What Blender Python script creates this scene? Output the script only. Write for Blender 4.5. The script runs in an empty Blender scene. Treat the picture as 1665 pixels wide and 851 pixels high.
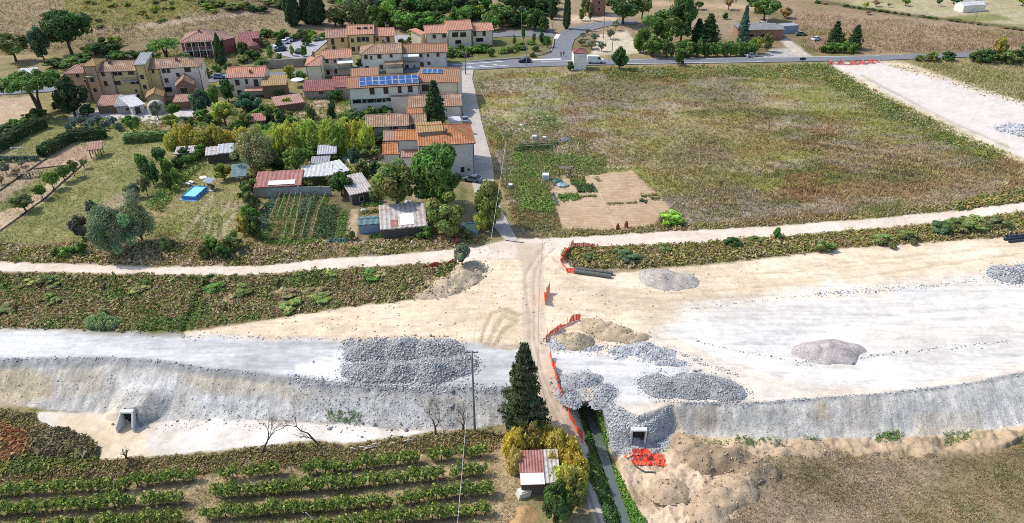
import bpy, math, random
import numpy as np
from mathutils import Vector, Matrix

random.seed(7)
RNG = np.random.default_rng(11)
R = math.radians
SC = bpy.context.scene
COL = SC.collection

# ------------------------------------------------------------------ camera
CAM_H = 65.0
PITCH = 31.5                     # degrees below the horizon
FPX = 1150.0                     # focal length in units of a 1665 px wide frame
cam = bpy.data.cameras.new('camera')
cam.sensor_width = 36.0
cam.lens = FPX / 1665.0 * 36.0
cam.clip_start = 0.5
cam.clip_end = 20000
cam_o = bpy.data.objects.new('camera', cam)
COL.objects.link(cam_o)
cam_o.location = (0, 0, CAM_H)
cam_o.rotation_euler = (R(90 - PITCH), 0, 0)
SC.camera = cam_o

# ------------------------------------------------------------------ sky, sun, exposure
SUN_EL = 50.0
SH_DIR = -18.0                   # direction the shadows fall, degrees from +X
world = bpy.data.worlds.new('World')
SC.world = world
world.use_nodes = True
wn = world.node_tree
wn.nodes.clear()
sky = wn.nodes.new('ShaderNodeTexSky')
sky.sky_type = 'NISHITA'
sky.sun_disc = False
sky.sun_elevation = R(SUN_EL)
sun_az = R(SH_DIR + 180)         # where the sun stands, from +X
sky.sun_rotation = math.pi / 2 - sun_az
sky.air_density = 1.0
sky.dust_density = 1.5
bg = wn.nodes.new('ShaderNodeBackground')
bg.inputs['Strength'].default_value = 0.15
wo = wn.nodes.new('ShaderNodeOutputWorld')
wn.links.new(sky.outputs[0], bg.inputs[0])
wn.links.new(bg.outputs[0], wo.inputs[0])
sun = bpy.data.lights.new('sun', 'SUN')
sun.energy = 2.65
sun.angle = R(0.55)
sun.color = (1.0, 0.955, 0.88)
sun_o = bpy.data.objects.new('sun', sun)
COL.objects.link(sun_o)
sd = Vector((math.cos(sun_az) * math.cos(R(SUN_EL)), math.sin(sun_az) * math.cos(R(SUN_EL)), math.sin(R(SUN_EL))))
sun_o.rotation_euler = sd.to_track_quat('Z', 'Y').to_euler()
sun_o.location = (-60, 120, 120)
SC.view_settings.view_transform = 'Standard'
SC.view_settings.look = 'None'
SC.view_settings.exposure = 0.56
SC.view_settings.gamma = 1.0
SC.view_settings.use_curve_mapping = False
SC.render.engine = 'CYCLES'
SC.cycles.use_denoising = False
SC.cycles.filter_width = 0.9
SC.cycles.max_bounces = 6
SC.cycles.diffuse_bounces = 3
SC.cycles.transparent_max_bounces = 6
SC.cycles.caustics_reflective = False
SC.cycles.caustics_refractive = False

# ------------------------------------------------------------------ plan coordinates
_cp, _sp = math.cos(R(PITCH)), math.sin(R(PITCH))


def unproject(px, py, z=0.0):
    """plan position (arrays allowed) of the survey sheet's point px,py at height z"""
    a = (np.asarray(px, float) - 832.5) / FPX
    b = (np.asarray(py, float) - 425.5) / FPX
    dy = _cp - b * _sp
    dz = -_sp - b * _cp
    t = (np.asarray(z, float) - CAM_H) / dz
    return a * t, dy * t


def P(px, py, z=0.0):
    x, y = unproject(px, py, z)
    return Vector((float(x), float(y), float(z)))


def project(v):
    d = Vector(v) - Vector((0, 0, CAM_H))
    zc = d.y * _cp - d.z * _sp
    yc = d.y * _sp + d.z * _cp
    return 832.5 + FPX * d.x / zc, 425.5 - FPX * yc / zc


def depth_at(p):
    d = Vector(p) - Vector((0, 0, CAM_H))
    return d.y * _cp - d.z * _sp


def tall(base, ytop):
    """height of an upright thing on base whose top is seen at row ytop"""
    lo, hi = 0.05, 60.0
    for _ in range(40):
        m = (lo + hi) / 2
        if project(base + Vector((0, 0, m)))[1] > ytop:
            lo = m
        else:
            hi = m
    return lo


# ------------------------------------------------------------------ numpy noise
def _hash(ix, iy, seed):
    h = (ix.astype(np.int64) * 374761393 + iy.astype(np.int64) * 668265263 + seed * 1442695041) & 0xFFFFFFFF
    h = ((h ^ (h >> 13)) * 1274126177) & 0xFFFFFFFF
    return ((h ^ (h >> 16)) & 0xFFFF) / 65535.0


def vnoise(x, y, s, seed=0):
    x = np.asarray(x, float) / s
    y = np.asarray(y, float) / s
    ix, iy = np.floor(x), np.floor(y)
    fx, fy = x - ix, y - iy
    fx, fy = fx * fx * (3 - 2 * fx), fy * fy * (3 - 2 * fy)
    a, b = _hash(ix, iy, seed), _hash(ix + 1, iy, seed)
    c, d = _hash(ix, iy + 1, seed), _hash(ix + 1, iy + 1, seed)
    return (a + (b - a) * fx) * (1 - fy) + (c + (d - c) * fx) * fy


def fbm(x, y, s, seed=0, octv=4):
    t, w, tot = 0, 1.0, 0
    for i in range(octv):
        t = t + w * vnoise(x, y, s / 2 ** i, seed + 17 * i)
        tot += w
        w *= 0.55
    return t / tot


# ------------------------------------------------------------------ naming, tagging
def tag(o, label=None, cat=None, group=None, kind=None):
    if label:
        o['label'] = label
    if cat:
        o['category'] = cat
    if group:
        o['group'] = group
    if kind:
        o['kind'] = kind
    return o


def empty(name, loc, rz=0.0):
    o = bpy.data.objects.new(name, None)
    o.empty_display_size = 0.3
    COL.objects.link(o)
    o.location = loc
    o.rotation_euler = (0, 0, rz)
    return o


def link(name, me, mat=None, parent=None, loc=None):
    o = bpy.data.objects.new(name, me)
    COL.objects.link(o)
    if mat is not None and len(me.materials) == 0:
        me.materials.append(mat)
    if parent is not None:
        o.parent = parent
    if loc is not None:
        o.location = loc
    return o


def copy_tree(o, parent=None):
    c = o.copy()
    COL.objects.link(c)
    c.parent = parent
    for ch in list(o.children):
        copy_tree(ch, c)
    return c


def mesh_np(name, verts, faces, colors=None, smooth=False):
    """verts (n,3); faces (m,3|4) int array; colors (n,3) linear"""
    me = bpy.data.meshes.new(name)
    verts = np.asarray(verts, np.float32)
    faces = np.asarray(faces, np.int32)
    k = faces.shape[1]
    me.vertices.add(len(verts))
    me.vertices.foreach_set('co', verts.ravel())
    me.loops.add(faces.size)
    me.loops.foreach_set('vertex_index', faces.ravel())
    me.polygons.add(len(faces))
    me.polygons.foreach_set('loop_start', np.arange(0, faces.size, k, dtype=np.int32))
    if smooth:
        me.polygons.foreach_set('use_smooth', np.ones(len(faces), bool))
    me.update(calc_edges=True)
    if colors is not None:
        a = me.color_attributes.new('Col', 'FLOAT_COLOR', 'POINT')
        c = np.ones((len(verts), 4), np.float32)
        c[:, :3] = colors
        a.data.foreach_set('color', c.ravel())
    me.validate()
    return me


class MB:
    """collects boxes, prisms and tubes into one mesh"""
    def __init__(s):
        s.v, s.f = [], []

    def add(s, vs, fs):
        n = len(s.v)
        s.v += [tuple(v) for v in vs]
        s.f += [tuple(i + n for i in f) for f in fs]
        return s

    def box(s, x0, x1, y0, y1, z0, z1):
        return s.add([(x0, y0, z0), (x1, y0, z0), (x1, y1, z0), (x0, y1, z0),
                      (x0, y0, z1), (x1, y0, z1), (x1, y1, z1), (x0, y1, z1)],
                     [(0, 3, 2, 1), (4, 5, 6, 7), (0, 1, 5, 4), (1, 2, 6, 5), (2, 3, 7, 6), (3, 0, 4, 7)])

    def prism(s, poly, thick):
        """a polygon in space given a thickness along its normal"""
        p = [Vector(v) for v in poly]
        n = (p[1] - p[0]).cross(p[2] - p[0]).normalized() * thick
        k = len(p)
        vs = p + [v - n for v in p]
        fs = [tuple(range(k)), tuple(range(2 * k - 1, k - 1, -1))]
        fs += [(i, i + k, (i + 1) % k + k, (i + 1) % k) for i in range(k)]
        return s.add(vs, fs)

    def tube(s, pts, rad, n=6, cap=True):
        pts = [Vector(p) for p in pts]
        rs = rad if isinstance(rad, (list, tuple)) else [rad] * len(pts)
        vs, fs = [], []
        for i, p in enumerate(pts):
            d = (pts[min(i + 1, len(pts) - 1)] - pts[max(i - 1, 0)])
            d = d.normalized() if d.length > 1e-6 else Vector((0, 0, 1))
            a = d.cross(Vector((0.31, 0.95, 0.05))).normalized()
            b = d.cross(a)
            for j in range(n):
                t = 2 * math.pi * j / n
                vs.append(p + (a * math.cos(t) + b * math.sin(t)) * rs[i])
        for i in range(len(pts) - 1):
            for j in range(n):
                fs.append((i * n + j, i * n + (j + 1) % n, (i + 1) * n + (j + 1) % n, (i + 1) * n + j))
        if cap:
            fs.append(tuple(range(n - 1, -1, -1)))
            fs.append(tuple(range((len(pts) - 1) * n, len(pts) * n)))
        return s.add(vs, fs)

    def lathe(s, prof, n=10, c=(0, 0)):
        vs, fs = [], []
        for r, z in prof:
            for j in range(n):
                t = 2 * math.pi * j / n
                vs.append((c[0] + r * math.cos(t), c[1] + r * math.sin(t), z))
        for i in range(len(prof) - 1):
            for j in range(n):
                fs.append((i * n + j, i * n + (j + 1) % n, (i + 1) * n + (j + 1) % n, (i + 1) * n + j))
        fs.append(tuple(range((len(prof) - 1) * n, len(prof) * n)))
        return s.add(vs, fs)

    def mesh(s, name, smooth=False):
        me = bpy.data.meshes.new(name)
        me.from_pydata(s.v, [], s.f)
        if smooth:
            for p in me.polygons:
                p.use_smooth = True
        me.update()
        return me

    def build(s, name, mat, parent=None, loc=None, smooth=False):
        return link(name, s.mesh(name, smooth), mat, parent, loc)


# ------------------------------------------------------------------ materials
_M = {}


def nodes_of(name):
    m = bpy.data.materials.new(name)
    m.use_nodes = True
    nt = m.node_tree
    b = nt.nodes['Principled BSDF']
    b.inputs['Specular IOR Level'].default_value = 0.25
    return m, nt, b


def _mul(nt, a, b, fac=1.0, mode='MULTIPLY'):
    n = nt.nodes.new('ShaderNodeMix')
    n.data_type = 'RGBA'
    n.blend_type = mode
    n.inputs[0].default_value = fac
    nt.links.new(a, n.inputs[6])
    nt.links.new(b, n.inputs[7])
    return n.outputs[2]


def _ramp(nt, src, stops):
    r = nt.nodes.new('ShaderNodeValToRGB')
    els = r.color_ramp.elements
    while len(els) < len(stops):
        els.new(0.5)
    for e, (p, c) in zip(els, stops):
        e.position = p
        e.color = (c, c, c, 1) if not isinstance(c, tuple) else (*c, 1)
    nt.links.new(src, r.inputs[0])
    return r.outputs[0]


def _noise(nt, scale, detail=4, rough=0.6, coord='Object', stretch=None):
    tc = nt.nodes.new('ShaderNodeTexCoord')
    n = nt.nodes.new('ShaderNodeTexNoise')
    n.inputs['Scale'].default_value = scale
    n.inputs['Detail'].default_value = detail
    n.inputs['Roughness'].default_value = rough
    src = tc.outputs[coord]
    if stretch:
        mp = nt.nodes.new('ShaderNodeMapping')
        mp.inputs['Scale'].default_value = stretch
        nt.links.new(src, mp.inputs[0])
        src = mp.outputs[0]
    nt.links.new(src, n.inputs['Vector'])
    return n


def mat(name, color, rough=0.8, var=0.25, scale=3.0, bump=0.0, metal=0.0, dirt=None, spec=0.25, objcol=False):
    """plain surface with grain, blotches and optional dirt"""
    if name in _M:
        return _M[name]
    m, nt, b = nodes_of(name)
    b.inputs['Roughness'].default_value = rough
    b.inputs['Metallic'].default_value = metal
    b.inputs['Specular IOR Level'].default_value = spec
    n1 = _noise(nt, scale, 5, 0.65)
    g = _ramp(nt, n1.outputs[0], [(0.25, 1 - var), (0.75, 1 + var * 0.6)])
    if objcol:
        oi = nt.nodes.new('ShaderNodeObjectInfo')
        base = oi.outputs['Color']
    else:
        rgb = nt.nodes.new('ShaderNodeRGB')
        rgb.outputs[0].default_value = (*color, 1)
        base = rgb.outputs[0]
    c = _mul(nt, base, g)
    if dirt:
        n2 = _noise(nt, scale * 0.28, 6, 0.7)
        f = _ramp(nt, n2.outputs[0], [(0.48, 0.0), (0.68, 0.85)])
        dr = nt.nodes.new('ShaderNodeRGB')
        dr.outputs[0].default_value = (*dirt, 1)
        mx = nt.nodes.new('ShaderNodeMix')
        mx.data_type = 'RGBA'
        nt.links.new(f, mx.inputs[0])
        nt.links.new(c, mx.inputs[6])
        nt.links.new(dr.outputs[0], mx.inputs[7])
        c = mx.outputs[2]
    nt.links.new(c, b.inputs['Base Color'])
    if bump:
        bp = nt.nodes.new('ShaderNodeBump')
        bp.inputs['Strength'].default_value = bump
        bp.inputs['Distance'].default_value = 0.05
        nt.links.new(n1.outputs[0], bp.inputs['Height'])
        nt.links.new(bp.outputs[0], b.inputs['Normal'])
    _M[name] = m
    return m


def ground_mat(name, s1, s2, var, bump, dist=0.12, streak=None):
    m, nt, b = nodes_of(name)
    b.inputs['Roughness'].default_value = 0.95
    b.inputs['Specular IOR Level'].default_value = 0.08
    at = nt.nodes.new('ShaderNodeVertexColor')
    at.layer_name = 'Col'
    n1 = _noise(nt, s1, 6, 0.7)
    n2 = _noise(nt, s2, 4, 0.6)
    g1 = _ramp(nt, n1.outputs[0], [(0.25, 1 - var), (0.75, 1 + var)])
    g2 = _ramp(nt, n2.outputs[0], [(0.3, 1 - var * 0.5), (0.7, 1 + var * 0.5)])
    c = _mul(nt, _mul(nt, at.outputs[0], g1), g2)
    n4 = _noise(nt, s1 * 0.36, 8, 0.75)
    c = _mul(nt, c, _ramp(nt, n4.outputs[0], [(0.32, 1 - var * 0.9), (0.5, 1.0), (0.68, 1 + var * 0.8)]))
    if streak:
        n3 = _noise(nt, streak[0], 6, 0.7, stretch=streak[1])
        c = _mul(nt, c, _ramp(nt, n3.outputs[0], [(0.35, 1 - streak[2]), (0.52, 1.0), (0.7, 1 + streak[2] * 0.6)]))
    nt.links.new(c, b.inputs['Base Color'])
    bp = nt.nodes.new('ShaderNodeBump')
    bp.inputs['Strength'].default_value = bump
    bp.inputs['Distance'].default_value = dist
    nt.links.new(n1.outputs[0], bp.inputs['Height'])
    nt.links.new(bp.outputs[0], b.inputs['Normal'])
    _M[name] = m
    return m


def leaf_mat(name, objcol=True, trans=0.25):
    m, nt, b = nodes_of(name)
    b.inputs['Roughness'].default_value = 0.7
    b.inputs['Specular IOR Level'].default_value = 0.15
    at = nt.nodes.new('ShaderNodeVertexColor')
    at.layer_name = 'Col'
    c = at.outputs[0]
    if objcol:
        oi = nt.nodes.new('ShaderNodeObjectInfo')
        c = _mul(nt, c, oi.outputs['Color'])
    nt.links.new(c, b.inputs['Base Color'])
    tr = nt.nodes.new('ShaderNodeBsdfTranslucent')
    nt.links.new(c, tr.inputs[0])
    mx = nt.nodes.new('ShaderNodeMixShader')
    mx.inputs[0].default_value = trans
    out = nt.nodes['Material Output']
    nt.links.new(b.outputs[0], mx.inputs[1])
    nt.links.new(tr.outputs[0], mx.inputs[2])
    nt.links.new(mx.outputs[0], out.inputs[0])
    _M[name] = m
    return m


LEAF = leaf_mat('foliage')
WEED = leaf_mat('weed_leaves', objcol=False, trans=0.2)
BARK = mat('bark', (0.10, 0.075, 0.055), 0.95, 0.4, 6, 0.5)
ROCK_V = ground_mat('broken_rock', 5.0, 0.7, 0.22, 0.4, 0.06)
# ================================================================== the ground
# grid columns and rows of the survey sheet: dense where the place is looked at, coarse beyond
def _axis(a0, a, b, b1, step, n_out):
    lo = a - (a - a0) * (np.linspace(1, 0, n_out, endpoint=False) ** 1.7)
    hi = b + (b1 - b) * (np.linspace(0, 1, n_out + 1)[1:] ** 1.7)
    return np.concatenate([lo, np.arange(a, b, step), [b], hi])


GX = _axis(-1500, -60, 1725, 3165, 2.4, 26)
GY = np.concatenate([-278 + 258 * (np.linspace(0, 1, 26, endpoint=False) ** 0.45), np.arange(-20, 872, 2.0), 872 + 500 * (np.linspace(0, 1, 19)[1:] ** 1.6)])
U, V = np.meshgrid(GX, GY)


def interp(pts, x):
    p = np.array(pts, float)
    return np.interp(x, p[:, 0], p[:, 1])


SLOPE_TOP = [(-1500, 584), (0, 584), (168, 580), (258, 585), (336, 598), (420, 606), (467, 612), (545, 621), (632, 627), (762, 628),
             (820, 629), (870, 606), (910, 600), (950, 640), (985, 655), (1037, 676), (1092, 655), (1112, 654), (1240, 653),
             (1430, 640), (1560, 625), (1665, 605), (3165, 500)]
SLOPE_TOE = [(-1500, 650), (0, 656), (100, 668), (190, 676), (220, 690), (300, 682), (420, 684), (560, 690), (640, 698), (700, 700),
             (760, 697), (820, 695), (870, 712), (920, 726), (950, 695), (985, 735), (1037, 724), (1092, 704), (1112, 706),
             (1250, 716), (1430, 711), (1560, 706), (1665, 690), (3165, 590)]
LOW = -3.2
STREAM = [(950, 655), (971, 709), (985, 752), (1003, 809), (1017, 851), (1034, 905), (1060, 980), (1120, 1150), (1200, 1372)]


def seg_dist(u, v, pts, ky=1.0):
    """distance to a polyline, rows weighted by ky"""
    d = np.full(np.shape(u), 1e9)
    for (x0, y0), (x1, y1) in zip(pts[:-1], pts[1:]):
        ax, ay = x1 - x0, (y1 - y0) * ky
        t = np.clip(((u - x0) * ax + (v - y0) * ky * ay) / max(ax * ax + ay * ay, 1e-6), 0, 1)
        d = np.minimum(d, np.hypot(u - x0 - t * ax, (v - y0) * ky - t * ay))
    return d


def height(u, v):
    """height of the terrain, a function of the survey sheet"""
    u = np.asarray(u, float)
    v = np.asarray(v, float)
    top, toe = interp(SLOPE_TOP, u), interp(SLOPE_TOE, u)
    t = np.clip((v - top) / (toe - top), 0, 1)
    h = LOW * (t * t * (3 - 2 * t) * 0.35 + t * 0.65)
    # weed-grown dip between the track and the new road bed on the left
    dip = np.clip((v - 447) / 22, 0, 1) * np.clip((528 - v) / 20, 0, 1) * np.clip((700 - u) / 120, 0, 1)
    h = h - 0.9 * dip
    # little gully through it
    h = h - 0.8 * np.clip(1 - seg_dist(u, v, [(345, 452), (322, 490), (300, 536)], 1.6) / 9, 0, 1)
    # stream bed
    ds = seg_dist(u, v, STREAM, 1.0)
    w = np.clip(1.35 - ds / 19.0, 0, 1)
    w = w * w * (3 - 2 * w) * np.clip((v - 652) / 8, 0, 1)
    h = h * (1 - w) + (-4.75) * w
    # hillside beyond the village, upper left
    k = np.clip((58 - v) / 60, 0, 1.6) * np.clip((560 - u) / 200, 0, 1)
    h = h + 7.0 * k * np.clip(1 - (-v - 40) / 200, 0, 1)
    return h


RELIEF_FLAT = []


def inside(poly, u, v):
    c = np.zeros(np.shape(u), bool)
    n = len(poly)
    for i in range(n):
        x0, y0 = poly[i]
        x1, y1 = poly[(i + 1) % n]
        if y0 == y1:
            continue
        k = ((y0 > v) != (y1 > v)) & (u < (x1 - x0) * (v - y0) / (y1 - y0) + x0)
        c ^= k
    return c


H0 = height(U, V)
WX, WY = unproject(U, V, H0)


def poly_mask(poly, soft=3.0, rough=3.0, ns=4.0, seed=0):
    """0..1 mask of a polygon, its border soft and ragged"""
    q = np.array(poly, float)
    pad = soft + rough * 2 + 4
    m = np.zeros(U.shape)
    cs = np.where((GX > q[:, 0].min() - pad) & (GX < q[:, 0].max() + pad))[0]
    rs = np.where((GY > q[:, 1].min() - pad) & (GY < q[:, 1].max() + pad))[0]
    if len(cs) == 0 or len(rs) == 0:
        return m
    sl = (slice(rs[0], rs[-1] + 1), slice(cs[0], cs[-1] + 1))
    u, v = U[sl], V[sl]
    d = seg_dist(u, v, list(poly) + [poly[0]])
    d = np.where(inside(poly, u, v), d, -d)
    d = d + (fbm(WX[sl], WY[sl], ns, seed + 3, 3) - 0.5) * 2 * rough
    m[sl] = np.clip(0.5 + d / max(soft, 0.01), 0, 1)
    return m


def line_mask(pts, w, soft=1.5, ky=1.0, rough=0.0, seed=5):
    q = np.array(pts, float)
    pad = w + soft + 6
    m = np.zeros(U.shape)
    cs = np.where((GX > q[:, 0].min() - pad) & (GX < q[:, 0].max() + pad))[0]
    rs = np.where((GY > q[:, 1].min() - pad) & (GY < q[:, 1].max() + pad))[0]
    if len(cs) == 0 or len(rs) == 0:
        return m
    sl = (slice(rs[0], rs[-1] + 1), slice(cs[0], cs[-1] + 1))
    d = seg_dist(U[sl], V[sl], pts, ky)
    if rough:
        d = d + (fbm(WX[sl], WY[sl], 2.5, seed, 3) - 0.5) * 2 * rough
    m[sl] = np.clip((w / 2 - d) / soft + 0.5, 0, 1)
    return m


COLR = np.zeros(U.shape + (3,))
ZONE = np.zeros(U.shape, int)
ZNAMES = ['ground']
ADDH = np.zeros(U.shape)


def blend(m, c):
    c = np.asarray(c, float)
    COLR[...] = COLR * (1 - m[..., None]) + c * m[..., None]


def zone(name, m):
    if name not in ZNAMES:
        ZNAMES.append(name)
    ZONE[m > 0.5] = ZNAMES.index(name)


def mixc(cols, t):
    """palette lookup with t in 0..1"""
    cols = np.array(cols, float)
    k = np.clip(t, 0, 0.9999) * (len(cols) - 1)
    i = k.astype(int)
    f = (k - i)[..., None]
    return cols[i] * (1 - f) + cols[i + 1] * f


def stretch(n, k=2.2):
    return np.clip((n - 0.5) * k + 0.5, 0, 1)


N_big = fbm(WX, WY, 38, 1)
N_mid = fbm(WX, WY, 12, 2)
N_sm = fbm(WX, WY, 3.2, 3)
N_ti = fbm(WX, WY, 0.9, 4, 3)

# palettes (surface colours)
DRY = (0.33, 0.245, 0.145)
STRAW = (0.40, 0.31, 0.185)
OLIVE = (0.155, 0.150, 0.050)
GRASS = (0.150, 0.190, 0.050)
GREEN = (0.085, 0.150, 0.035)
BROWN = (0.20, 0.145, 0.085)
MAUVE = (0.215, 0.160, 0.120)
SAND = (0.70, 0.565, 0.40)
TRACK = (0.66, 0.55, 0.445)
GRAV = (0.60, 0.60, 0.61)
WHITE = (0.74, 0.725, 0.71)
SLAB = (0.35, 0.35, 0.36)
EARTH = (0.47, 0.35, 0.235)

# --- base everywhere: dry meadow
base = mixc([OLIVE, (0.22, 0.19, 0.085), (0.28, 0.22, 0.115), DRY], stretch(0.55 * N_mid + 0.45 * N_sm))
COLR[...] = base

# --- hillside and fields at the far side
far = np.clip((70 - V) / 20, 0, 1)
hillc = mixc([(0.20, 0.19, 0.07), (0.33, 0.26, 0.145), (0.40, 0.30, 0.19), (0.36, 0.285, 0.16)], stretch(0.5 * N_big + 0.5 * N_mid))
blend(far, hillc)
m = poly_mask([(95, -5), (300, -20), (420, 8), (330, 22), (230, 48), (120, 45)], 14, 8, 9)
blend(m * 0.75, mixc([(0.17, 0.19, 0.04), (0.26, 0.25, 0.055), (0.30, 0.25, 0.09)], stretch(N_sm)))
m = poly_mask([(215, 40), (300, 30), (420, 18), (420, 24), (330, 34), (260, 44), (225, 46)], 3, 2, 6)
blend(m, (0.50, 0.40, 0.28))
m = poly_mask([(1230, -25), (2400, -80), (2400, 60), (1665, 83), (1440, 90), (1330, 88), (1290, 40)], 8, 4, 12)
blend(m, mixc([(0.30, 0.21, 0.13), (0.42, 0.31, 0.20), (0.37, 0.26, 0.165), (0.31, 0.25, 0.12)], stretch(fbm(WX * 0.45 + WY * 0.2, WY, 14, 31))))
m = poly_mask([(1350, -4), (1450, 18), (1560, 34), (1665, 48), (2300, 90), (2300, -60), (1400, -30)], 4, 2, 8)
blend(m, mixc([(0.42, 0.37, 0.19), (0.55, 0.46, 0.29), (0.48, 0.41, 0.23)], stretch(N_mid)))
for pl, c in (([(1535, 27), (1620, 24), (1650, 33), (1560, 36)], (0.25, 0.27, 0.09)), ([(1600, 38), (1700, 40), (1700, 50), (1610, 46)], (0.34, 0.30, 0.13)),
              ([(1380, 5), (1560, 14), (1560, 18), (1390, 12)], (0.50, 0.44, 0.24))):
    blend(poly_mask(pl, 3, 2, 6) * 0.9, c)
m = line_mask([(1330, 2), (1400, 14), (1480, 26), (1560, 34), (1665, 48), (1800, 60)], 5, 3, rough=2)
blend(m * 0.85, (0.12, 0.12, 0.05))

COLR *= 1 - 0.27 * np.clip((92 - V) / 6, 0, 1)[..., None]      # the far fields are of darker, browner soil
# --- village ground: gardens, yards
m = poly_mask([(95, 185), (330, 200), (420, 300), (600, 330), (760, 380), (760, 110), (520, 60), (300, 100), (90, 120)], 12, 6, 9)
blend(m, mixc([(0.13, 0.135, 0.05), (0.20, 0.18, 0.08), (0.30, 0.24, 0.15)], stretch(N_sm)))
m = poly_mask([(120, 180), (235, 178), (320, 170), (325, 185), (300, 200), (160, 196), (110, 195)], 4, 3, 3)
blend(m, (0.52, 0.48, 0.45))
for pl in ([(535, 158), (495, 168), (470, 195), (480, 215), (560, 210), (555, 180)],):
    blend(poly_mask(pl, 8, 5, 3), mixc([(0.34, 0.26, 0.17), (0.47, 0.36, 0.25)], stretch(N_sm)))
m = poly_mask([(545, 252), (600, 245), (640, 250), (640, 262), (600, 268), (560, 262)], 4, 2, 3)
blend(m, (0.50, 0.46, 0.41))
m = poly_mask([(450, 168), (490, 160), (495, 182), (450, 190)], 4, 2, 3)
blend(m, (0.36, 0.25, 0.18))

# --- long gardens on the left
m = poly_mask([(60, 425), (0, 425), (-400, 425), (-400, 190), (40, 190), (180, 205), (330, 215), (250, 330), (150, 420)], 10, 5, 8)
gl = mixc([(0.150, 0.160, 0.055), (0.225, 0.220, 0.085), (0.31, 0.265, 0.135)], stretch(0.6 * N_mid + 0.4 * N_sm))
blend(m, gl)
m = poly_mask([(0, 160), (60, 155), (62, 185), (20, 215), (-60, 260), (-300, 300), (-300, 170)], 5, 2, 6)
blend(m, mixc([(0.38, 0.28, 0.19), (0.45, 0.34, 0.235)], stretch(N_sm)))
m = poly_mask([(55, 275), (115, 238), (160, 240), (150, 262), (120, 270)], 3, 1.5, 4)
blend(m, mixc([(0.34, 0.24, 0.165), (0.42, 0.30, 0.21)], N_sm))
m = poly_mask([(-60, 300), (20, 262), (75, 260), (60, 290), (-20, 340), (-60, 360)], 5, 3, 5)
blend(m * 0.8, (0.36, 0.27, 0.19))
m = poly_mask([(110, 270), (130, 262), (140, 268), (70, 330), (0, 378), (-60, 410), (-60, 385), (20, 335), (70, 305)], 3, 2, 3)
blend(m, mixc([(0.40, 0.31, 0.20), (0.48, 0.38, 0.26)], N_sm))
blend(line_mask([(133, 270), (70, 325), (0, 376), (-40, 405)], 2.0, 1.5) * 0.8, (0.13, 0.10, 0.06))
blend(line_mask([(78, 258), (40, 283), (0, 310), (-40, 335)], 2.0, 1.5) * 0.8, (0.13, 0.10, 0.06))
# worn strip beside the pool garden
m = poly_mask([(228, 290), (240, 300), (180, 350), (150, 345)], 6, 4, 3)
blend(m * 0.7, (0.36, 0.29, 0.19))
# pool garden
m = poly_mask([(260, 330), (330, 255), (392, 255), (420, 330), (415, 385), (290, 395), (250, 370)], 8, 4, 4)
blend(m, mixc([(0.18, 0.20, 0.06), (0.27, 0.24, 0.10), (0.36, 0.29, 0.18)], stretch(0.5 * N_mid + 0.5 * N_sm)))
for a, b in (((345, 320), (298, 385)), ((372, 330), (345, 378)), ((385, 335), (362, 385))):
    blend(line_mask([a, b], 5, 4, rough=1.5) * 0.7, (0.45, 0.37, 0.27))
m = poly_mask([(325, 352), (372, 348), (368, 385), (322, 388)], 5, 4, 2)
blend(m * 0.8, mixc([(0.24, 0.24, 0.08), (0.46, 0.40, 0.27)], stretch(N_sm)))
# vegetable garden (left), weathered soil
GARDEN_L = [(438, 318), (565, 312), (600, 340), (612, 392), (425, 398), (418, 380)]
m = poly_mask(GARDEN_L, 4, 2, 2)
blend(m, mixc([(0.13, 0.115, 0.055), (0.21, 0.165, 0.095)], stretch(N_sm)))
m = poly_mask([(570, 340), (583, 340), (580, 388), (562, 390)], 2, 1, 2)
blend(m, (0.40, 0.29, 0.19))
# weeds between gardens and the dirt track
m = poly_mask([(-400, 400), (60, 398), (130, 395), (300, 392), (420, 398), (560, 398), (700, 382), (800, 385), (760, 402), (560, 420), (420, 432), (250, 435), (0, 426), (-400, 424)], 6, 4, 3)
blend(m, mixc([(0.155, 0.16, 0.06), (0.27, 0.205, 0.125), (0.33, 0.25, 0.17), (0.22, 0.20, 0.09)], stretch(0.5 * N_mid + 0.5 * N_sm)))

# --- the big meadow on the right
MEADOW = [(768, 130), (850, 115), (1000, 112), (1240, 106), (1345, 104), (1400, 140), (1480, 180), (1600, 235), (1665, 262), (1900, 330), (1900, 300), (1665, 328), (1558, 341), (1408, 355),
          (1240, 368), (1085, 376), (1000, 384), (900, 388), (845, 386), (830, 345), (800, 250)]
m = poly_mask(MEADOW, 6, 3, 5)
mead = mixc([(0.150, 0.155, 0.048), (0.225, 0.210, 0.068), (0.285, 0.235, 0.112), (0.345, 0.270, 0.160)], stretch(0.35 * N_big + 0.4 * N_mid + 0.25 * N_sm, 2.6))
blend(m, mead)
zone('meadow', m)
MEADOW_M = m
for sd_, sc_, c, th, a in ((201, 16, (0.30, 0.235, 0.185), 0.52, 0.85), (202, 11, (0.27, 0.185, 0.085), 0.56, 0.75), (203, 19, (0.27, 0.255, 0.078), 0.52, 0.8), (204, 8, (0.40, 0.32, 0.20), 0.58, 0.7), (205, 9, (0.13, 0.135, 0.045), 0.60, 0.75), (206, 6, (0.24, 0.15, 0.075), 0.62, 0.8), (207, 5, (0.36, 0.30, 0.23), 0.62, 0.7)):
    nn_ = fbm(WX * 0.55 + 0.25 * WY, WY - 0.2 * WX, sc_, sd_)
    blend(m * a * np.clip((nn_ - th) / 0.07 + 0.5, 0, 1), np.array(c) * (0.8 + 0.4 * N_sm)[..., None])
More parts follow.
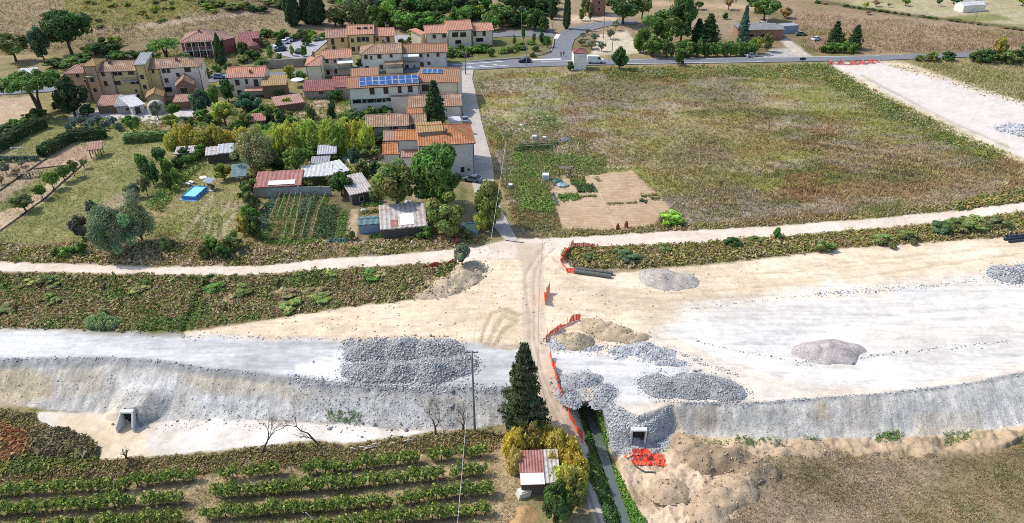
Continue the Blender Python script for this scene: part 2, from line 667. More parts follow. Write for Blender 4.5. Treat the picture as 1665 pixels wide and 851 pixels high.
for pl, c, a in (
        ([(990, 122), (1180, 112), (1160, 128), (1100, 138), (1010, 134)], (0.165, 0.130, 0.035), 0.8),
        ([(930, 135), (1000, 128), (1080, 140), (1060, 165), (1000, 180), (930, 170)], MAUVE, 0.85),
        ([(1080, 145), (1180, 130), (1260, 160), (1240, 185), (1130, 170)], MAUVE, 0.85),
        ([(925, 165), (960, 165), (965, 200), (930, 205)], (0.26, 0.17, 0.135), 0.7),
        ([(960, 190), (1150, 190), (1290, 220), (1230, 290), (1180, 330), (1100, 310), (1010, 260)], (0.255, 0.220, 0.075), 0.6),
        ([(1085, 230), (1150, 225), (1200, 262), (1100, 275)], MAUVE, 0.6),
        ([(1120, 300), (1230, 300), (1290, 340), (1150, 350)], MAUVE, 0.5),
        ([(1340, 250), (1500, 235), (1640, 265), (1600, 300), (1400, 310)], (0.28, 0.205, 0.11), 0.7),
        ([(1230, 108), (1340, 106), (1420, 160), (1520, 205), (1620, 252), (1600, 262), (1470, 210), (1380, 160), (1290, 125), (1200, 118)], (0.135, 0.185, 0.060), 0.8),
        ([(1240, 130), (1330, 150), (1440, 205), (1400, 220), (1300, 170), (1220, 145)], (0.225, 0.215, 0.055), 0.7),
        ([(865, 170), (905, 185), (915, 205), (900, 212), (870, 195)], (0.12, 0.19, 0.04), 0.8),
        ([(830, 195), (860, 198), (870, 218), (835, 225), (815, 210)], (0.47, 0.41, 0.33), 0.6),
        ([(840, 240), (900, 250), (985, 258), (985, 280), (900, 285), (835, 290), (828, 260)], (0.13, 0.18, 0.05), 0.9),
        ([(830, 290), (885, 300), (905, 350), (840, 345)], (0.125, 0.175, 0.05), 0.7),
        ([(835, 345), (900, 350), (915, 380), (860, 388)], (0.31, 0.215, 0.15), 0.7),
        ([(1395, 335), (1450, 330), (1440, 342), (1400, 345)], (0.14, 0.22, 0.045), 0.7),
        ([(1330, 338), (1500, 318), (1600, 310), (1590, 322), (1400, 348)], (0.30, 0.215, 0.15), 0.55)):
    k = poly_mask(pl, 30, 16, 9)
    blend(k * min(1, a * 1.1) * (0.45 + 0.55 * stretch(N_sm)), np.array(c))
# mowing lines
lines = 0.5 + 0.5 * np.sin((WX * 0.42 + WY * 0.91 + 1.5 * (N_mid - 0.5)) * 2 * math.pi / 4.6)
COLR *= 1 - (MEADOW_M * np.clip((U - 1090) / 160, 0, 1) * 0.38 * (lines * stretch(N_mid, 3)))[..., None]
# pale footpath in the meadow
blend(line_mask([(978, 232), (985, 250), (988, 262), (990, 275), (1030, 270)], 3.2, 2, rough=1.2) * 0.8, (0.46, 0.42, 0.27))
# tilled plots
PLOTS = [[(918, 285), (962, 286), (1003, 376), (915, 372), (895, 312)], [(962, 286), (1027, 278), (1090, 338), (1062, 366), (1003, 376)]]
for i, pl in enumerate(PLOTS):
    m = poly_mask(pl, 2.5, 1.4, 2)
    fur = np.sin((WY + 0.12 * WX + 0.5 * N_sm) * 2 * math.pi / 1.1)
    c = mixc([(0.40, 0.285, 0.175), (0.47, 0.345, 0.22)], stretch(N_sm)) * (1 + 0.13 * fur)[..., None]
    blend(m, c)
    zone('tilled_soil', m)
    ADDH += m * fur * 0.06
blend(line_mask([(962, 286), (1003, 376)], 2.5, 1.5) * 0.9, (0.48, 0.40, 0.25))
blend(poly_mask([(905, 236), (926, 234), (930, 250), (902, 252)], 3, 2, 2), (0.42, 0.34, 0.25))
# yards upper middle and right
m = poly_mask([(975, 55), (1018, 50), (1035, 70), (1050, 88), (960, 90), (968, 70)], 4, 2, 3)
blend(m, mixc([(0.46, 0.39, 0.28), (0.56, 0.48, 0.36)], N_sm))
m = poly_mask([(1255, 80), (1300, 78), (1318, 95), (1230, 96)], 4, 2, 3)
blend(m, (0.42, 0.38, 0.34))
m = poly_mask([(1268, 66), (1280, 62), (1320, 92), (1300, 95)], 3, 1, 3)
blend(m, (0.50, 0.42, 0.34))
m = poly_mask([(925, 25), (1010, 22), (1000, 34), (925, 38)], 4, 2, 3)
blend(m, (0.55, 0.42, 0.30))
m = poly_mask([(1045, 2), (1250, 8), (1240, 18), (1050, 8)], 5, 3, 5)
blend(m * 0.8, (0.47, 0.33, 0.22))
m = poly_mask([(745, 110), (830, 98), (905, 65), (895, 60), (780, 62), (700, 90), (720, 105)], 6, 3, 5)
blend(m * 0.8, (0.14, 0.15, 0.05))

# --- new gravel road top right
GR = [(1345, 104), (1428, 100), (1480, 118), (1560, 135), (1665, 168), (1900, 240), (1900, 330), (1665, 262), (1600, 232), (1530, 200), (1440, 155), (1380, 122)]
m = poly_mask([(1430, 98), (1480, 104), (1580, 142), (1665, 165), (1800, 200), (1800, 235), (1665, 190), (1560, 150), (1470, 122)], 4, 3, 2.5)
blend(m, mixc([(0.50, 0.41, 0.27), SAND], stretch(N_sm)))
m = poly_mask(GR, 4, 2, 3)
blend(m, mixc([(0.56, 0.485, 0.43), (0.66, 0.58, 0.52)], stretch(0.5 * N_mid + 0.5 * N_sm)))
zone('gravel_road', m)
m2 = poly_mask([(1360, 112), (1400, 128), (1480, 170), (1560, 208), (1665, 258), (1900, 330), (1900, 345), (1665, 268), (1540, 215), (1440, 165), (1385, 130)], 3, 2.5, 2.5)
blend(m2, mixc([(0.42, 0.34, 0.21), (0.64, 0.54, 0.38)], stretch(N_sm)))
blend(line_mask([(1400, 122), (1470, 160), (1545, 198), (1640, 240)], 3, 3, rough=2) * 0.7, (0.33, 0.28, 0.16))
# land right of it
m = poly_mask([(1480, 102), (1560, 96), (1900, 92), (1900, 215), (1665, 165), (1580, 140)], 5, 3, 4)
blend(m * 0.9, mixc([(0.17, 0.17, 0.05), (0.27, 0.235, 0.11), (0.34, 0.28, 0.16)], stretch(0.5 * N_mid + 0.5 * N_sm)))

# --- weed belt below the right-hand track
m = poly_mask([(905, 400), (1070, 400), (1240, 388), (1421, 373), (1576, 357), (1665, 346), (1900, 318), (1900, 350), (1665, 384), (1560, 390), (1400, 402), (1240, 421), (1080, 436), (930, 438)], 4, 3, 2.5)
blend(m, mixc([(0.135, 0.135, 0.05), (0.23, 0.18, 0.10), (0.30, 0.225, 0.145)], stretch(0.5 * N_mid + 0.5 * N_sm)))
zone('weed_ground', m)

# --- weed belt on the left
m = poly_mask([(-400, 442), (0, 443), (250, 449), (390, 449), (500, 442), (620, 433), (745, 426), (775, 440), (735, 470), (690, 486), (560, 501), (420, 524), (300, 541), (200, 541), (0, 537), (-400, 534)], 4, 3, 2.5)
wl = mixc([(0.095, 0.115, 0.035), (0.165, 0.150, 0.055), (0.235, 0.18, 0.10), (0.27, 0.20, 0.13)], stretch(0.5 * N_mid + 0.5 * N_sm))
blend(m, wl)
zone('weed_ground', m)

# --- building site: sand
SITE = [(300, 541), (420, 523), (560, 500), (690, 485), (735, 468), (770, 440), (745, 427), (800, 401), (838, 388), (880, 389), (912, 402), (918, 425), (940, 444), (1000, 446), (1080, 437),
        (1240, 422), (1400, 403), (1560, 391), (1665, 385), (1900, 350), (2600, 250), (2600, 640), (1665, 700), (1240, 740), (1090, 760), (900, 740), (880, 700), (820, 640), (300, 640)]
m = poly_mask(SITE, 4, 2.5, 2)
sandc = mixc([(0.58, 0.46, 0.315), (0.68, 0.55, 0.39), (0.76, 0.635, 0.475)], stretch(0.4 * N_mid + 0.6 * N_sm))
blend(m, sandc)
zone('sand', m)
site_m = m
# brown wash across the haul road on the right
m = poly_mask([(930, 455), (1000, 470), (1080, 480), (1240, 470), (1240, 490), (1140, 505), (1070, 520), (1000, 505), (930, 475)], 14, 6, 5)
blend(m * 0.65, (0.54, 0.43, 0.30))
m = poly_mask([(1030, 520), (1110, 500), (1130, 560), (1080, 545)], 12, 6, 4)
blend(m * 0.5, (0.55, 0.46, 0.34))

# --- lower ground: below the banks, all of the near part
m = poly_mask([(-1500, 690), (0, 690), (75, 682), (160, 748), (230, 743), (330, 735), (410, 726), (520, 716), (560, 724), (680, 706), (720, 697), (800, 700), (830, 715), (860, 1372), (-1500, 1372)], 6, 4, 3)
lowc = mixc([(0.19, 0.175, 0.075), (0.31, 0.25, 0.14), (0.40, 0.315, 0.185), (0.29, 0.255, 0.12)], stretch(0.45 * N_mid + 0.55 * N_sm))
blend(m, lowc)
zone('vineyard_soil', m)
m = poly_mask([(-400, 690), (60, 690), (165, 745), (300, 742), (420, 730), (700, 715), (790, 720), (790, 740), (500, 765), (330, 775), (0, 790), (-400, 800)], 10, 5, 3)
blend(m * 0.85, mixc([(0.12, 0.10, 0.05), (0.21, 0.15, 0.085), (0.19, 0.17, 0.07)], stretch(N_sm)))
m = poly_mask([(795, 720), (850, 730), (850, 1300), (800, 1300), (805, 851)], 10, 5, 3)
blend(m * 0.8, mixc([(0.32, 0.25, 0.14), (0.42, 0.33, 0.20)], stretch(N_sm)))
# straw-coloured aisles between the vine rows
VROWS = [((0, 807), (205, 796)), ((225, 790), (313, 782)), ((0, 838), (302, 817)), ((-10, 872), (290, 850)), ((60, 902), (280, 890)),
         ((367, 779), (475, 770)), ((503, 771), (782, 742)), ((355, 809), (658, 786)), ((658, 786), (782, 773)), ((340, 843), (632, 823)), ((655, 820), (793, 804)),
         ((325, 884), (790, 836)), ((310, 925), (800, 872))]
for a, b in VROWS:
    aa, bb = (a[0], a[1] - 14), (b[0], b[1] - 14)
    blend(line_mask([aa, bb], 13, 6, rough=3) * 0.75, mixc([(0.40, 0.32, 0.185), (0.54, 0.44, 0.28)], stretch(N_sm)))
    blend(line_mask([(a[0], a[1] + 1), (b[0], b[1] + 1)], 7, 5, rough=3) * 0.8, mixc([(0.11, 0.095, 0.05), (0.19, 0.13, 0.085)], stretch(N_sm)))  # dark band at the row foot: shade under the vines painted on the soil
# right-hand low meadow
m = poly_mask([(1090, 800), (1190, 790), (1240, 745), (1330, 715), (1450, 730), (1560, 735), (1665, 715), (2600, 640), (2600, 1372), (1040, 1372), (1045, 860)], 40, 34, 6)
rm = mixc([(0.165, 0.130, 0.072), (0.25, 0.195, 0.125), (0.31, 0.24, 0.172), (0.34, 0.28, 0.17)], stretch(0.35 * N_big + 0.4 * N_mid + 0.25 * N_sm, 2.6))
blend(m, rm)
zone('meadow', m)
m = poly_mask([(1500, 800), (1665, 740), (1800, 760), (1800, 900), (1420, 900)], 90, 30, 8)
blend(m * 0.4, mixc([(0.21, 0.20, 0.06), (0.26, 0.20, 0.06)], stretch(N_sm)))
blend(line_mask([(1345, 735), (1420, 800), (1480, 860)], 9, 6, rough=4) * 0.5, (0.34, 0.28, 0.22))
m = poly_mask([(1130, 720), (1250, 718), (1430, 712), (1560, 707), (1665, 692), (2600, 600), (2600, 650), (1665, 720), (1600, 740), (1500, 745), (1400, 735), (1330, 730), (1280, 740), (1235, 760), (1150, 750)], 22, 16, 4)
blend(m * 0.85, mixc([(0.40, 0.28, 0.18), (0.52, 0.39, 0.26), (0.45, 0.35, 0.20)], stretch(N_sm)))
zone('earth', m)
EARTH_P = [(1055, 745), (1090, 715), (1130, 700), (1200, 735), (1240, 760), (1215, 800), (1190, 840), (1170, 900), (1080, 900), (1040, 851), (1005, 790), (985, 745)]
m = poly_mask(EARTH_P, 6, 5, 2.5)
blend(m, mixc([(0.46, 0.335, 0.215), (0.60, 0.46, 0.31), (0.66, 0.52, 0.365)], stretch(N_sm)))
zone('earth', m)
m = poly_mask([(1110, 735), (1180, 730), (1240, 760), (1225, 800), (1180, 800), (1165, 760), (1115, 765)], 14, 10, 1.6)
blend(m * 0.75, mixc([(0.19, 0.15, 0.10), (0.40, 0.30, 0.20)], stretch(N_sm)))

# --- building site: white gravel road bed, left
BEDL = [(-1500, 533), (0, 537), (200, 541), (300, 546), (420, 549), (560, 554), (750, 556), (815, 560), (848, 566), (862, 640), (820, 640), (-1500, 590)]
m = poly_mask(BEDL, 12, 6, 3)
str_n = fbm(WX * 0.25, WY * 2.0, 3.0, 41)
bed = mixc([(0.38, 0.38, 0.39), (0.47, 0.47, 0.48), (0.56, 0.56, 0.565), (0.66, 0.655, 0.65)], stretch(0.5 * N_mid + 0.5 * str_n, 2.4))
blend(m, bed)
zone('gravel_bed', m)
m2 = poly_mask([(-1500, 548), (0, 545), (180, 556), (320, 585), (160, 582), (-1500, 584)], 10, 4, 3)
blend(m2 * 0.6, (0.62, 0.62, 0.62))
m2 = poly_mask([(420, 552), (560, 556), (555, 600), (480, 602), (420, 600)], 8, 3, 3)
blend(m2 * 0.7, mixc([(0.40, 0.41, 0.42), (0.56, 0.56, 0.57)], stretch(str_n)))
blend(poly_mask([(480, 590), (560, 570), (552, 618), (480, 610)], 8, 4, 2) * 0.8, WHITE)
# slope of the left bank: scraped, streaked downhill
SLL = [(-1500, 584), (0, 584), (168, 580), (258, 585), (336, 598), (420, 606), (467, 612), (545, 621), (632, 627), (762, 629), (828, 630), (828, 690), (760, 697), (700, 700), (640, 698), (560, 690),
       (420, 684), (300, 682), (220, 690), (190, 674), (100, 668), (0, 655), (-1500, 650)]
m = poly_mask(SLL, 3, 1.5, 2)
down = fbm(WX * 2.4, WY * 0.35, 2.2, 51)
sl = mixc([(0.35, 0.335, 0.315), (0.45, 0.43, 0.405), (0.56, 0.54, 0.505)], stretch(0.45 * down + 0.55 * N_sm))
blend(m, sl)
zone('gravel_bank', m)
for pl, c, a in (([(-200, 610), (40, 600), (85, 612), (80, 645), (30, 660), (-200, 650)], (0.50, 0.405, 0.28), 0.85),
                 ([(95, 600), (170, 600), (165, 640), (100, 645)], (0.42, 0.36, 0.27), 0.5),
                 ([(290, 605), (400, 610), (470, 615), (470, 640), (320, 640)], (0.48, 0.415, 0.32), 0.7),
                 ([(450, 630), (505, 635), (500, 668), (455, 660)], (0.48, 0.42, 0.33), 0.6),
                 ([(190, 610), (280, 605), (290, 640), (200, 645)], (0.62, 0.61, 0.60), 0.7),
                 ([(310, 635), (480, 650), (680, 650), (700, 690), (560, 688), (320, 680)], (0.55, 0.545, 0.545), 0.65)):
    blend(poly_mask(pl, 14, 8, 3) * a, np.array(c) * (0.85 + 0.3 * down)[..., None])
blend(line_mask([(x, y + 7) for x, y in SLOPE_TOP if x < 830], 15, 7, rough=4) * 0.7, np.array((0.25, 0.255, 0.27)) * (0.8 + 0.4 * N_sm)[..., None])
# trampled pale ground at the toe, left
TOEL = [(60, 670), (100, 668), (190, 674), (220, 690), (300, 682), (420, 684), (560, 690), (640, 698), (700, 700), (715, 697), (680, 706), (560, 722), (520, 716), (410, 726), (330, 735), (230, 742),
        (162, 748), (150, 720), (90, 700), (60, 685)]
m = poly_mask(TOEL, 4, 2.5, 2)
blend(m, mixc([(0.56, 0.50, 0.43), (0.66, 0.62, 0.58), (0.74, 0.72, 0.70)], stretch(0.5 * N_mid + 0.5 * N_sm)))
zone('trampled_gravel', m)
m = poly_mask([(85, 672), (190, 678), (240, 700), (240, 745), (160, 750), (100, 705)], 12, 6, 2)
blend(m * 0.75, mixc([(0.56, 0.44, 0.31), (0.70, 0.575, 0.43)], stretch(N_sm)))

# --- building site: right-hand road bed
BEDR = [(885, 566), (960, 572), (1100, 585), (1060, 560), (1110, 505), (1240, 486), (1340, 475), (1500, 463), (1620, 452), (1665, 450), (1900, 420), (2600, 330), (2600, 560), (1665, 607), (1560, 627),
        (1430, 642), (1240, 655), (1112, 656), (1092, 658), (1060, 680), (1010, 668), (990, 640), (970, 615), (905, 610), (895, 585)]
m = poly_mask(BEDR, 34, 16, 5)
str_r = fbm(WX * 0.22 - WY * 0.05, WY * 1.8, 3.0, 61)
bedr = mixc([(0.50, 0.475, 0.45), (0.60, 0.575, 0.545), (0.69, 0.665, 0.635), (0.78, 0.755, 0.725)], stretch(0.5 * N_mid + 0.5 * str_r, 2.4))
blend(m, bedr)
zone('gravel_bed', m)
blend(poly_mask([(890, 570), (1000, 580), (1180, 600), (1215, 630), (1100, 640), (1010, 660), (985, 640), (960, 612), (900, 605)], 8, 4, 3) * 0.8,
      mixc([(0.52, 0.52, 0.53), (0.62, 0.62, 0.63)], stretch(str_r)))
blend(poly_mask([(1130, 515), (1230, 500), (1330, 500), (1340, 540), (1290, 570), (1200, 560)], 14, 8, 5) * 0.55, (0.58, 0.555, 0.53))
blend(poly_mask([(1400, 490), (1580, 470), (1600, 490), (1500, 510), (1400, 515)], 12, 8, 5) * 0.4, (0.60, 0.55, 0.52))
# haul track sweeping through
m = poly_mask([(1040, 530), (1090, 545), (1160, 580), (1240, 610), (1340, 632), (1420, 640), (1240, 650), (1200, 625), (1130, 600), (1060, 570)], 8, 4, 3)
blend(m * 0.75, mixc([(0.62, 0.53, 0.43), (0.72, 0.63, 0.53)], stretch(str_r)))
# curved wheel tracks, tan dust and darker damp patches over the bed
for k in range(7):
    o_ = (k - 3) * 4.2
    blend(line_mask([(905, 425 + o_ * .5), (940, 462 + o_), (1010, 490 + o_), (1100, 505 + o_ * 1.4), (1220, 512 + o_ * 2.2), (1400, 505 + o_ * 3), (1700, 478 + o_ * 3.4)], 1.6, 2.2, rough=1.0) * 0.30, (0.47, 0.43, 0.385))
    blend(line_mask([(1060, 535 + o_), (1110, 558 + o_), (1180, 590 + o_), (1260, 614 + o_), (1380, 628 + o_ * 1.2), (1700, 590 + o_ * 2)], 1.6, 2.2, rough=1.0) * 0.34, (0.50, 0.45, 0.40))
for pl, c, a in (([(1130, 500), (1260, 490), (1420, 492), (1500, 505), (1360, 525), (1200, 530)], (0.50, 0.47, 0.44), 0.6), ([(1390, 540), (1560, 525), (1700, 520), (1700, 545), (1500, 560), (1400, 570)], (0.60, 0.54, 0.48), 0.55),
                 ([(1160, 540), (1300, 535), (1300, 590), (1210, 585)], (0.54, 0.53, 0.53), 0.6), ([(1200, 620), (1340, 630), (1330, 648), (1230, 650)], (0.58, 0.54, 0.50), 0.5), ([(1480, 585), (1640, 570), (1660, 590), (1500, 615)], (0.64, 0.61, 0.59), 0.6),
                 ([(1440, 470), (1665, 455), (1665, 468), (1480, 485)], (0.52, 0.53, 0.55), 0.6)):
    blend(poly_mask(pl, 30, 14, 5) * a * (0.4 + 0.6 * stretch(str_r, 3)), np.array(c))
# bank on the right
SLR = [(1098, 664), (1112, 655), (1240, 654), (1430, 641), (1560, 626), (1665, 606), (2600, 560), (2600, 640), (1665, 690), (1560, 706), (1430, 711), (1250, 716), (1112, 706)]
m = poly_mask(SLR, 3, 1.5, 2)
slr = mixc([(0.45, 0.43, 0.40), (0.55, 0.525, 0.49), (0.64, 0.61, 0.57)], stretch(0.5 * down + 0.5 * N_sm))
blend(m, slr)
zone('gravel_bank', m)
for pl, c, a in (([(1125, 660), (1165, 658), (1165, 700), (1120, 700)], (0.43, 0.37, 0.29), 0.7), ([(1325, 655), (1345, 655), (1345, 680), (1325, 685)], (0.46, 0.385, 0.27), 0.7),
                 ([(1370, 650), (1440, 645), (1430, 705), (1370, 705)], (0.42, 0.385, 0.355), 0.6), ([(1480, 675), (1600, 665), (1600, 700), (1490, 705)], (0.55, 0.46, 0.34), 0.7),
                 ([(1440, 640), (1665, 610), (1665, 690), (1450, 700)], (0.50, 0.49, 0.48), 0.5)):
    blend(poly_mask(pl, 10, 6, 3) * a, np.array(c) * (0.85 + 0.3 * down)[..., None])
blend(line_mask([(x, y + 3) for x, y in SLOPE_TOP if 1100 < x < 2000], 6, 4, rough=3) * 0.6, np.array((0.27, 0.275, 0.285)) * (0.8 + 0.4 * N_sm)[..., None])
# rock fill round the stream head and the culvert
RFILL = [(908, 608), (960, 604), (985, 625), (1000, 655), (1020, 672), (1060, 678), (1092, 655), (1100, 690), (1085, 728), (1050, 738), (1000, 740), (982, 715), (972, 690), (962, 655), (940, 645), (925, 660), (910, 640)]
m = poly_mask(RFILL, 5, 3, 1.5)
blend(m, mixc([(0.33, 0.335, 0.345), (0.46, 0.465, 0.475)], stretch(N_sm)))
zone('rock_fill', m)
blend(poly_mask([(948, 620), (975, 618), (985, 645), (965, 655), (945, 640)], 6, 4, 1.5) * 0.8, (0.52, 0.43, 0.31))

# --- dirt tracks
TRACK_L = [(-1500, 418), (0, 425), (100, 428), (250, 435), (420, 432), (560, 420), (700, 410), (770, 402), (840, 388), (850, 420), (745, 426), (620, 433), (500, 441), (390, 448), (250, 448), (100, 443), (0, 442), (-1500, 440)]
TRACK_R = [(840, 388), (890, 388), (1000, 382), (1085, 376), (1240, 369), (1408, 356), (1558, 342), (1665, 329), (2600, 200), (2600, 250), (1665, 345), (1576, 357), (1421, 373), (1240, 387), (1068, 400), (960, 404), (900, 412), (850, 420)]
for tr in (TRACK_L, TRACK_R):
    m = poly_mask(tr, 3, 1.5, 2)
    blend(m, mixc([(0.58, 0.475, 0.375), (0.66, 0.555, 0.45), (0.72, 0.62, 0.52)], stretch(0.5 * N_mid + 0.5 * N_sm)))
    zone('dirt_track', m)
TRACK_C = [(838, 395), (885, 395), (884, 440), (888, 500), (888, 550), (903, 600), (922, 650), (945, 700), (950, 722), (925, 722), (905, 690), (885, 660), (868, 610), (850, 560), (848, 500), (850, 450)]
m = poly_mask(TRACK_C, 5, 2, 2)
blend(m, mixc([(0.49, 0.39, 0.29), (0.57, 0.465, 0.355)], stretch(0.5 * N_mid + 0.5 * N_sm)))
zone('dirt_track', m)
RUTS = [[(884, 402), (868, 425), (855, 445), (856, 480), (862, 520), (862, 560), (872, 600), (890, 645), (912, 690), (925, 715)],
        [(902, 404), (885, 420), (872, 438), (868, 460), (870, 500), (868, 545), (872, 560), (884, 610), (905, 660), (930, 705)]]
for r in RUTS:
    blend(line_mask(r, 2.4, 2.2, 0.8, rough=0.8) * 0.65, (0.40, 0.31, 0.22))
    ADDH -= line_mask(r, 4, 4, 0.8) * 0.10
# lower track towards the shed
LOWTR = [(928, 720), (950, 720), (958, 745), (965, 775), (980, 815), (995, 860), (1040, 960), (1015, 960), (975, 870), (950, 800), (940, 760)]
m = poly_mask(LOWTR, 4, 2, 2)
blend(m, mixc([(0.46, 0.41, 0.36), (0.58, 0.52, 0.45)], stretch(N_sm)))
zone('dirt_track', m)
blend(line_mask([(945, 760), (955, 800), (975, 851), (985, 880)], 6, 3, rough=2) * 0.7, (0.20, 0.16, 0.09))
# tyre marks in the sand
for r, w, c in (
        ([(783, 555), (790, 530), (800, 508), (825, 503), (845, 512)], 6, (0.44, 0.345, 0.22)), ([(795, 558), (808, 530), (818, 512), (842, 520)], 8, (0.46, 0.36, 0.235)),
        ([(805, 560), (820, 535), (838, 522)], 7, (0.44, 0.345, 0.22)), ([(790, 560), (830, 566), (848, 560)], 8, (0.46, 0.36, 0.24)),
        ([(900, 420), (930, 450), (980, 470), (1080, 478), (1200, 470), (1400, 450), (1665, 412)], 3, (0.55, 0.44, 0.30)),
        ([(905, 440), (940, 462), (1000, 482), (1090, 490), (1240, 480)], 3, (0.56, 0.45, 0.31)),
        ([(1100, 455), (1240, 445), (1400, 425), (1665, 398)], 2.4, (0.58, 0.47, 0.33)),
        ([(1150, 452), (1300, 442), (1500, 422)], 2, (0.56, 0.45, 0.31)),
        ([(896, 490), (920, 500), (960, 506), (1010, 512)], 2, (0.50, 0.40, 0.28)), ([(898, 496), (930, 510), (990, 520)], 2, (0.50, 0.40, 0.28)),
        ([(900, 570), (1000, 582), (1100, 596), (1190, 615)], 2, (0.47, 0.46, 0.46)), ([(905, 585), (1000, 592), (1090, 602)], 1.8, (0.48, 0.47, 0.47)),
        ([(1090, 560), (1160, 590), (1240, 618), (1340, 640)], 2, (0.60, 0.54, 0.47)), ([(1100, 552), (1180, 588), (1280, 615)], 2, (0.60, 0.54, 0.47)),
        ([(1340, 516), (1440, 512), (1560, 505), (1640, 498)], 2, (0.52, 0.50, 0.48)), ([(1240, 530), (1400, 524), (1600, 520)], 2, (0.60, 0.57, 0.54)),
        ([(1200, 545), (1290, 545)], 3, (0.58, 0.56, 0.55)), ([(1180, 560), (1290, 562)], 3, (0.60, 0.58, 0.57)),
        ([(420, 560), (520, 575), (560, 585)], 2.5, (0.46, 0.46, 0.47)), ([(280, 552), (420, 566), (540, 588)], 2, (0.50, 0.49, 0.49)),
        ([(200, 560), (330, 575), (480, 600)], 2, (0.52, 0.51, 0.50)), ([(300, 556), (420, 560), (560, 560)], 3, (0.48, 0.47, 0.46)),
        ([(720, 470), (770, 462), (800, 440)], 3, (0.56, 0.45, 0.31)), ([(600, 520), (700, 515), (800, 500)], 5, (0.70, 0.56, 0.41)), ([(700, 540), (760, 520)], 3, (0.58, 0.47, 0.34))):
    k = line_mask(r, w, 2.0, 1.0, rough=1.2)
    blend(k * (0.62 if r[0][0] in (783, 795, 805, 790) else 0.7), np.array(c) * (0.85 if r[0][0] in (783, 795, 805, 790) else 0.95))
    ADDH -= k * 0.09

# --- stream banks, green: shaded side painted darker, sunny side painted brighter
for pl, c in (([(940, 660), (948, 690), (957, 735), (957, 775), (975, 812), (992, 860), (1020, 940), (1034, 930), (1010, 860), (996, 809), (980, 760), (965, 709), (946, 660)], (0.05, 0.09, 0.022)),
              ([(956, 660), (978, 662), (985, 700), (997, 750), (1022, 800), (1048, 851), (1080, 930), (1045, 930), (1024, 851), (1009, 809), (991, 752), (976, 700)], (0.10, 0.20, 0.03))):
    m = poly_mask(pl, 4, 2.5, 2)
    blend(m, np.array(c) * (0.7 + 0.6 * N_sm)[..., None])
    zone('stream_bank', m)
# gully green
m = line_mask([(345, 452), (325, 490), (302, 530)], 16, 6, rough=3)
blend(m * 0.85, (0.07, 0.14, 0.03))

# overall small mottling and relief
COLR *= (0.86 + 0.28 * N_ti)[..., None]
wz = np.isin(ZONE, [ZNAMES.index(z) for z in ('gravel_bed', 'gravel_bank', 'trampled_gravel', 'rock_fill')])
COLR[..., 2] *= np.where(wz, 0.945, 1.0)
COLR[..., 0] *= np.where(wz, 1.015, 1.0)
COLR = np.clip(COLR, 0.01, 0.85)
rel = 0.35 * (N_mid - 0.5) + 0.16 * (N_sm - 0.5)
rough_zone = np.isin(ZONE, [ZNAMES.index(z) for z in ('earth', 'rock_fill', 'gravel_bank')])
rel = rel + rough_zone * ((fbm(WX, WY, 1.6, 71) - 0.5) * 0.9 * np.where(ZONE == ZNAMES.index('earth'), 1.7, 0.45)) + (ZONE == ZNAMES.index('earth')) * (fbm(WX * 1.5, WY * 0.7, 4.0, 73, 5) - 0.5) * 1.5
rel *= np.clip((V - 125) / 40, 0.05, 1)          # level under the village streets
rel *= np.clip((872 - V) / 20 + 1, 0, 1)
ADDH = ADDH + rel
# fill packed round the two culvert heads
for cx_, cy_, hw_, top_ in ((211, 690, 0.9, -1.05), (1037, 722, 1.02, -0.80)):
    hx_, hy_ = unproject(cx_, cy_, float(height(cx_, cy_)))
    dx_, dy_ = np.abs(WX - hx_), WY - hy_
    side = np.clip((4.2 - dx_) / 2.6, 0, 1) * np.where(dx_ < hw_, dy_ > 0.62, dy_ > 0.15 + (dx_ - hw_) * 0.35) * np.clip((9 - dy_) / 5, 0, 1)
    ADDH = np.where(side > 0, np.maximum(ADDH, (top_ - H0) * side * np.where(dx_ < hw_, 1, np.clip(0.35 + dy_ / 2.2, 0, 1))), ADDH)
    ADDH = np.where((dx_ < hw_ + 0.1) & (dy_ > -1.6) & (dy_ <= 0.66), np.minimum(ADDH, -0.05), ADDH)
HH = H0 + ADDH
WX, WY = unproject(U, V, H0)                      # keep plan positions, lift by the relief
nr, ncol = U.shape
VERT = np.stack([WX, WY, HH], -1).reshape(-1, 3)
idx = np.arange(nr * ncol).reshape(nr, ncol)
Q = np.stack([idx[1:, :-1], idx[1:, 1:], idx[:-1, 1:], idx[:-1, :-1]], -1).reshape(-1, 4)
qz = ZONE[1:, :-1].reshape(-1)
cflat = COLR.reshape(-1, 3)


def hz(px, py):
    """terrain height with relief at a sheet point"""
    i = int(np.clip(np.searchsorted(GY, py), 1, nr - 1))
    j = int(np.clip(np.searchsorted(GX, px), 1, ncol - 1))
    fy = (py - GY[i - 1]) / (GY[i] - GY[i - 1])
    fx = (px - GX[j - 1]) / (GX[j] - GX[j - 1])
    a = HH[i - 1, j - 1] * (1 - fx) + HH[i - 1, j] * fx
    b = HH[i, j - 1] * (1 - fx) + HH[i, j] * fx
    return float(a * (1 - fy) + b * fy)


def G(px, py):
    """point on the ground"""
    h = float(height(px, py))
    x, y = unproject(px, py, h)
    return Vector((float(x), float(y), hz(px, py)))


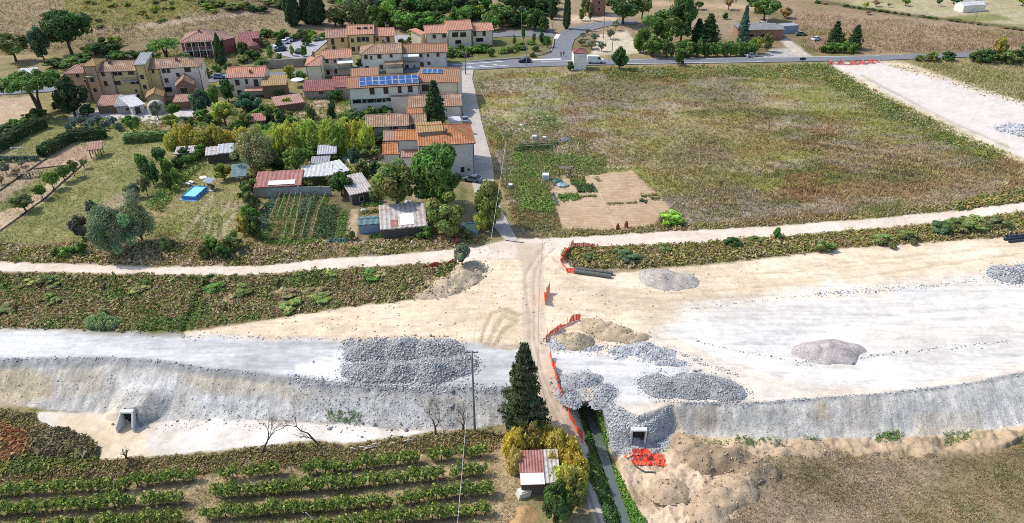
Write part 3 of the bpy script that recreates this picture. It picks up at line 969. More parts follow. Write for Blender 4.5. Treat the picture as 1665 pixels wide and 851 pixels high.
def Gs(u, v):
    """many ground points and the ground colour there"""
    u, v = np.asarray(u, float), np.asarray(v, float)
    i = np.clip(np.searchsorted(GY, v), 1, nr - 1)
    j = np.clip(np.searchsorted(GX, u), 1, ncol - 1)
    fy = ((v - GY[i - 1]) / (GY[i] - GY[i - 1]))
    fx = ((u - GX[j - 1]) / (GX[j] - GX[j - 1]))

    def bl(A):
        if A.ndim == 3:
            gx, gy = fx[:, None], fy[:, None]
        else:
            gx, gy = fx, fy
        return (A[i - 1, j - 1] * (1 - gx) + A[i - 1, j] * gx) * (1 - gy) + (A[i, j - 1] * (1 - gx) + A[i, j] * gx) * gy
    return np.stack([bl(WX), bl(WY), bl(HH)], -1), bl(COLR)


GMATS = {'ground': ground_mat('dry_ground', 2.2, 0.35, 0.28, 0.6, 0.25), 'meadow': ground_mat('meadow_ground', 2.4, 0.3, 0.30, 0.7, 0.25),
         'tilled_soil': ground_mat('soil', 3.0, 0.8, 0.16, 0.5, 0.1), 'gravel_road': ground_mat('road_gravel', 4.0, 0.6, 0.10, 0.3, 0.05),
         'weed_ground': _M['dry_ground'], 'sand': ground_mat('loose_sand', 3.2, 0.5, 0.13, 0.7, 0.12, (0.9, (0.16, 1.1, 1), 0.16)), 'vineyard_soil': ground_mat('vine_soil', 4.0, 0.7, 0.28, 0.7, 0.15),
         'earth': ground_mat('turned_earth', 3.0, 0.8, 0.18, 0.8, 0.2), 'gravel_bed': ground_mat('bed_gravel', 4.5, 0.5, 0.12, 0.5, 0.06, (0.9, (0.14, 1.2, 1), 0.17)),
         'gravel_bank': ground_mat('bank_gravel', 3.6, 0.7, 0.22, 0.9, 0.14, (1.4, (1.2, 0.16, 0.3), 0.25)), 'trampled_gravel': ground_mat('toe_gravel', 4.0, 0.7, 0.12, 0.5, 0.08),
         'rock_fill': ground_mat('fill_gravel', 3.2, 0.8, 0.28, 0.9, 0.15), 'dirt_track': ground_mat('track_dirt', 3.5, 0.5, 0.11, 0.45, 0.06),
         'stream_bank': ground_mat('bank_grass', 4.0, 0.9, 0.30, 0.8, 0.2)}
for zi, zn in enumerate(ZNAMES):
    q = Q[qz == zi]
    if not len(q):
        continue
    used, inv = np.unique(q, return_inverse=True)
    me = mesh_np(zn, VERT[used], inv.reshape(q.shape), cflat[used], smooth=True)
    o = link(zn, me, GMATS[zn])
    tag(o, kind='structure')

# stream water
wl_, wr_ = [], []
for (a, b, y) in ((945, 957, 660), (956, 968, 684), (965, 978, 709), (980, 991, 752), (989, 1000, 780), (998, 1009, 809), (1011, 1024, 851), (1026, 1042, 905), (1050, 1070, 980), (1105, 1135, 1150)):
    wl_.append(P(a - 2, y, -4.42))
    wr_.append(P(b + 2, y, -4.42))
vs = wl_ + wr_
n = len(wl_)
b_ = MB()
b_.add(vs, [(i, i + 1, n + i + 1, n + i) for i in range(n - 1)])
wm, nt, bs = nodes_of('stream_water')
bs.inputs['Base Color'].default_value = (0.115, 0.145, 0.125, 1)
bs.inputs['Roughness'].default_value = 0.12
bs.inputs['Specular IOR Level'].default_value = 0.5
nn = _noise(nt, 2.0, 3)
bp = nt.nodes.new('ShaderNodeBump')
bp.inputs['Strength'].default_value = 0.15
nt.links.new(nn.outputs[0], bp.inputs['Height'])
nt.links.new(bp.outputs[0], bs.inputs['Normal'])
tag(b_.build('stream_water', wm), 'narrow murky stream running in a green banked ditch', None, kind='structure')
b_ = MB()
gp = [(345, 456), (334, 474), (322, 492), (314, 510), (305, 528)]
L_ = [G(x - 3, y) + Vector((0, 0, 0.12)) for x, y in gp]
R_ = [G(x + 3, y) + Vector((0, 0, 0.12)) for x, y in gp]
b_.add(L_ + R_, [(i, i + 1, 5 + i + 1, 5 + i) for i in range(4)])
tag(b_.build('ditch_water', wm), 'thin trickle in the gully through the weeds', None, kind='structure')
# ================================================================== streets
ASPH = mat('asphalt', (0.185, 0.190, 0.205), 0.85, 0.18, 1.2, 0.1)
CONC = mat('lane_concrete', (0.46, 0.41, 0.36), 0.9, 0.18, 0.8, 0.1, dirt=(0.33, 0.29, 0.25))
CONC_G = mat('concrete', (0.42, 0.41, 0.39), 0.9, 0.22, 1.5, 0.2, dirt=(0.28, 0.27, 0.25))
PAINT = mat('road_paint', (0.72, 0.72, 0.72), 0.7, 0.15, 3)


def sheet(name, left, right, z, m, label, kind='structure'):
    """a strip of paving between two edge lines given on the survey sheet"""
    b = MB()
    n = len(left)
    L = [P(x, y, 0) + Vector((0, 0, z)) for x, y in left]
    R2 = [P(x, y, 0) + Vector((0, 0, z)) for x, y in right]
    b.add(L + R2 + [v - Vector((0, 0, 0.3)) for v in L + R2],
          [(i, n + i, n + i + 1, i + 1) for i in range(n - 1)] +
          [(i, i + 1, 2 * n + i + 1, 2 * n + i) for i in range(n - 1)] + [(n + i + 1, n + i, 3 * n + i, 3 * n + i + 1) for i in range(n - 1)])
    o = b.build(name, m)
    return tag(o, label, kind=kind)


MAIN = [(-400, 158, 12), (0, 151, 9), (60, 147, 9), (200, 138, 9), (345, 130, 9), (450, 123.5, 9), (560, 117, 9), (690, 112, 10), (760, 109, 13), (830, 104.5, 13), (930, 102.5, 10), (1020, 101.5, 8.5), (1240, 98.3, 8),
        (1434, 95, 7.5), (1576, 90, 7), (1700, 87, 7), (2300, 76, 6)]
sheet('road', [(x, y - w / 2) for x, y, w in MAIN], [(x, y + w / 2) for x, y, w in MAIN], 0.22, ASPH, 'grey asphalt main road behind the meadow')
sheet('side_road', [(870, 99), (897, 88), (903, 72), (903, 62), (912, 52), (935, 44), (975, 37), (1030, 33)], [(935, 98), (930, 86), (930, 76), (934, 66), (946, 57), (962, 50), (990, 43), (1040, 39)], 0.218, ASPH, 'asphalt side street curving up past the cypress')
sheet('branch_street', [(770, 56), (830, 52), (895, 50)], [(770, 64), (830, 60), (903, 62)], 0.213, ASPH, 'asphalt street in front of the tree belt')
sheet('lane', [(742, 115), (744, 128), (750, 160), (752, 185), (762, 205), (768, 240), (772, 285), (768, 300), (776, 330), (798, 365), (822, 392)],
      [(770, 115), (768, 130), (775, 160), (782, 195), (789, 222), (800, 262), (804, 295), (812, 335), (834, 378), (842, 392), (852, 396)], 0.20, CONC, 'pale concrete lane running from the village to the dirt tracks')
sheet('car_park', [(440, 74), (480, 66), (520, 60), (535, 66)], [(452, 90), (480, 96), (500, 98), (505, 92)], 0.21, mat('car_park_paving', (0.36, 0.35, 0.36), 0.85, 0.15, 1), 'light grey paved car park beside the yellow houses')
sheet('yard', [(640, 58), (690, 58)], [(636, 72), (690, 72)], 0.21, _M['car_park_paving'], 'paved yard between the yellow and the salmon-roofed house rows')


def stripe(a, b, w, label, grp='road markings'):
    pa, pb = P(*a), P(*b)
    d = (pb - pa)
    n = Vector((-d.y, d.x, 0)).normalized() * w / 2
    z = Vector((0, 0, 0.228))
    m = MB()
    m.add([pa - n + z, pb - n + z, pb + n + z, pa + n + z], [(0, 1, 2, 3)])
    return tag(m.build('road_marking', PAINT), label, 'marking', grp, 'structure')


for a, b, w in (((735, 107), (818, 101), 0.35), ((742, 112.5), (826, 107.5), 0.35), ((866, 98.6), (912, 97.2), 1.3), ((903, 64), (908, 57), 1.6), ((760, 109.8), (768, 109.2), 0.4), ((780, 108.3), (788, 107.7), 0.4), ((800, 107), (808, 106.3), 0.4),
                ((1024, 97.9), (1240, 94.9), 0.25), ((1020, 105), (1240, 101.6), 0.25), ((1240, 94.9), (1430, 92), 0.25), ((880, 101.5), (930, 100), 0.3)):
    stripe(a, b, w, 'white painted line on the main road')
# kerb beside the bank above the junction
b_ = MB()
kp = [P(x, y, 0) for x, y in ((760, 102), (800, 98.5), (850, 95), (880, 90), (897, 84), (900, 72), (900, 64))]
b_.tube([p + Vector((0, 0, 0.3)) for p in kp], 0.25, 4)
tag(b_.build('kerb', CONC_G), 'pale kerb along the green bank above the junction', kind='structure')

# ================================================================== houses
PL = {'white': (0.78, 0.745, 0.66), 'cream': (0.78, 0.69, 0.50), 'yellow': (0.70, 0.53, 0.25), 'pink': (0.68, 0.47, 0.33), 'salmon': (0.60, 0.39, 0.25), 'grey': (0.62, 0.59, 0.56), 'ochre': (0.70, 0.49, 0.22),
      'pale_pink': (0.77, 0.66, 0.58), 'brick': (0.31, 0.17, 0.115), 'brown': (0.20, 0.13, 0.085), 'red': (0.36, 0.13, 0.10), 'tan': (0.45, 0.34, 0.20), 'blue': (0.26, 0.33, 0.42), 'stone': (0.34, 0.30, 0.26), 'dark': (0.10, 0.085, 0.075)}
TL = {'salmon': ((0.49, 0.245, 0.165), (0.57, 0.33, 0.245)), 'old': ((0.33, 0.205, 0.135), (0.49, 0.37, 0.27)), 'orange': ((0.43, 0.175, 0.075), (0.52, 0.28, 0.16)), 'maroon': ((0.24, 0.095, 0.085), (0.34, 0.18, 0.16)),
      'dull': ((0.36, 0.21, 0.16), (0.43, 0.29, 0.23)), 'rust': ((0.36, 0.19, 0.115), (0.31, 0.20, 0.13)), 'grey': ((0.30, 0.31, 0.32), (0.42, 0.42, 0.42)), 'white': ((0.58, 0.58, 0.58), (0.40, 0.38, 0.36)), 'tin': ((0.44, 0.47, 0.50), (0.36, 0.27, 0.20)),
      'redtin': ((0.36, 0.16, 0.135), (0.42, 0.25, 0.22)), 'slate': ((0.20, 0.20, 0.20), (0.30, 0.29, 0.28)), 'ochre': ((0.38, 0.25, 0.11), (0.30, 0.20, 0.10)), 'patch': ((0.50, 0.45, 0.42), (0.24, 0.19, 0.17)), 'teal': ((0.13, 0.21, 0.22), (0.20, 0.28, 0.28))}


def plaster(k):
    return mat('plaster_' + k, PL[k], 0.92, 0.12, 1.1, 0.1, dirt=tuple(c * 0.78 for c in PL[k]))


def tiles(k):
    return mat('roofing_' + k, TL[k][0], 0.85, 0.38, 2.6, 0.3, dirt=TL[k][1])


SHUT = mat('shutter_paint', (0.075, 0.045, 0.035), 0.6, 0.2, 5)
GLASS = mat('window_glass', (0.02, 0.022, 0.026), 0.15, 0.1, 1, spec=0.5)
TRIM = mat('window_trim', (0.48, 0.44, 0.38), 0.8, 0.1, 4)
IRON = mat('dark_iron', (0.05, 0.05, 0.055), 0.5, 0.1, 4)
STEEL0 = mat('aerial_metal', (0.35, 0.36, 0.37), 0.4, 0.1, 4)
_wcache = {}


def win_meshes(w, h, style):
    key = (w, h, style)
    if key not in _wcache:
        f = MB()
        t = 0.09
        f.box(-w / 2 - t, w / 2 + t, -0.05, 0.03, h / 2, h / 2 + t)
        f.box(-w / 2 - t - 0.06, w / 2 + t + 0.06, -0.12, 0.03, -h / 2 - t, -h / 2)
        f.box(-w / 2 - t, -w / 2, -0.045, 0.03, -h / 2, h / 2)
        f.box(w / 2, w / 2 + t, -0.045, 0.03, -h / 2, h / 2)
        g = MB()
        if style == 'shut':
            for s in (-1, 1):
                x0, x1 = (0.012, w / 2) if s > 0 else (-w / 2, -0.012)
                g.box(x0, x1, -0.035, 0.0, -h / 2, h / 2)
                for k in range(5):
                    z = -h / 2 + h * (k + 0.5) / 5
                    g.box(x0 + 0.05, x1 - 0.05, -0.05, -0.034, z - 0.05, z + 0.05)
        else:
            g.box(-w / 2, w / 2, -0.02, 0.0, -h / 2, h / 2)
        fm, gm = f.mesh('window'), g.mesh('pane')
        fm.materials.append(TRIM)
        gm.materials.append(SHUT if style in ('shut', 'door') else GLASS)
        _wcache[key] = (fm, gm)
    return _wcache[key]


def roof_face(mb, o, ex, L, up, Hs, a=0.0, b=0.0, per=0.55, amp=0.055):
    """tile or sheet ridges running up one roof slope; a, b: hip insets at the top"""
    nrm = ex.cross(up).normalized()
    n = max(2, int(L / per) * 4)
    vs, fs = [], []
    for i in range(n + 1):
        s = L * i / n
        t = 1.0
        if a > 0.01:
            t = min(t, s / a)
        if b > 0.01:
            t = min(t, (L - s) / b)
        t = max(t, 0.0)
        off = nrm * (amp * (1 + math.sin(2 * math.pi * s / per)) + 0.02)
        vs.append(o + ex * s + off)
        vs.append(o + ex * s + up * (Hs * t) + off)
    for i in range(n):
        fs.append((2 * i, 2 * i + 2, 2 * i + 3, 2 * i + 1))
    mb.add(vs, fs)
    top = [o, o + ex * L]
    if b < L - a - 0.01:
        top += [o + ex * (L - b) + up * Hs, o + ex * a + up * Hs]
    else:
        top += [o + ex * a + up * Hs]
    mb.prism(top, 0.14)


ZB = 0.0


def house(name, label, eL, eR, h, d, roof='gable', rise=1.5, wall='white', tile='salmon', over=0.35, ends=(1, 1), wins=(), rwins=(), lwins=(), chim=(), cat='house', z0=0.0, ang=None, group=None, per=0.55, amp=0.055, open_front=False, wall_split=None):
    """a building from its front eave corners on the survey sheet, eave height, depth and roof"""
    A, B = P(*eL, z0 + h), P(*eR, z0 + h)
    v = B - A
    a = math.atan2(v.y, v.x) if ang is None else R(ang)
    L = Vector((v.x, v.y, 0)).length
    r = empty(name, (A.x, A.y, z0), a)
    tag(r, label, cat, group)
    ca, sa = math.cos(a), math.sin(a)
    # walls
    m = MB()
    bx = -0.6
    rise_y = d / 2
    if roof == 'gfront':
        fr = [(0, 0, bx), (L, 0, bx), (L, 0, h), (L / 2, 0, h + rise), (0, 0, h)]
        bk = [(x, d, z) for x, _, z in fr]
        m.add(fr + bk, [(0, 1, 2, 3, 4), (9, 8, 7, 6, 5), (1, 6, 7, 2), (5, 0, 4, 9)])
    elif roof in ('gable', 'hipL', 'hipR'):
        m.add([(0, 0, bx), (L, 0, bx), (L, 0, h), (0, 0, h), (0, d, bx), (L, d, bx), (L, d, h), (0, d, h), (0, d / 2, h + rise), (L, d / 2, h + rise)],
              [(0, 1, 2, 3), (5, 4, 7, 6)] + [(4, 0, 3, 8, 7) if roof != 'hipL' else (4, 0, 3, 7)] + [(1, 5, 6, 9, 2) if roof != 'hipR' else (1, 5, 6, 2)])
    elif roof == 'shed':
        m.add([(0, 0, bx), (L, 0, bx), (L, 0, h), (0, 0, h), (0, d, bx), (L, d, bx), (L, d, h + rise), (0, d, h + rise)], [(0, 1, 2, 3), (5, 4, 7, 6), (4, 0, 3, 7), (1, 5, 6, 2)])
    else:
        m.add([(0, 0, bx), (L, 0, bx), (L, 0, h), (0, 0, h), (0, d, bx), (L, d, bx), (L, d, h), (0, d, h)], [(0, 1, 2, 3), (5, 4, 7, 6), (4, 0, 3, 7), (1, 5, 6, 2)])
    if open_front:
        m = MB()
        for px_ in (0.15, L / 2, L - 0.15):
            for py_, hh_ in ((0.15, h), (d - 0.15, h + (rise if roof == 'shed' else 0))):
                m.box(px_ - 0.08, px_ + 0.08, py_ - 0.08, py_ + 0.08, -0.3, hh_ - 0.1)
        m.build('post', plaster(wall), r)
    else:
        m.build('wall', plaster(wall), r)
    # roof
    q = MB()
    X, Y, Z = Vector((1, 0, 0)), Vector((0, 1, 0)), Vector((0, 0, 1))
    oL, oR = over * ends[0], over * ends[1]
    if roof == 'shed':
        u = Vector((0, d, rise)).normalized()
        roof_face(q, Vector((-oL, 0, h)) - u * over, X, L + oL + oR, u, Vector((0, d, rise)).length + 2 * over, per=per, amp=amp)
    elif roof == 'flat':
        q.box(-over, L + over, -over, d + over, h, h + 0.28)
    elif roof == 'gfront':
        for sgn in (0, 1):
            u = Vector((L / 2 if sgn == 0 else -L / 2, 0, rise)).normalized()
            hs = Vector((L / 2, 0, rise)).length + over
            if sgn == 0:
                roof_face(q, Vector((0, d + over, h)) - u * over, -Y, d + 2 * over, u, hs, per=per, amp=amp)
            else:
                roof_face(q, Vector((L, -over, h)) - u * over, Y, d + 2 * over, u, hs, per=per, amp=amp)
        q.tube([(L / 2, -over, h + rise + 0.12), (L / 2, d + over, h + rise + 0.12)], 0.14, 6)
    else:
        hipl = roof in ('hip', 'hipL')
        hipr = roof in ('hip', 'hipR')
        u = Vector((0, d / 2, rise)).normalized()
        hs = Vector((0, d / 2, rise)).length + over
        inset = d / 2 + over * 0.9
        LL = L + oL + oR
        if inset * (hipl + hipr) > LL:
            inset = LL / 2
        o1 = Vector((-oL, 0, h)) - u * over
        roof_face(q, o1, X, LL, u, hs, inset if hipl else 0, inset if hipr else 0, per=per, amp=amp)
        u2 = Vector((0, -d / 2, rise)).normalized()
        roof_face(q, Vector((L + oR, d, h)) - u2 * over, -X, LL, u2, hs, inset if hipr else 0, inset if hipl else 0, per=per, amp=amp)
        ez = (Vector((0, 0, h)) - u * over).z
        D = d + 2 * over * u.y
        y0 = -over * u.y
        for flag, xo, ex, sx in ((hipr, L + oR, Y, -1), (hipl, -oL, -Y, 1)):
            if flag:
                uu = Vector((sx * inset, 0, h + rise - ez))
                org = Vector((xo, y0 if sx < 0 else y0 + D, ez))
                roof_face(q, org, ex, D, uu.normalized(), uu.length, D / 2, D / 2, per=per, amp=amp)
        xa, xb = -oL + (inset if hipl else 0), L + oR - (inset if hipr else 0)
        zt = h + rise + 0.10
        q.tube([(xa, d / 2, zt), (xb, d / 2, zt)], 0.13, 6)
        for flag, xr, xe in ((hipl, xa, -oL), (hipr, xb, L + oR)):
            if flag:
                q.tube([(xr, d / 2, zt), (xe, y0, ez + 0.1)], 0.11, 5)
                q.tube([(xr, d / 2, zt), (xe, y0 + D, ez + 0.1)], 0.11, 5)
    rf = q.build('roof', tiles(tile), r)
    if cat == 'house' and roof not in ('gfront', 'flat'):
        g_ = MB()
        g_.tube([(-oL, -over - 0.05, h - over * 0.3), (L + oR, -over - 0.05, h - over * 0.3)], 0.08, 5)
        g_.build('gutter', IRON, r)
        for gx in (0.15, L - 0.15):
            g_ = MB()
            g_.tube([(gx, -0.06, -0.3), (gx, -0.06, h - 0.25)], 0.055, 5)
            g_.build('downpipe', IRON, r)
        if h > 4.5:
            an = MB()
            ax_, zt_ = L * 0.62, h + rise
            an.tube([(ax_, d / 2, zt_), (ax_, d / 2, zt_ + 1.8)], 0.03, 4)
            for kz in (1.3, 1.6, 1.75):
                an.tube([(ax_ - 0.5, d / 2, zt_ + kz), (ax_ + 0.5, d / 2, zt_ + kz)], 0.02, 4)
            an.build('aerial', STEEL0, rf)
    # chimneys: (fraction along, fraction deep, height)
    for (fx, fy, ch) in chim:
        zc = h + (rise * (1 - abs(2 * fy - 1)) if roof not in ('flat', 'shed') else rise * fy)
        c = MB()
        c.box(L * fx - 0.3, L * fx + 0.3, d * fy - 0.3, d * fy + 0.3, zc - 0.3, zc + ch)
        c.box(L * fx - 0.42, L * fx + 0.42, d * fy - 0.42, d * fy + 0.42, zc + ch, zc + ch + 0.12)
        c.box(L * fx - 0.2, L * fx + 0.2, d * fy - 0.2, d * fy + 0.2, zc + ch + 0.12, zc + ch + 0.4)
        c.build('chimney', mat('chimney_brick', (0.24, 0.15, 0.11), 0.9, 0.3, 4), rf)
    # windows seen on front, right and left walls
    C = Vector((0, 0, CAM_H))

    def hit(px, py, n0, p0):
        d1 = P(px, py, 0) - C
        return C + d1 * ((p0 - C).dot(n0) / d1.dot(n0))
    fx_ = Vector((ca, sa, 0))
    fy_ = Vector((-sa, ca, 0))
    O = Vector((A.x, A.y, 0))
    for lst, nn, p0, rot in ((wins, fy_, O, 0), (rwins, fx_, O + fx_ * L, math.pi / 2), (lwins, fx_, O, -math.pi / 2)):
        for wv in lst:
            px, py = wv[0], wv[1]
            w, hh, st = (tuple(wv[2:]) + (1.0, 1.35, 'shut')[len(wv) - 2:])
            p = hit(px, py, nn, p0)
            q_ = p - O
            fm, gm = win_meshes(w, hh, st)
            lx, ly = q_.dot(fx_), q_.dot(fy_)
            fo = link('door' if st == 'door' else 'window', fm, None, r, (lx + (0.004 if rot > 0 else -0.004 if rot < 0 else 0), ly - (0.004 if rot == 0 else 0), max(p.z - z0, hh / 2)))
            fo.rotation_euler = (0, 0, rot)
            link({'shut': 'shutter', 'door': 'door_leaf'}.get(st, 'pane'), gm, None, fo)
    return r


def balcony(h_, x0, x1, z, dep=1.1, awn=None):
    b = MB()
    b.box(x0, x1, -dep, 0.0, z - 0.15, z)
    o = b.build('balcony', CONC_G, h_)
    g = MB()
    n = max(3, int((x1 - x0) / 0.25))
    for i in range(n + 1):
        x = x0 + 0.04 + (x1 - x0 - 0.08) * i / n
        g.box(x - 0.015, x + 0.015, -dep + 0.02, -dep + 0.05, z, z + 0.95)
    g.box(x0, x1, -dep + 0.01, -dep + 0.06, z + 0.95, z + 1.0)
    g.box(x0, x0 + 0.05, -dep + 0.06, -0.03, z + 0.95, z + 1.0)
    g.box(x1 - 0.05, x1, -dep + 0.06, -0.03, z + 0.95, z + 1.0)
    g.build('railing', IRON, o)
    if awn:
        w = MB()
        w.prism([(x0, -0.03, z + 2.5), (x0, -dep - 0.6, z + 1.9), (x1, -dep - 0.6, z + 1.9), (x1, -0.03, z + 2.5)], 0.06)
        w.build('awning', mat('awning_' + awn, {'white': (0.75, 0.74, 0.72), 'stripe': (0.5, 0.36, 0.3), 'pink': (0.55, 0.33, 0.30)}[awn], 0.8, 0.15, 2), h_)
    return o


# --- long terrace of attached houses, upper left
house('pink_house', 'pink end house of the long terrace with a salmon hipped roof', (103, 119), (136, 118.3), 7.8, 7, 'hipL', 1.4, 'salmon', 'dull', ends=(1, 0), wins=((126, 122.5, 0.9, 1.3), (150, 141.5, 0.9, 1.1)))
t_ = house('brown_tower_house', 'brownish stair tower of the terrace beside the pink end house', (134, 107.5), (154.5, 107), 9.9, 6.5, 'hip', 1.0, 'salmon', 'ochre', over=0.25, wins=((138.5, 131.5, 0.6, 0.6), (149.8, 130, 1.1, 1.1), (154.8, 146.8, 0.9, 1.1), (142.5, 148.5, 0.7, 0.8)))
balcony(t_, 0.3, 2.4, 7.2)
house('pink_terrace_house', 'pink terrace house between the brown tower and the yellow front', (156, 116.5), (181, 115.6), 8.1, 8, 'gable', 1.5, 'pink', 'old', ends=(0, 0), chim=((0.7, 0.4, 0.6),), wins=((158.3, 119.5, 0.7, 1.0), (167.3, 120.3, 0.9, 1.3), (172, 136, 0.9, 1.3), (178, 157, 1.0, 1.0)))
t_ = house('yellow_terrace_house', 'ochre yellow terrace house with a small balcony', (181, 115.6), (221, 114.3), 8.1, 8, 'gable', 1.5, 'yellow', 'old', ends=(0, 0), wins=((187, 119.6, 1.3, 1.2), (195, 120, 1.1, 0.9, 'glass'), (213, 118.2, 1.6, 1.2), (191, 135, 1.7, 1.1), (216, 133.5, 1.3, 1.2), (223, 133.2, 0.7, 1.2), (221.7, 147.6, 0.6, 0.7), (197.5, 157, 1.2, 1.2), (224, 156, 1.1, 0.8)))
balcony(t_, 2.5, 6.4, 5.4)
t_ = house('yellow_tower_house', 'yellow stair tower in the middle of the terrace', (218.5, 105.5), (234.5, 104.8), 9.8, 8, 'shed', 1.0, 'yellow', 'grey', over=0.3, wins=((231, 125.3, 1.0, 1.2), (235.5, 141.5, 0.9, 1.1)))
house('yellow_narrow_house', 'narrow yellow house right of the yellow stair tower', (236, 112), (258, 111), 8.0, 8, 'gable', 1.5, 'yellow', 'old', ends=(0, 0), wins=((240, 117, 0.8, 1.2), (248.5, 116, 0.6, 1.2), (244, 132, 0.9, 1.2)))
t_ = house('white_terrace_house', 'white end house of the terrace with a brown hipped roof', (258, 111), (323, 107.5), 8.0, 8, 'hipR', 1.5, 'pale_pink', 'old', ends=(0, 1), chim=((0.42, 0.35, 0.9), (0.7, 0.62, 0.9)), wins=((266.5, 115.5, 1.0, 1.2), (273.8, 115, 0.8, 1.2), (289.5, 121.8, 0.9, 1.0), (304.8, 113.6, 1.6, 1.2), (270.8, 131, 1.0, 1.2), (308.8, 128.2, 0.9, 1.0), (274, 145.8, 1.8, 1.3, 'glass')),
           rwins=((327.5, 108.5, 0.8, 1.2), (334, 119.5, 0.6, 1.2)))
# sheds below the terrace
SHG = 'sheds below the terrace'
house('brick_shed', 'brown brick shed with a salmon roof leaning to the pine', (158, 172.5), (190, 170.5), 2.3, 6, 'shed', 0.7, 'brown', 'dull', cat='shed')
house('grey_shed', 'stone shed with a grey sheet roof below the yellow front', (188, 173), (214, 171), 2.2, 6, 'shed', 0.8, 'stone', 'grey', cat='shed', wins=((207, 177.5, 0.8, 0.8),))
house('white_roof_shed', 'small shed with a white sheet roof beside the grey one', (213, 174), (233, 169.5), 2.3, 7, 'shed', 0.7, 'grey', 'white', cat='shed', wins=((224, 179.5, 1.3, 1.8, 'door'),))
house('tan_shed', 'tan lean-to against the yellow narrow house', (238, 158.5), (264, 156), 3.0, 5, 'gfront', 0.9, 'tan', 'ochre', cat='shed')
house('brick_annex', 'brick gabled annex in front of the white terrace house', (286, 139.5), (313, 137), 4.6, 6, 'gfront', 1.5, 'brick', 'old', cat='annex', wins=((299, 147, 1.8, 1.5),), chim=())
house('low_brown_shed', 'low brown shed with a pinkish roof below the brick annex', (283, 166), (309, 164.5), 2.2, 4, 'shed', 0.5, 'brown', 'dull', cat='shed')
b_ = MB()
b_.lathe([(2.2, -0.3), (2.2, 1.6), (2.0, 2.4), (1.3, 3.1), (0.3, 3.4)], 14)
t_ = empty('domed_shed', G(256, 183))
b_.build('shell', mat('pale_tarp', (0.42, 0.42, 0.36), 0.8, 0.2, 1.5), t_)
c_ = MB()
c_.box(-0.5, 0.5, -2.25, -2.1, -0.2, 1.5)
c_.build('door', SHUT, t_)
tag(t_, 'pale rounded shed below the terrace beside the olive tree', 'shed')
house('white_canopy', 'low white canopy beside the road behind the pine', (27, 122), (52, 120.5), 2.6, 5, 'shed', 0.4, 'white', 'white', cat='canopy', open_front=True)

# --- villa and maroon house
v_ = house('red_villa', 'red-roofed hipped villa with a two-storey white colonnade', (294, 68.5), (356, 65.5), 5.4, 12, 'hip', 2.2, 'red', 'dull', over=0.6, chim=((0.45, 0.4, 0.8),),
           wins=((307, 72, 1.2, 1.8, 'glass'), (314, 72, 1.2, 1.8, 'shut'), (322, 71, 1.2, 1.8, 'glass'), (330, 71, 1.2, 1.8, 'shut'), (339, 70.5, 1.4, 1.8, 'glass'), (346, 70, 1.2, 1.8, 'shut'), (312, 86, 1.6, 2, 'glass'), (325, 86, 1.6, 2, 'glass'), (336, 85, 1.6, 2, 'glass')))
b_ = MB()
for i in range(6):
    b_.box(1.2 + i * 2.1, 1.4 + i * 2.1, -1.7, -1.5, -0.3, 5.2)
b_.build('column', mat('white_paint', (0.70, 0.70, 0.69), 0.7, 0.08, 3), v_)
balcony(v_, 0.6, 12.6, 2.7, 1.5)
house('villa_wing', 'brick-red wing with its own hipped roof behind the villa', (361, 65.5), (381, 60.5), 4.8, 8, 'hip', 1.4, 'red', 'dull')
house('maroon_house', 'low house with a bright maroon flat-pitched roof', (387, 63.5), (419, 62), 3.4, 6, 'shed', 0.8, 'red', 'maroon')
house('maroon_porch', 'dark maroon porch roof in front of the maroon house', (390, 75), (411, 73), 2.5, 5, 'shed', 1.0, 'red', 'maroon', cat='porch')
b_ = MB()
b_.lathe([(2.6, -0.3), (2.6, 1.5), (2.2, 2.4), (1.2, 3.0), (0.2, 3.2)], 12)
tag(b_.build('round_hut', mat('maroon_tarp', (0.26, 0.12, 0.10), 0.8, 0.2, 1.5), None, G(411, 84)), 'small rounded maroon hut beside the maroon porch', 'hut')

# --- pink house, barn
t_ = house('pink_house', 'small pale pink house with a salmon gabled roof and pink awning', (368.5, 126), (429, 124), 5.4, 7.5, 'gable', 1.7, 'pale_pink', 'salmon', chim=((0.1, 0.75, 0.7), (0.62, 0.2, 0.5)),
           wins=((386, 134.5, 1.1, 1.5), (401, 133, 0.7, 1.4), (416.5, 135, 1.2, 2.0), (390, 152.5, 1.1, 1.6, 'door')), rwins=((436, 124, 0.4, 1.4),))
b_ = MB()
b_.prism([(4.6, -0.02, 2.6), (4.6, -2.6, 2.1), (9.6, -2.6, 2.1), (9.6, -0.02, 2.6)], 0.1)
b_.build('porch_roof', tiles('salmon'), t_)
house('wooden_barn', 'dark brown barn with a yellowed tile roof beside the pink house', (426, 139.5), (464, 137.5), 3.8, 5, 'shed', 1.0, 'brown', 'ochre', cat='barn', over=0.3)
house('brick_store', 'low brick store below the wooden barn', (450, 172), (493, 166), 2.0, 6, 'shed', 0.4, 'brown', 'dull', cat='shed')
# --- cream house in two volumes
house('cream_house', 'cream house front block with a salmon lean-to roof end', (497, 107), (522.5, 106), 5.2, 9, 'hipL', 1.7, 'cream', 'salmon', ends=(1, 0), chim=((0.45, 0.55, 0.9),))
t_ = house('cream_house_wing', 'cream house wing with white awning and balcony under a salmon roof', (522.5, 96), (571, 93), 5.3, 7, 'gable', 1.6, 'cream', 'salmon', ends=(0, 1), wins=((531.5, 99, 0.9, 1.3), (544.5, 99.5, 0.6, 0.9), (553.5, 98.2, 1.0, 1.4), (533.5, 117, 1.0, 1.7, 'door'), (546, 116, 0.8, 1.5)), chim=((0.2, 0.6, 0.7),))
balcony(t_, 0.4, 3.6, 2.2, 1.2)
balcony(t_, 4.6, 9.2, 2.2, 1.4, 'white')
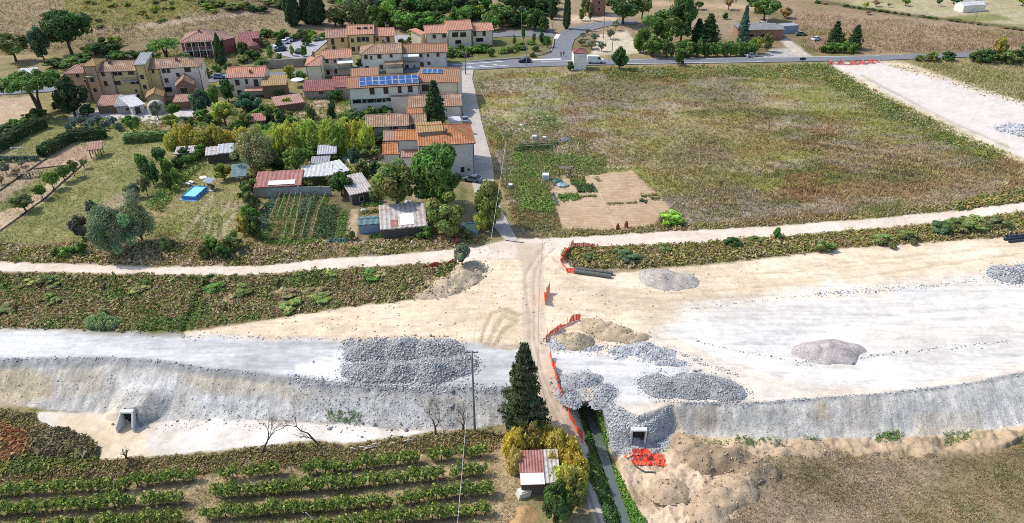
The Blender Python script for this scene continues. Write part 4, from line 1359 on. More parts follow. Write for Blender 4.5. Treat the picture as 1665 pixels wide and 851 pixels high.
# --- yellow house row
house('yellow_row_house', 'ochre left house of the yellow row with a dull salmon roof', (530.5, 61.5), (565.4, 60), 5.4, 8, 'gable', 1.6, 'ochre', 'dull', wins=((541, 68.5, 1.0, 2.0, 'door'), (557, 65.5, 1.0, 1.3), (543, 78, 1.0, 1.2)))
t_ = house('yellow_row_house', 'taller yellow middle house of the row with roof terrace openings', (565.4, 56.5), (607, 55), 6.4, 9, 'gable', 1.9, 'yellow', 'salmon', wins=((573, 66, 1.0, 1.3), (583.5, 64.5, 1.2, 1.6), (591, 64, 1.3, 1.4, 'glass'), (597, 64, 1.2, 1.6), (574.5, 80, 1.1, 1.4), (585, 79, 1.3, 1.4)))
for x0, x1 in ((3.0, 4.3), (5.2, 6.5), (7.4, 8.0)):
    b_ = MB()
    b_.box(x0, x1, 2.35, 2.9, 7.32, 8.05)
    b_.build('roof_opening', GLASS, t_)
house('yellow_row_house', 'ochre right house of the yellow row beside the paved yard', (608, 59), (641, 57.5), 5.4, 8, 'gable', 1.6, 'ochre', 'salmon', wins=((613, 64, 1.0, 1.2), (631, 64.5, 1.1, 1.9, 'door'), (623, 68, 0.6, 1.2)), chim=((0.65, 0.6, 0.8), (0.75, 0.6, 0.8)))
# --- white houses on the main road
t_ = house('white_house', 'white and cream house with an old striped tile roof', (586.5, 88.5), (652.5, 85.5), 5.8, 9, 'hipL', 1.7, 'white', 'old', wins=((595, 93, 1.0, 1.1), (603.5, 94, 0.6, 1.0), (617, 92, 1.2, 1.2), (636, 91, 0.8, 1.0), (597, 111, 1.0, 1.3), (608, 113, 0.5, 0.5), (620, 109, 1.0, 1.2), (646, 113, 0.8, 1.2)), chim=((0.6, 0.6, 0.6),))
b_ = MB()
b_.prism([(7.0, -0.02, 3.4), (7.0, -2.4, 2.9), (12.6, -2.4, 2.9), (12.6, -0.02, 3.4)], 0.1)
b_.build('porch_roof', tiles('old'), t_)
b_ = MB()
b_.box(7.2, 12.4, -2.3, -0.01, -0.5, 1.5)
b_.build('terrace', plaster('cream'), t_)
t_ = house('grey_house', 'grey-white house with a rust roof and white awning on the main road', (653.5, 86), (726.5, 84), 5.0, 8, 'gable', 1.5, 'grey', 'rust', wins=((684.5, 90.5, 0.9, 1.1), (696, 90, 0.7, 1.0), (712, 89, 0.9, 1.2), (686, 105, 1.1, 1.4), (697.5, 103, 0.9, 1.0), (662, 111.5, 1.0, 1.2), (674, 110, 0.5, 1.0)), chim=((0.55, 0.6, 0.6),))
balcony(t_, 0.2, 5.2, 2.3, 1.2, 'white')
# --- modern row
MW = 'cream'
house('modern_row_house', 'left house of the modern row with bright salmon roof', (692, 54.5), (727.5, 53), 5.2, 8, 'gable', 1.6, MW, 'salmon', wins=((706, 59.5, 1.1, 1.3), (722, 58.5, 1.2, 1.2)))
house('modern_row_house', 'tallest middle house of the modern salmon-roofed row', (727.5, 49.5), (767, 47.5), 6.2, 9, 'gable', 2.0, MW, 'salmon', wins=((740, 56.5, 2.0, 1.5, 'glass'), (753, 56.5, 2.0, 1.5), (745, 68.5, 2.0, 1.2, 'glass')))
house('modern_row_house', 'right house of the modern row beside the green bank', (768, 50.5), (801, 49), 5.2, 8, 'gable', 1.6, MW, 'salmon', wins=((772, 55, 1.0, 1.5), (787, 54.5, 1.1, 1.6), (780, 65, 2.4, 1.2, 'glass')))
house('garage_lean_to', 'small salmon-roofed lean-to at the end of the modern row', (684, 56.5), (692, 54.5), 4.4, 5, 'shed', 0.8, MW, 'salmon', cat='annex', wins=())
# --- white house with solar panels
sol = house('solar_house', 'long white house with a row of blue solar panels on its roof', (566, 143.5), (681, 137.5), 7.4, 8.5, 'gable', 1.5, 'white', 'rust', ends=(1, 0),
            wins=((605, 148.5, 1.2, 1.7), (627.5, 147.3, 1.2, 1.7), (650, 146, 0.9, 1.7), (667, 145, 1.2, 1.6), (580.5, 165, 2.2, 1.0, 'glass'), (593, 164.5, 1.2, 1.0, 'glass'), (604, 164, 2.6, 1.0, 'glass'), (615, 163.5, 2.0, 1.0, 'glass'), (624, 163, 1.2, 1.0, 'glass'), (631, 162, 1.4, 0.9, 'glass')))


def solar(h_, x0, n, w, rows, y0, d, h, rise, over=0.35, hlen=1.7):
    u = Vector((0, d / 2, rise)).normalized()
    nrm = Vector((0, -u.z, u.y))
    PV = mat('solar_cell', (0.035, 0.10, 0.28), 0.25, 0.2, 0.6, spec=0.5)
    FR = mat('panel_frame', (0.72, 0.74, 0.76), 0.4, 0.05, 3)
    for r_ in range(rows):
        for i in range(n):
            o = Vector((x0 + i * (w + 0.10), 0, h)) + u * (y0 + r_ * (hlen + 0.08)) + nrm * 0.30
            f = MB()
            a = [o, o + Vector((w, 0, 0)), o + Vector((w, 0, 0)) + u * hlen, o + u * hlen]
            f.prism(a, 0.06)
            fo = f.build('solar_panel', FR, h_)
            g = MB()
            e = 0.07
            a2 = [o + Vector((e, 0, 0)) + u * e, o + Vector((w - e, 0, 0)) + u * e, o + Vector((w - e, 0, 0)) + u * (hlen - e), o + Vector((e, 0, 0)) + u * (hlen - e)]
            g.prism([v + nrm * 0.03 for v in a2], 0.025)
            g.build('cells', PV, fo)


solar(sol, 2.9, 9, 1.62, 2, 0.35, 8.5, 7.4, 1.5, hlen=1.75)
sr = house('solar_house_end', 'cream gabled end block of the solar-panelled house on the lane', (681, 133), (744, 133.5), 7.0, 12, 'gable', 1.9, 'cream', 'rust', wins=((692, 143, 2.0, 1.8),))
solar(sr, 0.4, 4, 1.3, 1, 3.6, 12, 7.0, 1.9, hlen=1.9)
house('blank_block', 'blank pale block projecting from the solar-panelled house', (635.5, 158), (665, 157), 4.6, 4.5, 'flat', 0.1, 'pale_pink', 'dull', over=0.05, cat='annex')
house('tiled_house', 'low house with striped tile roof half hidden by the conifer', (666, 174.5), (750, 171), 3.2, 8, 'gable', 1.7, 'white', 'old', wins=())
house('tile_lean_to', 'small orange tiled lean-to left of the conifer', (664, 188), (686, 187), 2.2, 4, 'shed', 1.0, 'white', 'orange', cat='annex')
house('white_flat_shed', 'white flat-roofed shed beside the lane', (731, 200), (749.5, 199), 2.2, 3.6, 'flat', 0.1, 'white', 'white', over=0.1, cat='shed')
house('tile_shed', 'low shed with mottled orange tiles between the cream and white houses', (572, 128.5), (614, 126.5), 2.6, 6, 'shed', 1.1, 'tan', 'rust', cat='shed')
house('maroon_shed', 'long low shed with a dull maroon roof', (494, 148.5), (545, 146), 2.4, 6, 'shed', 1.0, 'stone', 'maroon', cat='shed', wins=((522, 151, 1.4, 0.9, 'glass'),))
house('maroon_shed', 'shorter maroon-roofed shed touching the solar-panelled house', (544, 142), (566, 140.5), 3.4, 6, 'shed', 1.0, 'stone', 'maroon', cat='shed')
# --- old low house and orange house
house('old_stone_house', 'old low stone house with a pale striped tile roof', (596, 206), (663, 203.5), 4.2, 7.5, 'gable', 1.5, 'stone', 'old', wins=((605, 214.5, 1.0, 2.0, 'door'), (640, 208, 2.0, 1.0)), chim=((0.55, 0.6, 0.5),))
house('old_stone_annex', 'grey gabled annex at the end of the old stone house', (664, 201), (692, 199.5), 3.8, 6, 'gable', 1.2, 'grey', 'old', wins=((670, 209, 1.2, 1.8, 'door'), (681, 207, 1.0, 1.2)))
house('orange_house', 'tall house with a bright orange hipped tile roof on the lane', (680, 236.5), (770.5, 231.5), 7.6, 11, 'hipR', 2.2, 'grey', 'orange', chim=((0.52, 0.25, 0.9),), wins=((752, 276, 0.8, 1.2, 'glass'), (762, 276, 0.5, 0.5, 'glass')), ends=(0, 1))
house('orange_attic', 'raised ochre roof piece above the orange hipped roof', (679.5, 216), (720, 213), 9.4, 4, 'shed', 0.6, 'stone', 'ochre', cat='annex', over=0.15)
house('orange_wing', 'orange-roofed left wing of the tall orange house', (646, 227.5), (680, 226.5), 6.0, 6, 'gable', 1.0, 'grey', 'orange', ends=(1, 0), wins=())
house('orange_wing_low', 'lower pinkish-roofed piece at the left of the orange wing', (626, 228), (647, 227), 4.6, 6, 'gable', 1.0, 'grey', 'dull', wins=())
house('orange_front_annex', 'front annex with orange tiles and a white skylight', (624.5, 250), (648, 249), 3.0, 6, 'gable', 1.2, 'white', 'orange', cat='annex', wins=())
house('tiled_front_annex', 'front annex with old reddish tiles before the orange wing', (655, 255), (679, 254), 3.0, 6.5, 'shed', 1.6, 'white', 'dull', cat='annex', wins=())
# --- transformer tower, brick tower, low red house
house('transformer_tower', 'white transformer tower with a small red roof at the meadow edge', (933.5, 86.5), (954.5, 86), 5.4, 4.0, 'hip', 0.8, 'white', 'maroon', over=0.2, cat='tower', wins=())
house('brick_tower_house', 'tall brick house cut by the top edge between cypress and trees', (964, -12), (986, -12), 9.0, 7, 'hip', 1.5, 'brick', 'dull', wins=((974, 4, 0.9, 1.2), (974, 15, 0.9, 1.2)), lwins=())
house('low_red_house', 'low flat-roofed house with a brick-red end wall', (1206, 49.5), (1273.5, 49), 3.4, 9, 'flat', 0.1, 'brick', 'slate', over=0.5, wins=((1222, 58, 2.0, 1.2, 'glass'), (1240, 58, 1.6, 1.2, 'glass')))
house('blue_container', 'blue-grey container shed beside the low red house', (1274.5, 44), (1299, 42.5), 2.6, 4, 'flat', 0.1, 'blue', 'grey', over=0.05, cat='container')
house('greenhouse', 'long white polytunnel in the far pale field', (1568, 10), (1604, 8), 2.6, 5, 'gable', 1.2, 'white', 'white', cat='polytunnel', over=0.05, wins=())

# --- garden sheds in the middle
s1 = house('red_tin_shed', 'long shed with a faded red sheet roof above the vegetable garden', (416, 304), (487, 300), 2.3, 5.2, 'shed', 0.8, 'stone', 'redtin', cat='shed', per=0.9)
b_ = MB()
b_.prism([(2.4, 0.0, 2.52), (7.8, 0.0, 2.52), (7.8, 1.6, 2.77), (2.4, 1.6, 2.77)], 0.04)
b_.build('white_sheet', mat('white_tarp', (0.72, 0.70, 0.68), 0.7, 0.1, 2), s1)
house('white_tin_shed', 'open shed with a white sheet roof beside the red tin shed', (490, 287), (536, 284.5), 2.6, 4, 'shed', 0.5, 'dark', 'white', cat='shed', open_front=True, per=0.9)
house('white_tin_lean_to', 'second white sheet roof beside the dark leafy tree', (536, 284), (565, 277), 2.7, 5, 'shed', 0.4, 'dark', 'white', cat='shed', open_front=True, per=0.9)
house('small_grey_shed', 'small shed with a blue-grey roof below the bamboo', (518, 250.5), (544.5, 249), 2.4, 3.5, 'shed', 0.5, 'stone', 'tin', cat='shed')
house('flat_stone_store', 'low stone store with a pale roof below the grey shed', (507, 270), (533, 268.5), 1.8, 4, 'shed', 0.3, 'brick', 'grey', cat='shed')
house('weathered_shed', 'dark shed with a weathered brown sheet roof beside the wide olive-green tree', (571, 316), (604, 309), 2.4, 7, 'shed', 0.8, 'dark', 'patch', cat='shed', wins=((588, 323, 0.8, 1.0, 'glass'),))
s2 = house('patchwork_shed', 'wide shed roofed with patched rusty and white sheets', (621, 372), (692, 366), 2.4, 7.5, 'shed', 0.8, 'dark', 'patch', cat='shed', per=0.9)
L_ = 8
b_ = MB()
b_.prism([(3.4, 0.4, 2.60), (6.0, 0.4, 2.60), (6.0, 4.2, 3.01), (3.4, 4.2, 3.01)], 0.05)
b_.build('white_sheet', _M['white_tarp'], s2)
b_ = MB()
b_.prism([(1.6, 0.0, 2.555), (2.9, 0.0, 2.555), (2.9, 2.4, 2.815), (1.6, 2.4, 2.815)], 0.05)
b_.build('rusty_sheet', tiles('redtin'), s2)
b_ = MB()
b_.tube([(5.2, -0.3, -0.2), (6.1, 1.0, 2.5)], 0.08)
b_.build('prop', BARK, s2)
s3 = house('net_house', 'small green-grey netted greenhouse beside the bare soil bed', (583, 366.5), (622, 363.5), 1.9, 3.2, 'gable', 0.4, 'blue', 'teal', cat='greenhouse', over=0.06, per=1.1)
house('dark_hut', 'dark hut with a pale roof in the golden reeds', (286, 250), (314, 248), 2.0, 3, 'shed', 0.3, 'dark', 'patch', cat='hut')
house('dark_shed', 'dark open shed with white roof sheets beside the big grey-olive tree', (336, 252), (356, 250), 2.2, 3.2, 'shed', 0.4, 'dark', 'patch', cat='shed', per=0.9)
house('dark_shed', 'dark plank shed with a grey striped roof beside the big grey-olive tree', (356, 249), (377, 247), 2.5, 3.6, 'shed', 0.5, 'dark', 'tin', cat='shed', per=0.9)
house('tarp_canopy', 'sagging grey-green canopy on posts in the pool garden', (378, 287), (398, 285), 2.1, 4.6, 'shed', 0.6, 'dark', 'teal', cat='canopy', open_front=True, per=1.4, amp=0.02)
house('red_hut', 'little hut with a red-brown roof on the tilled bed', (143, 244), (163, 241.5), 2.2, 3.2, 'shed', 0.5, 'dark', 'dull', cat='hut', open_front=True)
house('red_garden_hut', 'small shed with red roof left of the bare clay bank', (403, 197.5), (430, 195.5), 2.0, 4, 'shed', 0.4, 'brown', 'redtin', cat='shed')
# garden wall below the red tin shed: separate concrete panels between posts
gw = empty('garden_wall', G(428, 320))
tag(gw, 'grey concrete panel wall behind the vegetable garden', 'wall')
pa, pb = G(416, 320), G(540, 317)
for i in range(7):
    a_, b2_ = pa.lerp(pb, i / 7), pa.lerp(pb, (i + 1) / 7)
    d_ = (b2_ - a_)
    n_ = Vector((-d_.y, d_.x, 0)).normalized() * 0.07
    b_ = MB()
    e_ = d_.normalized() * 0.09
    a1, b1 = a_ + e_ - gw.location, b2_ - e_ - gw.location
    b_.prism([a1 + Vector((0, 0, -0.3)), b1 + Vector((0, 0, -0.3)), b1 + Vector((0, 0, 2.0)), a1 + Vector((0, 0, 2.0))], 0.12)
    b_.build('panel', CONC_G, gw)
    c_ = MB()
    a0 = a_ - gw.location
    c_.box(a0.x - 0.1, a0.x + 0.1, a0.y - 0.14, a0.y + 0.14, -0.3, 2.15)
    c_.build('post', CONC_G, gw)
# stone wall along the street
sw = MB()
pa, pb = P(430, 112), P(500, 108)
d_ = pb - pa
sw.prism([pa + Vector((0, 0, -0.3)), pb + Vector((0, 0, -0.3)), pb + Vector((0, 0, 2.6)), pa + Vector((0, 0, 2.6))], 0.4)
tag(sw.build('retaining_wall', plaster('stone')), 'grey stone retaining wall below the car park', 'wall')
# --- shed at the bottom
P0 = G(845, 802)
s4 = house('corrugated_shed', 'little shed roofed with rusty red and white corrugated sheets among golden canes', (848, 787), (884, 786), 2.1, 4.6, 'shed', 0.5, 'dark', 'redtin', z0=-3.2, cat='shed', per=0.35, over=0.15)
b_ = MB()
b_.prism([(-0.1, -0.25, 2.23), (2.75, -0.25, 2.23), (2.75, 1.35, 2.40), (-0.1, 1.35, 2.40)], 0.05)
b_.build('white_sheet', _M['white_tarp'], s4)
s5 = house('shed_annex', 'grey speckled lean-to roof beside the little corrugated shed', (885, 785), (911, 784), 2.05, 4.6, 'shed', 0.5, 'dark', 'patch', z0=-3.2, cat='shed', per=0.5, over=0.1)
# ================================================================== building site: heaps, rubble, nets, pipes, culverts, poles
def ico():
    t = (1 + 5 ** 0.5) / 2
    v = np.array([(-1, t, 0), (1, t, 0), (-1, -t, 0), (1, -t, 0), (0, -1, t), (0, 1, t), (0, -1, -t), (0, 1, -t), (t, 0, -1), (t, 0, 1), (-t, 0, -1), (-t, 0, 1)], float)
    f = np.array([(0, 11, 5), (0, 5, 1), (0, 1, 7), (0, 7, 10), (0, 10, 11), (1, 5, 9), (5, 11, 4), (11, 10, 2), (10, 7, 6), (7, 1, 8), (3, 9, 4), (3, 4, 2), (3, 2, 6), (3, 6, 8), (3, 8, 9), (4, 9, 5), (2, 4, 11), (6, 2, 10), (8, 6, 7), (9, 8, 1)])
    return v / np.linalg.norm(v[0]), f


IV, IF = ico()


def rocks(pts, size, cols, rg, flat=0.75):
    """broken stones on given points: verts, faces, colours"""
    n = len(pts)
    v = np.repeat(IV[None], n, 0) * rg.uniform(0.45, 1.35, (n, 12, 1))
    sc = rg.uniform(0.5, 1.4, (n, 1, 3))
    sc[..., 2] *= flat
    v = v * sc
    a = rg.uniform(0, 2 * np.pi, n)
    ca, sa = np.cos(a)[:, None], np.sin(a)[:, None]
    x, y = v[..., 0] * ca - v[..., 1] * sa, v[..., 0] * sa + v[..., 1] * ca
    v = np.stack([x, y, v[..., 2]], -1) * size[:, None, None] + pts[:, None, :]
    f = (IF[None] + (np.arange(n) * 12)[:, None, None]).reshape(-1, 3)
    c = np.repeat(cols * rg.uniform(0.8, 1.12, (n, 1)), 12, 0)
    return v.reshape(-1, 3), f, c


GREYS = [(0.30, 0.298, 0.298), (0.36, 0.358, 0.358), (0.43, 0.425, 0.42), (0.51, 0.50, 0.485)]
PALES = [(0.38, 0.385, 0.395), (0.50, 0.505, 0.51), (0.60, 0.60, 0.60)]
CLODS = [(0.26, 0.195, 0.13), (0.38, 0.29, 0.195), (0.48, 0.37, 0.25)]


def heap(name, label, cat, mounds, n, size, pal, seed, base_c, rough=0.25, pad=1.0):
    """a tipped heap: mounds are (sheet x, y, half width, half depth in metres, height)"""
    rg = np.random.default_rng(seed)
    cs = [(G(mx, my), rx, ry, hh) for mx, my, rx, ry, hh in mounds]
    x0 = min(c.x - rx for c, rx, ry, hh in cs) - pad
    x1 = max(c.x + rx for c, rx, ry, hh in cs) + pad
    y0 = min(c.y - ry for c, rx, ry, hh in cs) - pad
    y1 = max(c.y + ry for c, rx, ry, hh in cs) + pad

    def hf(x, y):
        z = np.zeros_like(x)
        wx = x + (vnoise(x, y, 2.2, seed) - 0.5) * 1.2
        wy = y + (vnoise(x, y, 2.2, seed + 1) - 0.5) * 1.2
        for c, rx, ry, hh in cs:
            d = np.sqrt(((wx - c.x) / rx) ** 2 + ((wy - c.y) / ry) ** 2)
            z = np.maximum(z, hh * np.clip(1 - d, 0, 1) ** 0.85)
        return z
    st = 0.28
    xs, ys = np.arange(x0, x1, st), np.arange(y0, y1, st)
    X, Y = np.meshgrid(xs, ys)
    zb = np.mean([c.z for c, *_ in cs])
    gz = np.zeros_like(X) + zb
    if len(cs) > 1:                       # follow the ground between the mounds
        w = sum(1 / (0.5 + np.hypot(X - c.x, Y - c.y) ** 2) for c, *_ in cs)
        gz = sum(c.z / (0.5 + np.hypot(X - c.x, Y - c.y) ** 2) for c, *_ in cs) / w
    Hh = hf(X, Y)
    Z = gz - 0.12 + Hh + np.where(Hh > 0.02, (fbm(X, Y, 0.9, seed + 4, 3) - 0.5) * rough, -0.25)
    V_ = np.stack([X, Y, Z], -1).reshape(-1, 3)
    r_, c_ = X.shape
    id_ = np.arange(r_ * c_).reshape(r_, c_)
    q = np.stack([id_[:-1, :-1], id_[:-1, 1:], id_[1:, 1:], id_[1:, :-1]], -1).reshape(-1, 4)
    hq = np.maximum.reduce([Hh.reshape(-1)[q[:, k]] for k in range(4)])
    q = q[hq > 0.01]
    used, inv = np.unique(q, return_inverse=True)
    bc = np.array(base_c) * (0.8 + 0.4 * fbm(X, Y, 1.3, seed + 8, 3)).reshape(-1)[used][:, None]
    t = empty(name, (0, 0, 0))
    tag(t, label, cat, kind='stuff')
    link('mound', mesh_np(name, V_[used], inv.reshape(q.shape), bc, True), _M['turned_earth'] if pal is CLODS else _M['fill_gravel'], t)
    if n:
        px_, py_ = rg.uniform(x0, x1, n * 4), rg.uniform(y0, y1, n * 4)
        hh_ = hf(px_, py_)
        nb_ = np.maximum.reduce([hf(px_ + ox, py_ + oy) for ox, oy in ((0.9, 0), (-0.9, 0), (0, 0.9), (0, -0.9), (0, 0))])
        k = np.where((hh_ > 0.05) | ((nb_ > 0.02) & (rg.uniform(0, 1, len(px_)) < 0.22)))[0][:n]
        gi = gz[np.clip(((py_[k] - y0) / st).astype(int), 0, r_ - 1), np.clip(((px_[k] - x0) / st).astype(int), 0, c_ - 1)]
        p = np.stack([px_[k], py_[k], gi + np.maximum(hh_[k], 0.1) - 0.07], -1)
        s = size[0] + (size[1] - size[0]) * rg.uniform(0, 1, len(k)) ** 3.0
        v, f, c = rocks(p, s, mixc(pal, rg.uniform(0, 1, len(k))), rg)
        o = link('stones', mesh_np(name + '_stones', v, f, c), ROCK_V, t)
        o['kind'] = 'stuff'
    return t


def rubble(name, label, polys, counts, size, pal, seed, jitter=1.0):
    rg = np.random.default_rng(seed)
    V_, F_, C_ = [], [], []
    nv = 0
    for poly, n in zip(polys, counts):
        if len(poly) and isinstance(poly[0], (int, float)):
            continue
        if poly[0] == 'line':
            pts, wd = poly[1], poly[2]
            pts = np.array(pts, float)
            seg = np.hypot(*np.diff(pts, axis=0).T)
            t = rg.uniform(0, seg.sum(), n)
            cum = np.concatenate([[0], np.cumsum(seg)])
            u = np.interp(t, cum, pts[:, 0]) + rg.normal(0, wd * 1.2, n)
            v = np.interp(t, cum, pts[:, 1]) + rg.normal(0, wd, n)
        else:
            uv = rand_in(poly, n, seed + 1)
            u, v = uv[:, 0], uv[:, 1]
        p, _ = Gs(u, v)
        s = size[0] + (size[1] - size[0]) * rg.uniform(0, 1, n) ** 2.4
        p[:, 2] += s * 0.25
        vv, ff, cc = rocks(p, s, mixc(pal, rg.uniform(0, 1, n)), rg)
        V_.append(vv)
        F_.append(ff + nv)
        C_.append(cc)
        nv += len(vv)
    o = link(name, mesh_np(name, np.concatenate(V_), np.concatenate(F_), np.concatenate(C_)), ROCK_V)
    return tag(o, label, 'rubble', kind='stuff')


FOL = 2.35
WGAIN = 2.05


def rand_in(poly, n, seed):
    r = np.random.default_rng(seed)
    q = np.array(poly, float)
    out = []
    tot = 0
    while tot < n:
        u = r.uniform(q[:, 0].min(), q[:, 0].max(), n)
        v = r.uniform(q[:, 1].min(), q[:, 1].max(), n)
        k = inside(poly, u, v)
        out.append(np.stack([u[k], v[k]], 1))
        tot += int(k.sum())
    o = np.concatenate(out)[:n]
    return o + r.normal(0, 2.2, o.shape)


heap('rock_heap', 'largest heap of dark grey broken rock on the white road bed', 'rock heap',
     [(600, 572, 4.2, 3.0, 1.5), (655, 570, 4.5, 3.0, 1.7), (710, 572, 4.5, 3.0, 1.6), (600, 604, 4.0, 2.6, 1.4), (650, 605, 4.2, 2.6, 1.5), (705, 604, 4.5, 3.0, 1.9), (742, 596, 3.2, 2.8, 1.3)], 10500, (0.03, 0.20), GREYS, 1, (0.30, 0.298, 0.298))
heap('rock_heap', 'rounded heap of grey rock above the culvert and stream', 'rock heap', [(1085, 630, 4.0, 2.8, 1.3), (1125, 630, 4.6, 3.2, 1.7), (1165, 632, 4.2, 2.8, 1.3)], 5600, (0.025, 0.14), GREYS, 2, (0.33, 0.328, 0.325))
heap('soil_heap', 'pointed heap of brown soil beside the bent orange net', 'soil heap', [(936, 556, 3.2, 2.4, 1.9), (925, 550, 2.0, 1.6, 0.9)], 160, (0.04, 0.16), CLODS, 3, (0.40, 0.325, 0.225), 0.5)
heap('soil_heap', 'long low heap of yellowish soil next to the pointed one', 'soil heap', [(978, 534, 3.2, 2.4, 1.2), (998, 542, 3.4, 2.2, 1.1), (1025, 549, 3.4, 1.8, 1.0), (962, 526, 2.4, 1.6, 0.7)], 220, (0.04, 0.16), CLODS, 4, (0.46, 0.365, 0.245), 0.7)
heap('gravel_heap', 'smooth pinkish gravel heap on the white road bed', 'gravel heap', [(1322, 572, 3.6, 2.6, 1.2), (1352, 574, 4.4, 3.0, 1.5), (1378, 570, 2.6, 2.0, 0.7)], 0, (0.05, 0.1), GREYS, 5, (0.42, 0.37, 0.345), 0.06)
heap('gravel_heap', 'low grey-brown gravel heap beside the two drain pipes', 'gravel heap', [(1075, 455, 4.0, 3.4, 1.3), (1105, 458, 3.4, 3.0, 0.9)], 100, (0.05, 0.16), GREYS, 6, (0.42, 0.37, 0.32), 0.10)
heap('rock_heap', 'grey rock heap at the far right end of the white road bed', 'rock heap', [(1645, 447, 4.6, 3.0, 1.3), (1690, 443, 5.0, 3.0, 1.4)], 1600, (0.06, 0.26), GREYS, 7, (0.33, 0.335, 0.345))
heap('rock_heap', 'pale grey rock heap on the far new gravel road', 'rock heap', [(1655, 212, 6.0, 4.5, 1.2), (1690, 216, 6.0, 5.0, 1.2)], 600, (0.15, 0.5), PALES, 8, (0.45, 0.45, 0.46))
heap('earth_mound', 'ragged mound of clods at the end of the left weed belt', 'earth mound', [(725, 464, 4.0, 3.2, 1.3), (750, 452, 3.8, 3.4, 1.5), (765, 438, 3.0, 2.6, 1.2), (700, 476, 3.0, 2.0, 0.8)], 500, (0.04, 0.24), CLODS, 9, (0.46, 0.37, 0.26), 0.9)
heap('hay_heap', 'rust-coloured heap of dry hay below the little corrugated shed', 'hay heap', [(856, 838, 2.0, 1.8, 0.9), (850, 856, 1.8, 1.4, 0.8)], 0, (0.1, 0.2), CLODS, 10, (0.42, 0.27, 0.13), 0.3)
heap('rubble_ridge', 'ridge of pale rock rubble along the lower edge of the soil heaps', 'rubble', [(912, 556, 2.4, 1.6, 0.7), (1045, 570, 3.4, 1.6, 0.9), (1065, 575, 3.4, 1.6, 0.8), (1010, 572, 3.0, 1.2, 0.5), (1090, 588, 3.0, 1.4, 0.6), (960, 566, 3.2, 1.0, 0.4)], 2600, (0.025, 0.16), PALES, 11, (0.42, 0.42, 0.425))
heap('rock_shoulder', 'shoulder of rock fill beside the long orange net', 'rock fill', [(930, 622, 2.6, 2.0, 0.8), (955, 616, 2.6, 2.0, 0.9), (985, 640, 2.2, 2.4, 0.6), (925, 640, 1.6, 2.4, 0.6)], 2400, (0.025, 0.16), GREYS, 12, (0.35, 0.355, 0.365))
rubble('culvert_rubble', 'broken rock covering the slope round the right-hand culvert', [RFILL, [(985, 690), (1100, 690), (1085, 735), (990, 742)], [(912, 645), (940, 650), (945, 690), (935, 680)]], [5200, 1200, 400], (0.025, 0.15), PALES + GREYS[1:], 13)
rubble('bed_edge_rubble', 'line of loose rocks along the edges of the road bed',
       [('line', [(1120, 503), (1240, 488), (1340, 478)], 1.2), ('line', [(1330, 479), (1420, 472), (1500, 466)], 3.0), ('line', [(1500, 466), (1640, 450)], 2.2), ('line', [(1290, 590), (1360, 588), (1450, 575), (1540, 566), (1640, 556)], 2.2),
        ('line', [(1110, 656), (1240, 654), (1430, 641), (1560, 626), (1665, 606)], 1.5), ('line', [(1080, 565), (1140, 590), (1200, 610)], 2.0), ('line', [(1120, 552), (1200, 572), (1290, 588)], 1.0),
        ('line', [(200, 543), (300, 548), (420, 548), (560, 552), (760, 556)], 1.6), ('line', [(0, 586), (168, 582), (258, 588), (336, 600), (420, 608)], 1.8), ('line', [(467, 614), (545, 622), (632, 629), (762, 630), (820, 632)], 4.0)],
       [90, 420, 200, 420, 380, 260, 90, 260, 380, 1300], (0.03, 0.17), GREYS + PALES, 14)
rubble('slope_rubble', 'loose stones strewn over the left-hand bank and its foot',
       [[(470, 612), (640, 628), (820, 632), (820, 690), (700, 696), (560, 688), (480, 660)], [(140, 655), (420, 660), (560, 680), (700, 695), (640, 705), (420, 700), (230, 700)], [(0, 600), (420, 625), (420, 680), (0, 655)]],
       [1800, 700, 500], (0.025, 0.13), GREYS + PALES[1:2], 15)
rubble('right_slope_rubble', 'fine stones strewn over the right-hand bank', [[(1100, 660), (1430, 645), (1665, 610), (1665, 690), (1430, 712), (1110, 706)]], [700], (0.025, 0.10), GREYS + PALES[:2], 16)
rubble('earth_clods', 'brown clods on the turned earth below the right-hand culvert', [EARTH_P, [(1110, 735), (1180, 728), (1245, 760), (1225, 805), (1170, 800), (1120, 770)], [(1240, 740), (1330, 712), (1345, 725), (1260, 760)], [(1140, 780), (1225, 790), (1190, 880), (1120, 880)]], [260, 260, 100, 160], (0.03, 0.18), CLODS, 17)
heap('earth_mound', 'dark brown ragged earth mound right of the fallen net', 'earth mound', [(1150, 750, 3.0, 2.2, 1.5), (1185, 752, 3.4, 2.4, 1.9), (1222, 768, 3.0, 2.4, 1.6)], 320, (0.04, 0.20), CLODS, 27, (0.30, 0.225, 0.15), 0.9)
heap('earth_mound', 'pale clod mound at the foot of the right-hand bank', 'earth mound', [(1120, 722, 2.6, 1.8, 1.1), (1280, 738, 3.6, 1.6, 1.1), (1320, 728, 3.0, 1.6, 0.9)], 240, (0.04, 0.18), CLODS, 28, (0.45, 0.34, 0.225), 0.8)
heap('earth_mound', 'tan ridge of dug earth beside the low meadow', 'earth mound', [(1175, 812, 2.8, 2.2, 1.3), (1200, 795, 2.4, 2.0, 1.2), (1150, 840, 2.6, 2.2, 1.0), (1090, 800, 2.6, 1.6, 0.6)], 240, (0.04, 0.18), CLODS, 29, (0.43, 0.325, 0.215), 0.8)
rubble('road_side_spoil', 'pale spoil stones along the far gravel road', [('line', [(1440, 104), (1500, 118), (1600, 148), (1665, 170)], 3), ('line', [(1360, 112), (1420, 150), (1530, 205), (1640, 258)], 3), ('line', [(890, 190), (850, 205)], 4)], [500, 420, 60], (0.10, 0.42), [(0.50, 0.41, 0.29), (0.64, 0.54, 0.40)], 18)
